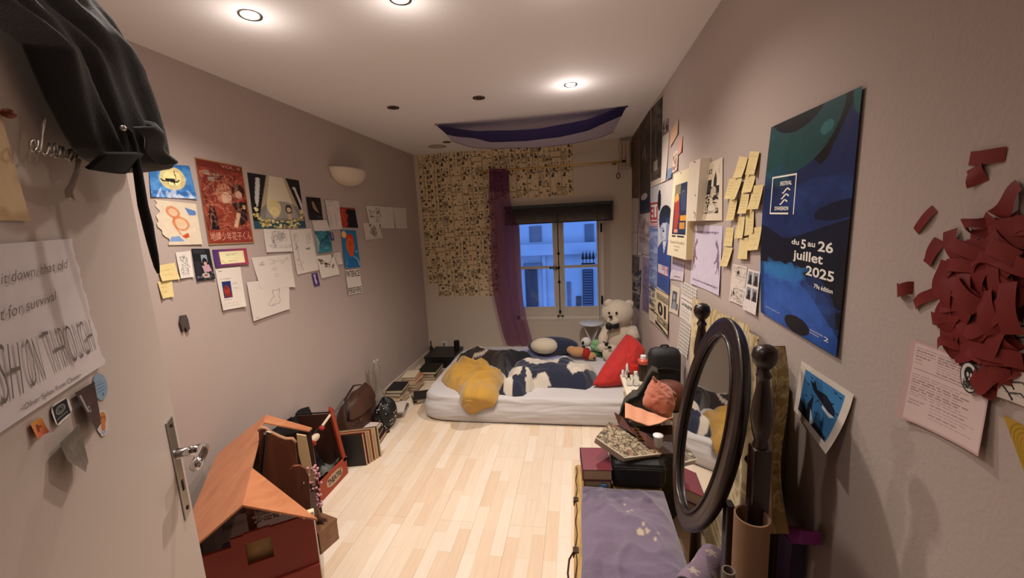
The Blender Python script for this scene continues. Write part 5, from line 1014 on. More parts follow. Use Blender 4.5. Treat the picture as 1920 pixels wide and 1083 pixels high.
# whale plush
c = on(800+1290/5.818, 620+215/5.818, 1, 3.98); wz = max(c[2], .345)
wp_ = empty('whale_plush', (c[0], c[1], .25), 'plush whale with a cream oval belly and dark upright fin behind the duvet', 'plush toy')
M_navp = M('navy_plush', '1f2740', .95, sheen=.3, bump=.15, bscale=300); M_crm = M('cream_plush', 'cbbfa8', .95, sheen=.3, bump=.15, bscale=300)
MB().ell((c[0]+.08, c[1]+.04, wz-.01), (.265, .125, .09), seg=36, rings=18).build('body', M_navp, wp_, smooth=True)
MB().ell((c[0], c[1]-.035, wz+.012), (.145, .105, .08), seg=30, rings=16).build('belly', M_crm, wp_, smooth=True)
f0 = on(800+1270/5.818, 620+150/5.818, 1, 4.05); f1 = on(800+1350/5.818, 620+82/5.818, 1, 4.05)
MB().prism([tuple(f0+V(-.025, 0, -.03)), tuple(f0+V(-.005, 0, .03)), tuple(f1+V(-.035, 0, .002)), tuple(f1), tuple(f1+V(-.02, 0, -.035)), tuple(f0+V(.04, 0, -.005)), tuple(f0+V(.04, 0, -.03))], (0, .025, 0)).build('fin', M_navp, wp_, subsurf=1)
def pillow(name, A, B, C_, D_, th, mat, parent=None, label=None, cat=None, seed=0, pin=.06, piping=None, wr=.006, rnd=.22):
    """A,B bottom corners; C_,D_ top corners (B under C_)"""
    A, B, C_, D_ = map(lambda q: np.array(q, float), (A, B, C_, D_)); n = np.cross(B-A, D_-A); n /= np.linalg.norm(n); cc = (A+B+C_+D_)/4
    def f(s):
        def g(u, v):
            k = lambda t: t+.0
            u_, v_ = u, v; u = .5+(u-.5)*math.sqrt(1-rnd*(2*v_-1)**2); v = .5+(v-.5)*math.sqrt(1-rnd*(2*u_-1)**2)
            p = (A*(1-u)+B*u)*(1-v)+(D_*(1-u)+C_*u)*v
            p = p+(cc-p)*pin*(4*u*(1-u)*(abs(2*v-1)**3)+4*v*(1-v)*(abs(2*u-1)**3))
            b = max(0, math.sin(math.pi*u_)*math.sin(math.pi*v_))**.55
            q = fold_noise(u*.9+seed, v*.9, 1, seed, (5, 11))*wr*(1 if b > .02 else 0)
            return p+n*s*(th*b+q)
        return g
    m = MB().grid(f(1), 34, 34).grid(f(-1), 34, 34); o = m.build(name, mat, parent, smooth=True)
    if label: tag(o, label, cat)
    return o
pillow('red_cushion', on(1101, 728, 2, .235), on(1185, 722, 2, .238), (.575, 3.46, .475), on(1176, 618, 0, .43), .085, M('red_cotton', 'b3241f', .8, bump=.15, bscale=200, sheen=.15), label='large red pillow leaning diagonally against the right wall', cat='pillow', seed=3, pin=.02, wr=.009)
# dark navy cushion behind the red one
s = MB().ell((.545, 3.15, .37), (.06, .10, .13), seg=28, rings=16); tag(s.build('navy_cushion', M('navy_cotton', '1c2230', .9), smooth=True), 'dark navy round cushion wedged between the red pillow and the wall', 'cushion')
# ------------------------------------------------------------------ big teddy bear
tb = empty('teddy_bear', (.38, 4.05, .23), 'big cream teddy bear with a black bow sitting in the corner under the window', 'plush toy')
M_ted = M('cream_fur', 'cfc0ac', 1, bump=.5, bscale=220, sheen=.5); M_nose = M('black_nose', '15100e', .3); M_bow = M('black_satin', '141318', .5); M_pad = M('dark_paw_pad', '241a18', .8)
b = MB(); b.ell((.40, 4.1, .40), (.165, .14, .20), seg=32, rings=20); b.ell((.385, 4.08, .655), (.158, .14, .142), seg=32, rings=20)
b.ell((.30, 4.05, .765), (.048, .03, .046)); b.ell((.50, 4.09, .745), (.048, .03, .046))
b.tube([(.29, 4.06, .50), (.235, 4.0, .42), (.225, 3.94, .36)], [.055, .05, .045], 16); b.ell((.222, 3.93, .345), (.05, .05, .05)); b.tube([(.52, 4.05, .50), (.54, 3.95, .42)], [.055, .05], 16)
b.tube([(.33, 4.02, .29), (.29, 3.88, .29)], [.075, .065], 18); b.ell((.285, 3.86, .30), (.068, .05, .075)); b.tube([(.47, 4.02, .29), (.48, 3.9, .28)], [.075, .065], 18)
b.build('body', M_ted, tb, smooth=True)
hc = V(.345, 3.96, .625); MB().ell(tuple(hc+V(-.01, 0, -.02)), (.062, .05, .047)).build('muzzle', M_ted, tb, smooth=True)
p = on(1145, 594, 1, 3.905); MB().ell(tuple(p), (.019, .013, .015)).build('nose', M_nose, tb, smooth=True)
for q in ((1142, 586.5), (1156, 586.5)): p = on(*q, 1, 3.935); MB().ell(tuple(p), (.012, .01, .013)).build('eye', M_nose, tb, smooth=True)
p = on(1148, 611, 1, 3.93); s = MB(); s.ell(tuple(p+V(-.028, 0, .0)), (.036, .02, .042), rot=Matrix.Rotation(.3, 3, 'Y').to_euler()); s.ell(tuple(p+V(.03, 0, .005)), (.038, .02, .036)); s.ell(tuple(p+V(0, -.015, 0)), (.014, .012, .016)); s.build('bow', M_bow, tb, smooth=True)
p = on(1137, 645, 1, 3.81); s = MB(); s.ell(tuple(p), (.018, .006, .022)); s.ell(tuple(p+V(-.022, 0, .022)), (.008, .005, .009)); s.build('paw_pad', M_pad, tb, smooth=True)
p = on(1143, 651, 1, 3.80); MB().ell(tuple(p), (.02, .008, .016)).build('paw_pad', M_pad, tb, smooth=True)
# small plush toys
p = on(1099, 641, 1, 4.1); t = empty('panda_plush', (p[0], p[1], .23), 'small white plush with black eye patches beside the green one', 'plush toy')
MB().ell(tuple(p), (.055, .05, .052)).ell((p[0]+.01, p[1], .27), (.06, .05, .05)).build('body', M('white_plush', 'd6d2cc', 1, sheen=.4), t, smooth=True)
s = MB(); s.ell(tuple(p+V(-.032, -.042, .005)), (.014, .008, .018)); s.ell(tuple(p+V(-.03, -.04, -.042)), (.018, .01, .014)); s.build('eye_patch', M_nose, t, smooth=True)
p = on(1119, 646, 1, 4.02); t = empty('green_plush', (p[0], p[1], .23), 'small pale green plush between the teddy bear and the white plush', 'plush toy')
MB().ell(tuple(p+V(0, 0, .015)), (.055, .045, .04)).ell(tuple(p+V(.02, -.02, -.03)), (.05, .045, .04)).ell(tuple(p+V(-.03, -.01, -.02)), (.035, .035, .035)).build('body', M('green_plush', '79b07a', 1, sheen=.4), t, smooth=True)
MB().ell((p[0], p[1], .25), (.07, .05, .03)).build('shadowed_underside', M('shaded_green_plush', '3b6b45', 1), t, smooth=True).name = 'foot'  # this foot is the plush's underside, its shade painted as darker green
p = on(1085, 659, 1, 3.9); t = empty('tan_bear_plush', (p[0], p[1], .23), 'small tan plush bear lying on its side with a red vest', 'plush toy')
MB().ell(tuple(p+V(-.01, 0, .0)), (.085, .06, .05)).ell(tuple(p+V(-.07, .02, .012)), (.05, .045, .04)).ell(tuple(p+V(.125, -.03, -.035)), (.045, .04, .04)).build('body', M('tan_plush', 'b98a5e', 1, sheen=.4), t, smooth=True)
MB().ell(tuple(p+V(.075, -.015, -.012)), (.045, .06, .058)).build('vest', M('red_felt', '9c1f18', .9), t, smooth=True); MB().ell(tuple(p+V(.15, -.06, -.045)), (.012, .012, .012)).build('nose', M_nose, t, smooth=True)
# round white folding table by the window
c = on(1108.5, 604, 1, 4.53); t = empty('round_side_table', (c[0], c[1], 0), 'small round white folding table below the window', 'side table')
M_wpl = M('white_lacquer', 'd8d8d8', .3)
MB().lathe([(.0, 0), (.125, 0), (.138, .006), (.138, .016), (.13, .02), (0, .02)], (c[0], c[1], c[2]-.02), 36).build('table_top', M_wpl, t, smooth=True)
for sx in (-1, 1):
    for sy in (-1, 1): MB().cyl((c[0]-sx*.09, c[1]+sy*.06, c[2]-.02), (c[0]+sx*.09, c[1]+sy*.06, 0), .008).build('leg', M_wpl, t)
# ================================================================== TRUNK, MIRROR AND THE THINGS AROUND THEM
TZ = .47
tr_ = empty('trunk', (.15, 1.25, 0), 'low wicker trunk with iron fittings standing along the right side, under the purple blanket', 'trunk')
M_wick = woodmat('wicker', '8a6a34', 'b8945a', axis=1, scale=9, rough=.7, stretch=6)
box('body', (-.02, .72, 0), (.33, 1.745, TZ-.05), M_wick, tr_, bev=.008); box('lid', (-.036, .71, TZ-.05), (.33, 1.75, TZ), M_wick, tr_, bev=.012)
s = MB()
pts = [(-.034, 1.70-.01*k, TZ+.004) for k in range(0, 90, 3)]
s.tube([(-.028+.003*math.sin(k), 1.72-.02*k, TZ+.003) for k in range(48)], 0.0018, 6); s.tube([(-.034, 1.24, TZ), (-.052, 1.21, TZ-.01), (-.056, 1.16, TZ-.015), (-.05, 1.11, TZ-.01), (-.034, 1.08, TZ)], .0035, 8)
for y in (1.24, 1.08, 1.5, .95): s.box((-.04, y-.012, TZ-.02), (-.02, y+.012, TZ+.004))
s.build('iron_handle', M('rusty_iron', '3a2a1c', .6, metal=.5), tr_)
# purple blanket
pb = [(-.004, 1.572), (.12, 1.565), (.328, 1.57), (.33, .72), (-.02, .72), (-.022, 1.0), (-.008, 1.2), (-.01, 1.4)]
def pcol(x, y):
    for sx, sy, sr in ((.06, 1.5, .035), (.13, 1.49, .04), (.22, 1.5, .05)):
        pass
    a = V(x, y); n = noise2(x*9, y*9, 3)
    for cx_, cy_, r_ in ((.04, 1.50, .05), (.125, 1.50, .06), (.235, 1.515, .07)):
        th = math.atan2(y-cy_, x-cx_); r = r_*(.75+.25*math.cos(5*th)); 
        if math.hypot(x-cx_, y-cy_) < r: return '544a5e'
    for cx_, cy_, r_ in ((.195, 1.30, .012), (.22, 1.305, .008), (.165, 1.40, .005), (.21, 1.33, .006), (.24, 1.27, .006), (.16, 1.44, .004), (.18, 1.41, .004), (.255, 1.3, .004)):
        if math.hypot(x-cx_, (y-cy_)*.8) < r_: return 'b5a58c'
    return '6a5d72' if n > -.1 else '635569'
heap('purple_blanket', pb, .026, .02, TZ+.006, .0075, vcolmat('purple_fleece', .95, sheen=.4, bump=.35, bscale=260), folds=.007, seed=31, extra=lambda x, y: .012*(1-abs(math.sin(14*(x+.25*y)+3*noise2(x*6, y*4, 2))))**3, color=pcol, label='dusty purple fleece blanket with stains covering the trunk top', cat='blanket', k=(6, 14, 25))
# books on the trunk end
M_pages = M('page_edges', 'b99f7e', .8, bump=.2, bscale=400)
def book(name, x0, y0, z0, w, l, h, rz, col, label=None, group=None, pages='c0ab8c', rough=.5):
    t = empty(name, (x0, y0, z0), label, 'book', group, rz)
    T = Matrix.Translation((x0, y0, z0)) @ Matrix.Rotation(rz, 4, 'Z'); e = min(.003, h*.16)
    s = MB(); s.T = T; s.box((-w/2, -l/2, 0), (w/2, l/2, e)); s.box((-w/2, -l/2, h-e), (w/2, l/2, h)); s.box((-w/2, -l/2, 0), (-w/2+e, l/2, h)); s.build('cover', M('cover_'+col, col, rough), t)
    s = MB(); s.T = T; s.box((-w/2+e, -l/2+.004, e), (w/2-.004, l/2-.004, h-e)); s.build('pages', M('pages_'+pages, pages, .85, bump=.2, bscale=300), t)
    return t
book('hardback_book', .058, 1.645, TZ+.002, .115, .155, .042, .05, '5a4a40', 'thick cream-edged book under the wine-red one on the trunk end', pages='a8916e')
bk = book('hardback_book', .056, 1.65, TZ+.0455, .125, .17, .05, .06, '6b2a34', 'wine-red clothbound book on top of the pile at the trunk end', pages='b79c7c')
s = MB().box((.072, 1.562, TZ+.012), (.098, 1.569, TZ+.03)); tag(s.build('blue_tab', M('blue_plastic', '4a7fb0', .5)), 'small blue tab sticking out of the lower book on the trunk', 'tab')
# black case
bc = empty('black_case', (.235, 1.72, TZ), 'black soft vanity case on the trunk behind the purple blanket', 'case'); M_blkf = M('black_nylon', '121213', .6, bump=.2, bscale=300)
box('body', (.125, 1.578, TZ+.002), (.345, 1.92, TZ+.125), M_blkf, bc, bev=.03)
s = MB(); s.tube([(.13, 1.574, TZ+.098), (.24, 1.572, TZ+.10), (.34, 1.574, TZ+.098)], .003); s.tube([(.13, 1.574, TZ+.108), (.34, 1.574, TZ+.108)], .002); s.build('zip', M('zip_grey', '2d2a28', .4, metal=.4), bc)
# floor bag supporting the pile
bg_ = MB().ell((.33, 2.08, .20), (.19, .22, .20), seg=28, rings=16, pw=.75); tag(bg_.build('black_holdall', M_blkf, smooth=True), 'big black holdall on the floor between trunk and bed, buried under bags', 'bag')
# floral box
A, B, C_, D_ = on(1143, 790, 2, .70), on(1117, 820, 2, .672), on(1172, 858, 2, .615), on(1240, 850, 2, .612)
def a_flo(c, r):
    c.rect(0, 0, 1, 1, 'a8977c')
    for _ in range(60): x, y = r.random(), r.random(); c.ell(x, y, r.uniform(.03, .07), r.uniform(.03, .07), r.choice(['3a3028', '4a3c30', '2e2620']), .85, r.uniform(0, 3), .35)
    for _ in range(9): c.ell(r.random(), r.random(), .05, .05, '8c4a34', .7)
    c.sketch(0, 0, 1, 1, 40, '2e2620', r, .8, .012)
Sf = Sheet([A, D_, C_, B], np.cross(D_-A, B-A)/-np.linalg.norm(np.cross(D_-A, B-A)) if np.cross(D_-A, B-A)[2] < 0 else np.cross(D_-A, B-A)/np.linalg.norm(np.cross(D_-A, B-A)), None, .001)
fb_ = empty('floral_box', B, 'flat beige box with dark rose pattern slanting on the black case', 'box')
cv = Cv(70, 44, 'a8977c'); a_flo(cv, random.Random(4)); Sf.build('lid', cv, PAPER, fb_)
MB().prism([tuple(A), tuple(B), tuple(C_), tuple(D_)], tuple(Sf.n*-.035)).build('body', M('floral_edge', 'b3a68e', .7), fb_)
MB().tube([tuple(B), tuple(C_), tuple(D_)], .0035, 6).build('trim', M('floral_trim', 'c2b8a4', .6), fb_)
# satchel
M_lea = M('oxblood_leather', '4a2722', .45, bump=.25, bscale=150, var=.12, vscale=12); M_dlea = M('dark_brown_leather', '2b1a16', .5, bump=.25, bscale=150)
def sp(px, py, y): return on(px, py, 1, y)
F1 = [sp(1151, 772, 1.80), sp(1166, 780, 1.84), sp(1182, 800, 1.80), sp(1212, 812, 1.76), sp(1232, 832, 1.70), sp(1241, 850, 1.64), sp(1213, 836, 1.64), sp(1190, 815, 1.68), sp(1160, 796, 1.74)]
sa = empty('satchel', F1[5], 'worn oxblood leather satchel with a buckled strap lying open on the floral box', 'bag')
MB().prism([tuple(p) for p in F1], (.006, .012, -.012)).build('flap', M_lea, sa, subsurf=0)
F2 = [sp(1170, 786, 1.86), sp(1195, 800, 1.9), sp(1260, 796, 1.9), sp(1262, 850, 1.70), sp(1242, 850, 1.66), sp(1205, 826, 1.72)]
MB().prism([tuple(p) for p in F2], (.01, .03, -.035)).build('body', M_dlea, sa)
MB().tube([tuple(sp(x, y, 1.68)+V(0, 0, .004)) for x, y in ((1180, 790), (1186, 796), (1193, 808), (1200, 820), (1206, 828))], .007, 8, flat=.5).build('strap', M_dlea, sa, smooth=True)
s = MB(); 
for x, y in ((1192, 806), (1199, 818), (1203, 826)): p = sp(x, y, 1.665); s.tube([tuple(p+V(-.012, 0, -.006)), tuple(p+V(.012, 0, -.008)), tuple(p+V(.014, 0, .006)), tuple(p+V(-.01, 0, .008)), tuple(p+V(-.012, 0, -.006))], .0018, 6)
s.build('buckle', M_brass, sa)
p = sp(1234, 818, 1.64); t = empty('white_cup', p, 'white plastic cup with a rim standing among the bags', 'cup')
MB().lathe([(.015, -.03), (.019, .012), (.021, .014), (.021, .019), (.0, .019)], tuple(p+V(0, .0, -.012)), 24).build('cup_body', M_wpl, t, smooth=True)
# pink cushion, peach cloth, brown shoulder bag, guitar case, backpack
M_pink = M('dusty_pink_suede', 'a8624e', .95, sheen=.3, bump=.1, bscale=200)
pillow('pink_cushion', sp(1200, 760, 1.98), sp(1256, 790, 2.0), sp(1272, 738, 2.12), sp(1222, 703, 2.1), .045, M_pink, label='dusty pink suede cushion propped on top of the bag pile', cat='cushion', seed=6, pin=.03)
def peach(u, v):
    a = [(1172, 783), (1185, 770), (1200, 757)]; x = 1172+(1262-1172)*u; y0 = 783+16*math.sin(u*math.pi*.9)-6*u; y1 = 755+34*u
    p = sp(x, y0*(1-v)+y1*v, 1.82+.14*v); p[2] += .004*math.sin(u*9)*(1-v)+.0015*math.sin(u*23); return p
tag(MB().grid(peach, 40, 12).build('peach_cloth', M('peach_cotton', 'c98f72', .9, bump=.1, bscale=100), smooth=True, solid=.004), 'light peach cloth spilling out from under the pink cushion', 'cloth')
t = empty('brown_shoulder_bag', sp(1250, 740, 2.16), 'brown leather shoulder bag behind the pink cushion', 'bag')
c = sp(1252, 728, 2.2); MB().ell(tuple(c+V(0, 0, -.04)), (.10, .07, .085), seg=28, rings=16, pw=.8).build('body', M('brown_leather', '5c3226', .5, bump=.2, bscale=120), t, smooth=True)
MB().tube([tuple(sp(x, y, 2.07)) for x, y in ((1224, 706), (1236, 722), (1252, 735), (1268, 742))], .009, 10, flat=.6).build('strap', M('brown_strap', '6d3d2c', .5), t, smooth=True)
# guitar case: rounded lower bout and neck, standing tilted
gc = []
for x, y in ((1172, 830), (1164, 800), (1163, 778), (1170, 759), (1182, 748), (1196, 742), (1207, 728), (1216, 708), (1224, 696), (1234, 700), (1232, 730), (1240, 760), (1240, 830)): gc.append(tuple(sp(x, y, 2.12)))
gt = empty('guitar_case', gc[0], 'black and olive soft guitar case with a rounded bout leaning behind the cushions', 'instrument case')
MB().prism(gc, (.01, .09, .0)).build('shell', M('olive_canvas', '3a352a', .7, bump=.2, bscale=200), gt)
MB().tube(gc[:10], .008, 8).build('piping', M_blkf, gt)
c = sp(1246, 684, 2.42); bp_ = empty('backpack', c, 'black backpack resting against the right wall behind the bags', 'backpack')
MB().box((.40, 2.33, .44), (.585, 2.44, .84), bev=.045).build('body', M_blkf, bp_, smooth=True)
MB().box((.415, 2.30, .46), (.57, 2.345, .62), bev=.02).build('front_pocket', M_blkf, bp_, smooth=True)
MB().tube([(.415, 2.325, .72), (.49, 2.318, .735), (.57, 2.325, .72)], .005).build('zip', M('zip_grey', '2d2a28'), bp_)
MB().tube([(.47, 2.39, .835), (.48, 2.39, .85), (.51, 2.39, .85), (.52, 2.39, .835)], .007, 8).build('handle', M_blkf, bp_)
# ------------------------------------------------------------------ bedside tray table and what stands on it
T0 = .45; bt = empty('bedside_table', (.44, 2.7, 0), 'small white folding bedside table in front of the mattress by the red pillow', 'table')
M_crmp = M('cream_white_plastic', 'd9cdb8', .4)
c0 = on(1160, 692, 2, T0); c1 = on(1181, 757, 2, T0)
MB().prism([(c0[0], 2.94, T0-.022), (c1[0], c1[1], T0-.022), (.585, c1[1]+.02, T0-.022), (.585, 2.94, T0-.022)], (0, 0, .022)).build('table_top', M_crmp, bt)
for x, y in ((c1[0]+.02, c1[1]+.02), (c0[0]+.03, 2.9), (.565, c1[1]+.04), (.565, 2.9)): MB().cyl((x, y, T0-.02), (x, y, 0), .012, seg=14).build('leg', M_crmp, bt, smooth=True)
MB().cyl((c0[0]-.0, 2.72, T0-.03), (c0[0]+.04, 2.72, T0-.03), .018, seg=18).build('hinge_knob', M_crmp, bt, smooth=True)
M_clear = M('clear_glass', 'e8ecec', .05, trans=.9); M_redp = M('red_plastic', 'b5221a', .35); M_amber = M('brown_steel', '3a2a22', .35, metal=.5); M_coral = M('coral_plastic', 'c2513c', .4)
def item(name, px, py, label, cat, parts, g=None):
    p = on(px, py, 2, T0+.001); t = empty(name, p, label, cat, g)
    for nm, prof, mat in parts: MB().lathe(prof, tuple(p), 22).build(nm, mat, t, smooth=False); 
    for ch in t.children: smooth_auto(ch)
    return t
item('thermos_bottle', 1206, 712, 'tall brown flask with a coral collar and white cap on the bedside table', 'bottle', [('body', [(.032, 0), (.034, .004), (.034, .125), (.03, .132)], M_amber), ('collar', [(.036, .125), (.038, .13), (.038, .15), (.026, .16)], M_coral), ('cap', [(.02, .158), (.02, .182), (.017, .185)], M_wpl)])
item('dropper_bottle', 1176, 708, 'clear dropper bottle with a white cap at the left of the bedside table', 'bottle', [('glass', [(.016, 0), (.017, .003), (.017, .06), (.009, .072)], M_clear), ('cap', [(.01, .07), (.01, .085), (.006, .105), (.004, .11)], M_wpl)])
item('dropper_bottle', 1179, 722, 'second clear bottle with a black dropper cap, nearest the table edge', 'bottle', [('glass', [(.015, 0), (.016, .003), (.016, .05), (.008, .06)], M_clear), ('cap', [(.009, .058), (.009, .072), (.005, .092)], M_black)])
item('red_pot', 1189, 697, 'round bright red pot behind the clear bottles', 'pot', [('pot_body', [(.03, 0), (.034, .01), (.034, .04), (.028, .055), (.012, .062)], M_redp), ('knob', [(.008, .06), (.01, .068), (.004, .072)], M_redp)])
item('clear_bottle', 1192, 722, 'wide clear bottle with a white cap in the middle of the bedside table', 'bottle', [('glass', [(.02, 0), (.022, .003), (.022, .07), (.012, .082)], M_clear), ('cap', [(.013, .08), (.013, .1)], M_wpl)])
item('jam_jar', 1190, 741, 'small dark red jar with a clear lid at the front of the bedside table', 'jar', [('jar_body', [(.018, 0), (.02, .003), (.02, .022)], M('dark_red_gel', '4a1216', .2)), ('lid', [(.021, .022), (.021, .032), (.018, .034)], M_clear)])
item('cotton_stick_cup', 1168, 706, 'tiny white tube standing behind the dropper bottle', 'tube', [('tube_body', [(.009, 0), (.01, .002), (.01, .045), (.004, .055)], M_wpl)])
p = on(1200, 730, 2, T0+.001); tag(MB().lathe([(.012, 0), (.016, .002), (.014, .022), (.006, .026)], tuple(p+V(.012, .01, 0)), 18).build('silver_ring_box', M_chrome, smooth=True), 'small shiny metal pot right of the dark red jar', 'pot')
# ------------------------------------------------------------------ cheval mirror
MX, MY, MZ = .395, 1.12, 1.018; yL, yR = 1.352, .905
cm = empty('cheval_mirror', (MX, MY, 0), 'dark turned-wood standing mirror with a tilted oval glass', 'mirror')
M_dk = woodmat('dark_polished_wood', '140a07', '28140d', axis=2, scale=6, rough=.34, coat=.08, stretch=5)
prof = [(.030, .0), (.030, .04), (.018, .05), (.027, .075), (.018, .1), (.022, .14), (.029, .22), (.031, .34), (.024, .46), (.016, .52), (.027, .54), (.030, .555), (.018, .57), (.026, .58), (.018, .60), (.030, .66), (.032, .72), (.022, .785), (.017, .80)]
up = [(.018, 1.075), (.023, 1.085), (.019, 1.095), (.027, 1.12), (.032, 1.15), (.028, 1.185), (.019, 1.225), (.017, 1.24), (.023, 1.248), (.017, 1.256), (.014, 1.262), (.022, 1.268), (.032, 1.277), (.037, 1.292), (.032, 1.307), (.02, 1.315), (.004, 1.318)]
for y in (yL, yR):
    s = MB(); s.lathe([(r*.68, h) for r, h in prof], (MX, y, .04), 28); s.lathe([(r*.70, h) for r, h in up], (MX, y, 0), 28); s.box((MX-.019, y-.019, .835), (MX+.019, y+.019, 1.08), bev=.005)
    o = s.build('post', M_dk, cm); smooth_auto(o, 35)
    MB().box((.385, y-.022, .002), (.56, y+.022, .042), bev=.008).build('foot', M_dk, cm); MB().cyl((MX, y-.018*(1 if y > 1.1 else -1), MZ), (MX, y-.05*(1 if y > 1.1 else -1), MZ), .012).build('pivot_knob', M_brass, cm)
MB().tube([(MX, yL, .3), (MX, MY, .3), (MX, yR, .3)], [.014, .024, .014], 16).build('crossbar', M_dk, cm, smooth=True)
tilt = math.radians(11); mn = V(-math.cos(tilt), 0, math.sin(tilt)); mu = V(math.sin(tilt), 0, math.cos(tilt)); mc = V(.345, MY, MZ); mh = V(0, 1, 0)
def ringf(u, v):
    a = 2*math.pi*u; b = 2*math.pi*v; ra, rb = .180+.025*math.cos(b), .284+.025*math.cos(b); z = .015*math.sin(b)+.006*math.cos(2*b)+(.004 if .1 < v < .4 else 0)
    return mc+mh*(ra*math.cos(a))+mu*(rb*math.sin(a))+mn*z
MB().grid(ringf, 96, 20).build('oval_frame', M_dk, cm, smooth=True)
def bead(u, v):
    a = 2*math.pi*u; b = 2*math.pi*v; return mc+mh*((.156+.005*math.cos(b))*math.cos(a))+mu*((.260+.005*math.cos(b))*math.sin(a))+mn*(.011+.007*math.sin(b))
MB().grid(bead, 96, 8).build('inner_bead', M_dk, cm, smooth=True)
s = MB(); vs = [tuple(mc+mn*.004)]+[tuple(mc+mn*.004+mh*.160*math.cos(a)+mu*.264*math.sin(a)) for a in np.linspace(0, 2*math.pi, 73)[:-1]]
s.add(vs, [(0, i, i % 72+1) for i in range(1, 73)]); s.build('mirror_glass', M('mirror_silver', 'dcdcdc', .02, metal=1), cm)
s = MB(); vs2 = [tuple(mc-mn*.012+mh*.178*math.cos(a)+mu*.282*math.sin(a)) for a in np.linspace(0, 2*math.pi, 49)[:-1]]; s.prism(vs2, tuple(mn*.006)); s.build('backing_board', M_dlea, cm)
# ------------------------------------------------------------------ patterned cloth over a leaning board
def pattern(c, r):
    c.rect(0, 0, 1, 1, '9c8450'); c.rough(.12, 3)
    for k in range(5):
        for q in range(3): x, y = .08+.21*k, .1+.3*q; c.ell(x, y, .09, .13, 'c4b07c', .8, .3, .2); c.ell(x, y, .05, .07, '5f5230', .7, .3, .3)
    c.rect(0, 0, 1, 1, '9c8450'); c.rough(.1, 3)
    for q in range(6):
        for k in range(6):
            x, y = .02+.19*k+.09*(q % 2), .07+.15*q
            for rr_ in (.105, .075, .045): c.ell(x, y, rr_, rr_/c.asp, 'c8b582', .85, 0, .16)
            c.ell(x, y, .022, .022/c.asp, '6a5a34', .8)
def tap(u, v):
    yt = 2.17-.95*u; zt = 1.195+.03*u; zb_ = .05; x = .585-.012*math.sin(u*9)-.02*v*0
    f = max(0, (u-.72)/.28); x -= .055*f+.025*math.sin(u*46)*f*(.4+v)+.006*math.sin(u*30+v*3)*(1-f)
    sg = .02*math.sin(math.pi*min(1, u*1.3))
    return V(min(x, .6), yt-.05*f*v+.012*math.sin(v*9+u*20)*f, zt-sg*(1-v)-(zt-zb_)*v)
tc = empty('patterned_cloth', (.57, 1.7, .05), 'sand coloured cloth with woven fan pattern hanging behind the mirror along the right wall', 'cloth')
W_, H_ = 150, 120; cv = Cv(W_, H_, 'b3985e'); pattern(cv, random.Random(2)); mb = MB()
mb.v = [tuple(tap(i/(W_-1), j/(H_-1))) for j in range(H_) for i in range(W_)]; mb.f = [(j*W_+i, (j+1)*W_+i, (j+1)*W_+i+1, j*W_+i+1) for j in range(H_-1) for i in range(W_-1)]; mb.m = [0]*len(mb.f)
mb.build('drape', vcolmat('woven_cloth', .85, sheen=.2, bump=.2, bscale=250), tc, smooth=True, colors=cv.a.reshape(-1, 3))
def fold(u, v):
    p = on(1470-62*u*(.4+.6*v)+8*math.sin(v*7), 648+352*v, 0, .535-.02*math.sin(math.pi*u)); p[0] -= .012*math.sin(u*17+v*4)*(1-.3*v); return p
cv2 = Cv(50, 90, 'a88d55'); pattern(cv2, random.Random(5)); mb = MB(); mb.v = [tuple(fold(i/49, j/89)) for j in range(90) for i in range(50)]; mb.f = [(j*50+i, (j+1)*50+i, (j+1)*50+i+1, j*50+i+1) for j in range(89) for i in range(49)]; mb.m = [0]*len(mb.f)
mb.build('loose_fold', vcolmat('woven_cloth'), tc, smooth=True, colors=cv2.a.reshape(-1, 3))
a = on(1479, 715, 0, .60); tag(MB().box((.588, a[1]-.0, 0), (.606, a[1]+.06, 1.09), bev=.003).build('brown_board', M('brown_board', '5a4436', .6)), 'dark brown board leaning on the right wall at the near end of the patterned cloth', 'board')
a = on(1437, 790, 0, .50); b = on(1440, 985, 0, .50); tag(MB().prism([tuple(a), tuple(on(1447, 790, 0, .50)), tuple(on(1447, 990, 0, .50)), tuple(on(1438, 985, 0, .50))], (.012, .02, 0)).build('pale_batten', M('pale_wood', 'b08f68', .6)), 'thin pale wooden batten standing in front of the patterned cloth', 'batten')
# cardboard tube
c = on(1410, 966, 0, .372); tb_ = empty('cardboard_tube', (c[0], c[1], 0), 'wide open brown cardboard tube standing beside the mirror foot', 'tube')
R_ = .036; M_card = M('kraft_card', '7e5f46', .85, var=.06, vscale=10)
MB().lathe([(R_, .001), (R_, c[2]), (R_-.004, c[2]), (R_-.004, .001)], (c[0], c[1], 0), 40, cap=False).build('tube_wall', M_card, tb_, smooth=False)
smooth_auto(tb_.children[0])
# dark panel left of the tube, rolled paper tube
p0 = on(1372, 948, 1, .93)
sl_ = MB().box((p0[0]-.012, .925, 0), (p0[0]+.008, .955, p0[2]), bev=.003).build('wooden_strip', M_dk); tag(sl_, 'narrow dark wooden slat between the mirror post and the cardboard tube', 'wooden slat')
c = on(1366, 1068, 1, .80); tag(MB().lathe([(.013, TZ+.001), (.013, c[2]), (.010, c[2]), (.010, TZ+.001)], (min(c[0], .312), c[1], 0), 20, cap=False).build('paper_roll', M('grey_card', '6a5c50', .8)), 'small grey cardboard roll just behind the rolled towel', 'paper roll')
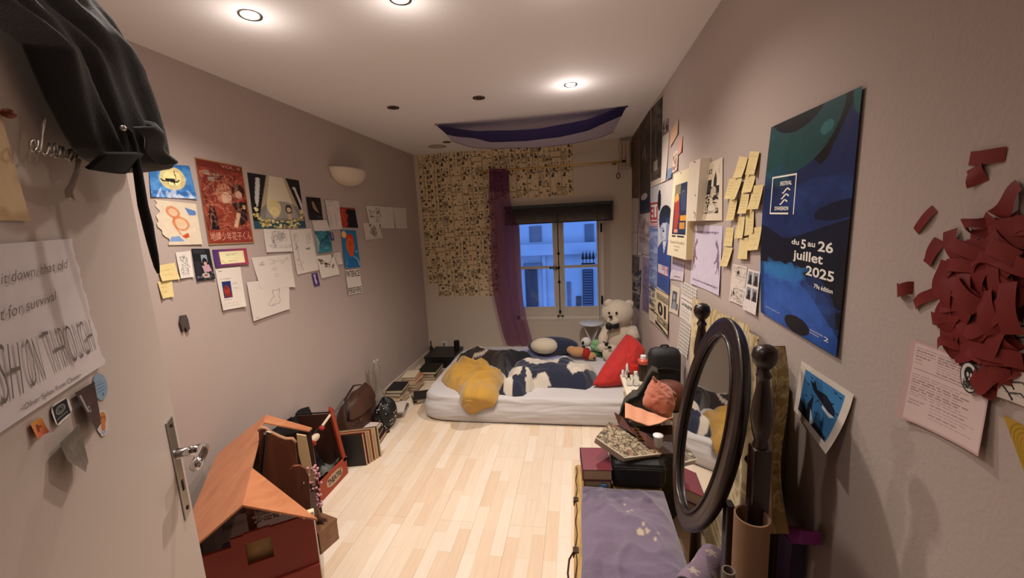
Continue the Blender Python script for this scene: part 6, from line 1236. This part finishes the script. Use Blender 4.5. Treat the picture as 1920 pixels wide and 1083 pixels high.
# rolled star towel on the trunk
def roll(u, v):
    a = 2*math.pi*v*2.6; r = .018+.0095*v*2.6+.002*math.sin(9*u); return V(r*math.cos(a), u, r*math.sin(a))
ax0 = on(1300, 1082, 2, TZ+.085); ax1 = on(1338, 1035, 2, TZ+.085); d = ax1-ax0; d = d/np.linalg.norm(d); e = V(-d[1], d[0], 0); W_, H_ = 60, 110
cv = Cv(W_, H_, '7a6678'); r = random.Random(3); c_ = cv
for sx, sy in ((.2, .86), (.5, .93), (.8, .87), (.35, .99), (.68, .99), (.1, .95), (.9, .96), (.5, .8), (.2, .7), (.7, .75)):
    pts = []
    for k in range(10): rr_ = .1 if k % 2 == 0 else .042; an = k*math.pi/5+sx*4; pts.append((sx+rr_*math.cos(an), sy+.30*rr_*math.sin(an)))
    cv.poly(pts, 'b3a498')
mb = MB(); mb.v = []
for j in range(H_):
    for i in range(W_):
        q = roll(i/(W_-1), j/(H_-1)); w_ = ax0-d*.03+d*(q[1]*.17)+e*q[0]+V(0, 0, q[2]-.024); mb.v.append(tuple(w_))
mb.f = [(j*W_+i, (j+1)*W_+i, (j+1)*W_+i+1, j*W_+i+1) for j in range(H_-1) for i in range(W_-1)]; mb.m = [0]*len(mb.f)
tag(mb.build('rolled_towel', vcolmat('star_fleece', .95, sheen=.4, bump=.3, bscale=250), smooth=True, colors=cv.a.reshape(-1, 3), solid=.006), 'mauve fleece with pale stars rolled up on the near right of the trunk', 'blanket')
# purple box and foam block by the right wall
a = on(1495, 1000, 0, .585); fm = empty('purple_tube_box', (a[0], a[1], 0), 'deep purple upright box with a magenta block lid beside the right wall', 'box')
MB().prism([(.555, 1.13, 0), (.60, 1.14, 0), (.60, 1.08, 0), (.56, 1.07, 0)], (0, 0, .70)).build('box_body', M('deep_purple_card', '33204a', .4, coat=.3), fm)
MB().prism([tuple(on(x, y, 0, .56)) for x, y in ((1460, 984), (1473, 1018), (1510, 1020), (1510, 995))], (.035, 0, .0)).build('lid_block', M('magenta_foam', '8a2a80', .6), fm)
# ================================================================== TOY HOUSE AND THE ROW ALONG THE LEFT WALL
ha = V(-.58, .815, 0); hb = V(.815, .58, 0); R0 = V(-1.19, 1.10, 0); HM = Matrix(((hb[0], ha[0], 0, R0[0]), (hb[1], ha[1], 0, R0[1]), (0, 0, 1, 0), (0, 0, 0, 1)))
def hmb(): s = MB(); s.T = HM; return s
hs = empty('toy_house', R0, 'large homemade dolls house with an orange-brown plywood roof and a red front', 'dolls house')
M_ply = woodmat('orange_plywood', 'ab6a48', 'c08058', axis=1, scale=2.2, rough=.42, coat=.15, stretch=9); M_redc = M('red_painted_card', '7e2a20', .6, var=.08, vscale=7); M_inn = M('dark_inside_wood', '3a241a', .8)
HR, HE, HL, HW = .66, .53, .80, .20
def rp(c, a, lift=0): return (c, a, HR-(HR-HE)*abs(c)/HW+lift)
t_ = .008
hmb().prism([rp(0, -.0), rp(0, HL), rp(-.235, HL), rp(-.235, -.0)], (0, 0, t_)).build('left_roof_slope', M_ply, hs)
hmb().prism([rp(0, 0), rp(0, .255), rp(.225, 0)], (0, 0, t_)).build('right_roof_slope', M_ply, hs)
s = hmb(); s.prism([rp(0, HL), rp(.205, HL), rp(.19, HL-.05), rp(0.0, HL-.10)], (0, 0, t_)); s.build('right_roof_slope', M_ply, hs)
s = hmb(); y0, y1 = .03, .042; c0, c1 = -.19, .208; w0, w1, z0, z1 = -.02, .063, .408, .494
s.box((c0, y0, 0), (w0, y1, HE-.03)); s.box((w1, y0, 0), (c1, y1, HE)); s.box((w0, y0, 0), (w1, y1, z0)); s.box((w0, y0, z1), (w1, y1, HE+.005)); s.box((-.06, y0, HE-.03), (w0, y1, HE)); s.build('red_front', M_redc, hs)
hmb().box((c0, y0-.008, 0), (c1, y0, .315)).build('front_plinth', M('red_painted_card_low', '8c3328', .6, var=.06), hs)
s = hmb(); s.box((c1-.01, y1, 0), (c1, .09, HE-.02)); s.build('side_wall', M('cream_card', 'b9a58c', .7), hs); hmb().box((-.19, y1, 0), (-.18, HL, HE-.02)).build('side_wall', M_inn, hs); hmb().box((-.18, HL-.012, 0), (c1-.01, HL, HE)).build('back_wall', M_inn, hs)
hmb().box((-.18, y1, .30), (c1-.01, HL-.012, .31)).build('upper_floor', M_inn, hs); hmb().box((-.015, y1+.06, .31), (.012, y1+.075, HR-.012)).build('gable_post', woodmat('brown_ply', '5c3424', '7a4a34', rough=.6), hs)
s = hmb(); s.box((-.13, .12, .31), (-.02, .22, .40)); s.box((.04, .10, .31), (.12, .16, .38)); s.build('inner_furniture', M('toy_dark', '221814', .7), hs)
hmb().box((c1-.035, y0-.004, HE-.01), (c1+.005, y0+.02, HE+.012), bev=.004).build('cream_corner_block', M('cream_block', 'd8c8a8', .6), hs)
tag(hmb().box((-.035, .05, .395), (.085, .052, .505)).build('gold_picture', M('gold_foil_scene', '8c6a3c', .5, var=.5, vscale=40)), 'brownish picture seen through the small window hole of the red toy front', 'picture')
cr = hmb()
rr2 = random.Random(9)
for k in range(14): x, y, z = rr2.uniform(.0, .10), rr2.uniform(.08, .13), .545+rr2.uniform(-.02, .015); cr.ell((x, y, z), (.010, .008, .008), seg=8, rings=6)
tag(cr.build('foil_scraps', M('silver_foil', 'b0a8a8', .3, metal=.8), smooth=True), 'small heap of crumpled silver foil under the front gable of the dolls house', 'foil', None, 'stuff')
# boards standing in the open roof
M_brd = woodmat('brown_board_wood', '5a3020', '7a4630', axis=2, scale=3, rough=.45, stretch=5); M_ed = M('worn_edge_wood', 'a67a5a', .6)
bs = .50; s = MB(); Fp = R0+ha*bs
def bpx(px, py, s_=bs): return onp(px, py, R0+ha*s_, ha)
bo = empty('wooden_board', bpx(520, 940), 'broad brown wooden board with a wavy top edge standing in the dolls house roof gap', 'board')
P_ = [(486, 806), (491, 800), (498, 801), (505, 808), (514, 812), (524, 817), (535, 821), (548, 821), (554, 828), (557, 860), (566, 945), (530, 935), (497, 912), (488, 870)]
MB().prism([tuple(bpx(*p)) for p in P_], tuple(-ha*.018)).build('panel', M_brd, bo)
MB().tube([tuple(bpx(*p)-ha*.009) for p in P_[:9]], .0095, 8).build('worn_top_edge', M_ed, bo, smooth=True)
MB().tube([tuple(bpx(x, y)-ha*.024) for x, y in ((500, 803), (498, 830), (494, 870), (491, 900))], .006, 8).build('black_strap', M_black, bo); MB().tube([tuple(bpx(x, y)-ha*.03) for x, y in ((497, 808), (501, 804), (508, 806))], .006, 8).build('steel_clip', M_steel, bo)
cb = MB().prism([tuple(bpx(x, y, .56)) for x, y in ((556, 814), (574, 817), (580, 850), (590, 905), (574, 905), (560, 850))], tuple(ha*.012)); tag(cb.build('cream_board', M('cream_mdf', 'c2a57c', .7)), 'narrow cream board right behind the wavy brown board', 'board')
P_ = [(544, 878), (550, 871), (562, 870), (573, 876), (579, 890), (583, 945), (578, 956), (568, 955), (552, 925)]
sb = empty('small_plaque', bpx(565, 950, .30), 'small dark wooden plaque with a screw, in front of the wavy board', 'plaque')
MB().prism([tuple(bpx(x, y, .30)) for x, y in P_], tuple(-ha*.014)).build('plaque_board', M_brd, sb); p = bpx(569, 901, .30)-ha*.016; MB().ell(tuple(p), (.005, .005, .005), seg=12, rings=8).build('screw', M_chrome, sb)
# pink blossom twig and stick in the wooden box
bx = empty('wooden_box', (-1.37, 1.62, 0), 'small varnished wooden box with burnt marks on its lid beside the dolls house', 'box')
M_bx = woodmat('varnished_box_wood', '6d4a34', '8c6245', axis=0, scale=5, rough=.5, stretch=4)
q0 = on(601.5, 1040, 2, 0); q1 = on(636, 1009, 2, 0); dx_ = (q1-q0); L_ = np.linalg.norm(dx_); dx_ /= L_; dn_ = V(-dx_[1], dx_[0], 0); 
q0 = q0+dx_*.005; corners = [q0, q1, q1+dn_*.11, q0+dn_*.11]
MB().prism([tuple(c) for c in corners], (0, 0, .105)).build('box_body', M_bx, bx); cc = sum(corners)/4
MB().prism([tuple(cc+(c-cc)*1.03+V(0, 0, .106)) for c in corners], (0, 0, .014)).build('lid', M_bx, bx)
s = MB()
for k in range(5): a = cc+(corners[1]-corners[0])*(.06*k-.02)+(corners[2]-corners[1])*(.15*(k % 3)-.15)+V(0, 0, .1205); s.box(tuple(a-V(.012, .004, 0)), tuple(a+V(.012, .004, .001)))
s.build('burnt_mark', M('burnt_brown', '2e1c14', .7), bx)
tw = empty('blossom_twig', cc+V(0, 0, .12), 'brown stick topped with a strand of pink bead blossoms standing on the wooden box', 'ornament')
pd = lambda x, y: onp(x, y, cc, V(0, 1, 0))
MB().tube([tuple(pd(x, y)) for x, y in ((600, 978), (596, 965), (590, 950), (586, 935), (582, 900), (580, 880))], [.014, .015, .013, .008, .005, .003], 10).build('stick', woodmat('stick_wood', '5c3a28', '7d5238'), tw, smooth=True)
s = MB(); rr2 = random.Random(5)
for k in range(46):
    v_ = rr2.random(); x = 586+8*v_+rr2.uniform(-7, 9); y = 874+74*v_; p = pd(x, y)+V(0, rr2.uniform(-.02, .02), 0); s.ell(tuple(p), (.0075, .0075, .006), seg=8, rings=6)
s.build('blossom', M('pink_pearl_beads', 'c9909a', .3, coat=.4), tw, smooth=True)
# ------------------------------------------------------------------ red theatre
th = empty('puppet_theatre', (-1.7, 2.1, 0), 'orange-red toy theatre box with a lettered front plate and dark cloth inside', 'toy theatre')
M_or = M('orange_red_paint', '98381f', .5, var=.06, vscale=8); M_cl = M('black_cloth', '14110f', .95)
X0 = -1.56; ya, yb_ = 1.93, 2.247
MB().box((X0-.012, ya, 0), (X0, yb_, .125), bev=.002).build('front_board', M_or, th)
MB().prism([(X0, yb_, .1), (X0, yb_-.03, .1), (X0, 2.145, .50), (X0, 2.155, .52), (X0, 2.175, .50)], (-.014, 0, 0)).build('front_post', M_or, th)
MB().prism([(X0, ya, .1), (X0, ya+.03, .1), (X0, ya+.02, .47), (X0, ya, .47)], (-.014, 0, 0)).build('front_post', M_or, th)
MB().prism([(X0-.014, yb_, 0), (X0-.014, yb_-.06, .46), (-1.87, yb_-.03, .42), (-1.87, yb_, 0)], (0, -.008, 0)).build('side_panel', M('brown_panel', '4a2a20', .6), th)
MB().box((-1.885, ya, 0), (-1.875, yb_, .41)).build('back_cloth', M_cl, th); MB().box((-1.875, ya, 0), (X0-.014, yb_-.01, .008)).build('base_board', M_or, th); MB().box((-1.875, ya, 0), (X0-.012, ya+.008, .42)).build('side_panel', M('brown_panel', '4a2a20'), th)
def dr(u, v): return V(-1.86+.22*v+.015*math.sin(14*u), ya+.03+.36*u, .40*(1-v)**1.5+.03+.012*math.sin(9*u+5*v))
MB().grid(dr, 30, 16).build('stage_drape', M_cl, th, smooth=True)
def dr2(u, v): return V(-1.72+.13*v, ya+.05+.32*u, .06+.05*v+.02*math.sin(11*u+6*v)+.01*math.sin(25*u))
MB().grid(dr2, 30, 12).build('grey_gauze', M('grey_gauze', '6a6a64', .8), th, smooth=True)
s = MB(); p0, p1 = V(-1.87, 2.18, .425), V(X0, 2.165, .49); s.cyl(tuple(p0), tuple(V(-1.87, ya, .425)), .006); s.cyl((-1.87, 2.22, .43), (-1.58, 2.19, .465), .005); s.cyl((X0-.02, 2.21, .47), (X0-.01, 1.90, .415), .004); s.build('black_rod', M_black, th)
s = MB(); s.tube([(X0-.012, 2.185, .475), (X0-.006, 2.06, .44)], .008, 10); s.ell((X0, 1.975, .41), (.02, .038, .022)); s.build('white_rod', M('bone_white', 'c9b8a0', .5), th)
s = MB(); 
for y, z in ((2.045, .435), (1.95, .40), (1.955, .385)): s.ell((X0, y, z), (.018, .016, .014))
s.ell((X0+.0, 1.945, .405), (.014, .02, .012)); s.build('red_tassel', M('bright_red_cord', '9c1f1a', .7), th)
pc = Sheet([V(X0+.0015, 2.02, .108), V(X0+.0015, 2.19, .100), V(X0+.0015, 2.19, .028), V(X0+.0015, 2.02, .032)], (1, 0, 0), None, .0)
def a_pl(c, r): c.rect(0, 0, 1, 1, 'b89a7c')
cv = Cv(50, 22, 'b89a7c'); o = pc.build('name_plate', cv, PAPER, th, keep=rnd(.42)); lettering(pc, 'THEATRE', .08, .24, .92, .76, M_ink, o, bold=.03)
# ------------------------------------------------------------------ records leaning together
rc = ['1c1817', '7a2a20', 'b59a70', '8c3a2a', 'c2aa80', '5c4a34']
rl_ = ['black record sleeve at the front of the leaning row', 'dark red record sleeve just behind the black front one', 'cream record sleeve, third in the leaning row', 'rust red record sleeve between two cream ones', 'pale cream record sleeve, fifth in the leaning row', 'brown record sleeve at the back of the leaning row']
for i in range(6):
    y = 2.30+.014*i+.004*i; o_ = MB(); b0 = V(-1.71, y, .002); lean = .02+.006*i
    o_.box((-.13, -.0025, 0), (.13, .0025, .245)); 
    o = o_.build('record_sleeve', M('sleeve_'+rc[i], rc[i], .5), origin=(0, 0, 0)); o.location = (-1.60+.010*i, y+.012+.002*i, .003); o.rotation_euler = (math.radians(6), math.radians(0), math.radians(14+i)); tag(o, rl_[i], 'record', 'records leaning beside the theatre')
    lab_ = MB().box((.126, -.0032, .0), (.132, .0032, .245)).build('sleeve_edge', M('sleeve_edge', 'c9b08c', .7)); lab_.location = (0, 0, 0); lab_.parent = o; 
    lab_.data.transform(Matrix.Translation((.129, 0, 0)))
# ------------------------------------------------------------------ bags
bb = empty('brown_leather_bag', (-1.76, 2.74, 0), 'slouching brown leather bag with a stitched flap against the left wall', 'bag')
M_bl = M('worn_brown_leather', '40271c', .5, bump=.3, bscale=60, var=.2, vscale=9)
def bagf(u, v):
    a = 2*math.pi*u; n = 3; ca, sa = math.cos(a), math.sin(a); r = (abs(ca)**n+abs(sa)**n)**(-1/n); w = .98-.22*v**2+.07*math.sin(math.pi*v)
    return V(-1.765+.105*r*ca*w*(1-.35*v)+.008*math.sin(5*a+4*v), 2.745+.215*r*sa*w, .03+.30*v**.9+.03*math.sin(a*1+.6)*v+.012*math.sin(4*a+2))
s = MB().grid(bagf, 60, 26); s.add([tuple(bagf(i/60, 1.0)) for i in range(60)]+[(-1.77, 2.75, .35)], [(i, (i+1) % 60, 60) for i in range(60)]); s.build('body', M_bl, bb, smooth=True)
def flapb(u, v): q = bagf(-.16+.32*u, .97-.5*v*(1-.35*abs(2*u-1)**2)); return q+V(.009, 0, .006)
MB().grid(flapb, 26, 16).build('flap', M('brown_leather_flap', '4a2e21', .5, bump=.3, bscale=60), bb, smooth=True, solid=.004)
MB().tube([(-1.72, 2.55, .22), (-1.69, 2.53, .28), (-1.72, 2.56, .33), (-1.77, 2.62, .35), (-1.80, 2.8, .385), (-1.80, 2.9, .35)], .009, 8, flat=.5).build('strap', M_dlea, bb, smooth=True)
MB().box((-1.665, 2.60, .19), (-1.65, 2.64, .205), bev=.003).build('buckle', M_brass, bb)
# dark books below the brown bag, red and white book
sk = random.Random(4)
book('dark_book', -1.63, 2.64, 0, .22, .30, .035, .12, '3a1216', 'dark red book flat on the floor under the red and white box', pages='b8a486')
book('dark_book', -1.64, 2.66, .036, .20, .28, .03, .2, '1a1616', 'black book lying on the dark red one by the records', pages='9a8a74')
rw = empty('red_white_box', (-1.61, 2.66, .067), 'low red and white cardboard box on the black book beside the brown bag', 'box')
MB().box((-1.70, 2.58, .067), (-1.575, 2.76, .10), bev=.003).build('box_body', M('red_card', '8c1f22', .5), rw); MB().prism([(-1.5745, 2.60, .07), (-1.5745, 2.76, .07), (-1.5745, 2.76, .098), (-1.5745, 2.70, .098)], (.001, 0, 0)).build('white_panel', M('white_card', 'c9bfb4', .6), rw)
MB().prism([(-1.69, 2.66, .1005), (-1.58, 2.62, .1005), (-1.58, 2.75, .1005), (-1.66, 2.75, .1005)], (0, 0, .001)).build('white_panel', M('white_card', 'c9bfb4', .6), rw)
# polka dot bag
pk = empty('polka_dot_bag', (-1.58, 2.87, 0), 'black cloth bag with small white dots slumped on the floor', 'bag')
rr2 = random.Random(8)
def pkf(u, v):
    a = 2*math.pi*u; r = 1+.10*math.sin(3*a+5*v)+.06*math.sin(7*a-3*v); t = math.pi*(v*.96+.02); return V(-1.59+.075*r*math.sin(t)*math.cos(a)+.02*v, 2.87+.125*r*math.sin(t)**.8*math.sin(a), .125+.12*math.cos(t)*(1+.08*math.sin(3*a)))
MB().grid(pkf, 50, 28).build('cloth', M('black_satin_bag', '131214', .45, bump=.2, bscale=60), pk, smooth=True)
for k in range(34):
    u, v = rr2.uniform(-.3, .3), rr2.uniform(.12, .8); p = pkf(u, v); q = p-V(-1.58, 2.87, .125); q /= np.linalg.norm(q); MB().ell(tuple(p+q*.0005), (.0045, .0045, .0045), seg=8, rings=6).build('white_dot', M('white_dot', 'cfcac4', .6), pk)
MB().tube([(-1.55, 2.80, .04), (-1.53, 2.78, .012), (-1.55, 2.75, .01), (-1.57, 2.77, .02)], .012, 8).build('drawstring_end', M('black_satin_bag', '131214'), pk, smooth=True)
# glass vase with crystal stopper
vs_ = empty('glass_vase', (-1.80, 3.17, .0), 'tall slender cut-glass decanter with sparkling stopper beside the brown bag', 'decanter')
o = MB().lathe([(.0, .0), (.055, .0), (.06, .01), (.055, .05), (.042, .10), (.026, .15), (.020, .20), (.024, .26), (.034, .31), (.032, .35), (.020, .375), (.017, .375), (.028, .345), (.029, .31), (.020, .26), (.016, .20), (.022, .15), (.037, .10), (.048, .05), (.05, .02), (.0, .015)], (-1.80, 3.17, .05), 20, cap=False).build('vessel', M('cut_glass', 'e4dcd4', .06, trans=.85), vs_); smooth_auto(o, 25)
s = MB()
for dx, dy, dz in ((0, -.02, .43), (0, .03, .425), (0, 0, .40)): s.ell((-1.80+dx, 3.17+dy, .03+dz), (.012, .012, .014), seg=8, rings=6)
s.build('stopper', M('crystal', 'f0ece8', .02, trans=.7), vs_)
book('flat_book', -1.80, 3.17, 0, .15, .2, .024, .1, '8a7c70', 'grey book under the glass decanter'); book('flat_book', -1.80, 3.17, .025, .14, .18, .023, .3, 'a39484', 'pale book directly below the glass decanter')
# stacks of books
def pile(cx_, cy_, specs, where):
    z = 0; ords = {1: ['only'], }; n = len(specs)
    for i, (w, l, h, rz, col, desc) in enumerate(specs):
        book('book', cx_+sk.uniform(-.008, .008), cy_+sk.uniform(-.01, .01), z+.0008, w, l, h, rz, col, f'{desc} {where}', None, pages=sk.choice(['b8a486', 'c4b498', 'a8967a'])); z += h+.0008
    return z
pile(-1.70, 3.33, [(.15, .22, .03, .05, '9a8c7c', 'pale paperback at the bottom'), (.14, .2, .035, -.1, 'c2b39c', 'cream thick paperback second'), (.14, .2, .03, .12, 'b3a08a', 'beige paperback third'), (.145, .2, .028, 0, '7c7268', 'grey book below the black one'), (.15, .21, .03, .1, '131416', 'black shiny book on top')], 'in the pile behind the decanter')
pile(-1.68, 3.62, [(.16, .23, .03, .1, '8c8278', 'grey book at the bottom'), (.15, .21, .035, -.08, 'b08468', 'tan book second'), (.15, .21, .03, .1, 'c9b8a8', 'pinkish white book third'), (.145, .2, .04, -.05, 'b5673a', 'orange book second from top'), (.14, .19, .025, .12, 'd0c0a8', 'cream book on top')], 'of the orange and cream pile near the mattress')
tag(MB().box((-1.72, 3.63, .1655), (-1.66, 3.645, .1665)).build('title_mark', M_ink), 'small dark title mark lying on the cream book', 'mark'); bpy.data.objects.remove(bpy.data.objects['title_mark'])
pile(-1.63, 4.0, [(.2, .28, .035, .05, '2a2420', 'dark book at the bottom'), (.2, .27, .03, -.06, 'b3a68c', 'cream-edged large book second'), (.21, .28, .03, .04, '141512', 'large black hardback on top')], 'in the pile beside the mattress')
pile(-1.62, 3.12, [(.17, .24, .012, .2, 'b8aea4', 'white magazine at the bottom'), (.17, .24, .012, .3, 'a89c92', 'grey magazine second'), (.17, .23, .01, .15, '5c4c44', 'brown magazine third'), (.16, .23, .012, .28, 'cbbfb2', 'white booklet on top')], 'of the low pile in front of the mattress corner')
pile(-1.50, 3.40, [(.15, .21, .015, .5, '3a3430', 'dark thin book at the bottom'), (.14, .2, .012, .7, 'a39684', 'pale leaflet in the middle'), (.14, .2, .012, .4, '1f1c1a', 'black leaflet on top')], 'of the scattered heap touching the mattress')
x_ = 0
bxx = empty('black_storage_box', (-1.60, 4.42, 0), 'low black box with a lid in the back left corner', 'box')
MB().box((-1.78, 4.22, 0), (-1.43, 4.62, .11), bev=.006).build('box_body', M_black, bxx); MB().box((-1.785, 4.215, .11), (-1.425, 4.625, .135), bev=.005).build('lid', M_black, bxx)
sp_ = empty('black_speaker', (-1.46, 4.5, .135), 'small black cylinder standing on the black box', 'speaker')
MB().lathe([(.032, 0), (.035, .004), (.035, .105), (.03, .11)], (-1.47, 4.5, .136), 22).build('cylinder_body', M_black, sp_, smooth=False); MB().lathe([(.02, .111), (.018, .113)], (-1.47, 4.5, .136), 18).build('top_plate', M_iron, sp_)
c = on(803, 655, 1, 4.6); pt = empty('dark_green_bottle', (c[0]-.01, 4.6, 0), 'thin dark green bottle in the back left corner', 'bottle')
MB().lathe([(.022, 0), (.023, .13), (.009, .16), (.008, .2)], (-1.83, 4.58, 0), 16).build('bottle_body', M('green_glass', '1f2a1c', .2), pt, smooth=True); MB().lathe([(.01, .2), (.01, .215)], (-1.83, 4.58, 0), 12).build('cap', M_black, pt)
# wall socket
p = on(833, 648, 1, YB); sk_ = empty('wall_socket', p, 'white wall socket low on the back wall behind the black cylinder', 'socket')
MB().box((p[0]-.04, YB-.008, p[2]-.02), (p[0]+.04, YB, p[2]+.06), bev=.003).build('plate', M_wpl, sk_); MB().lathe([(.022, -.009), (.022, -.004)], (p[0], YB, p[2]+.02), 20, axis='y').build('socket_recess', M('grey_recess', '8f887e', .5), sk_)
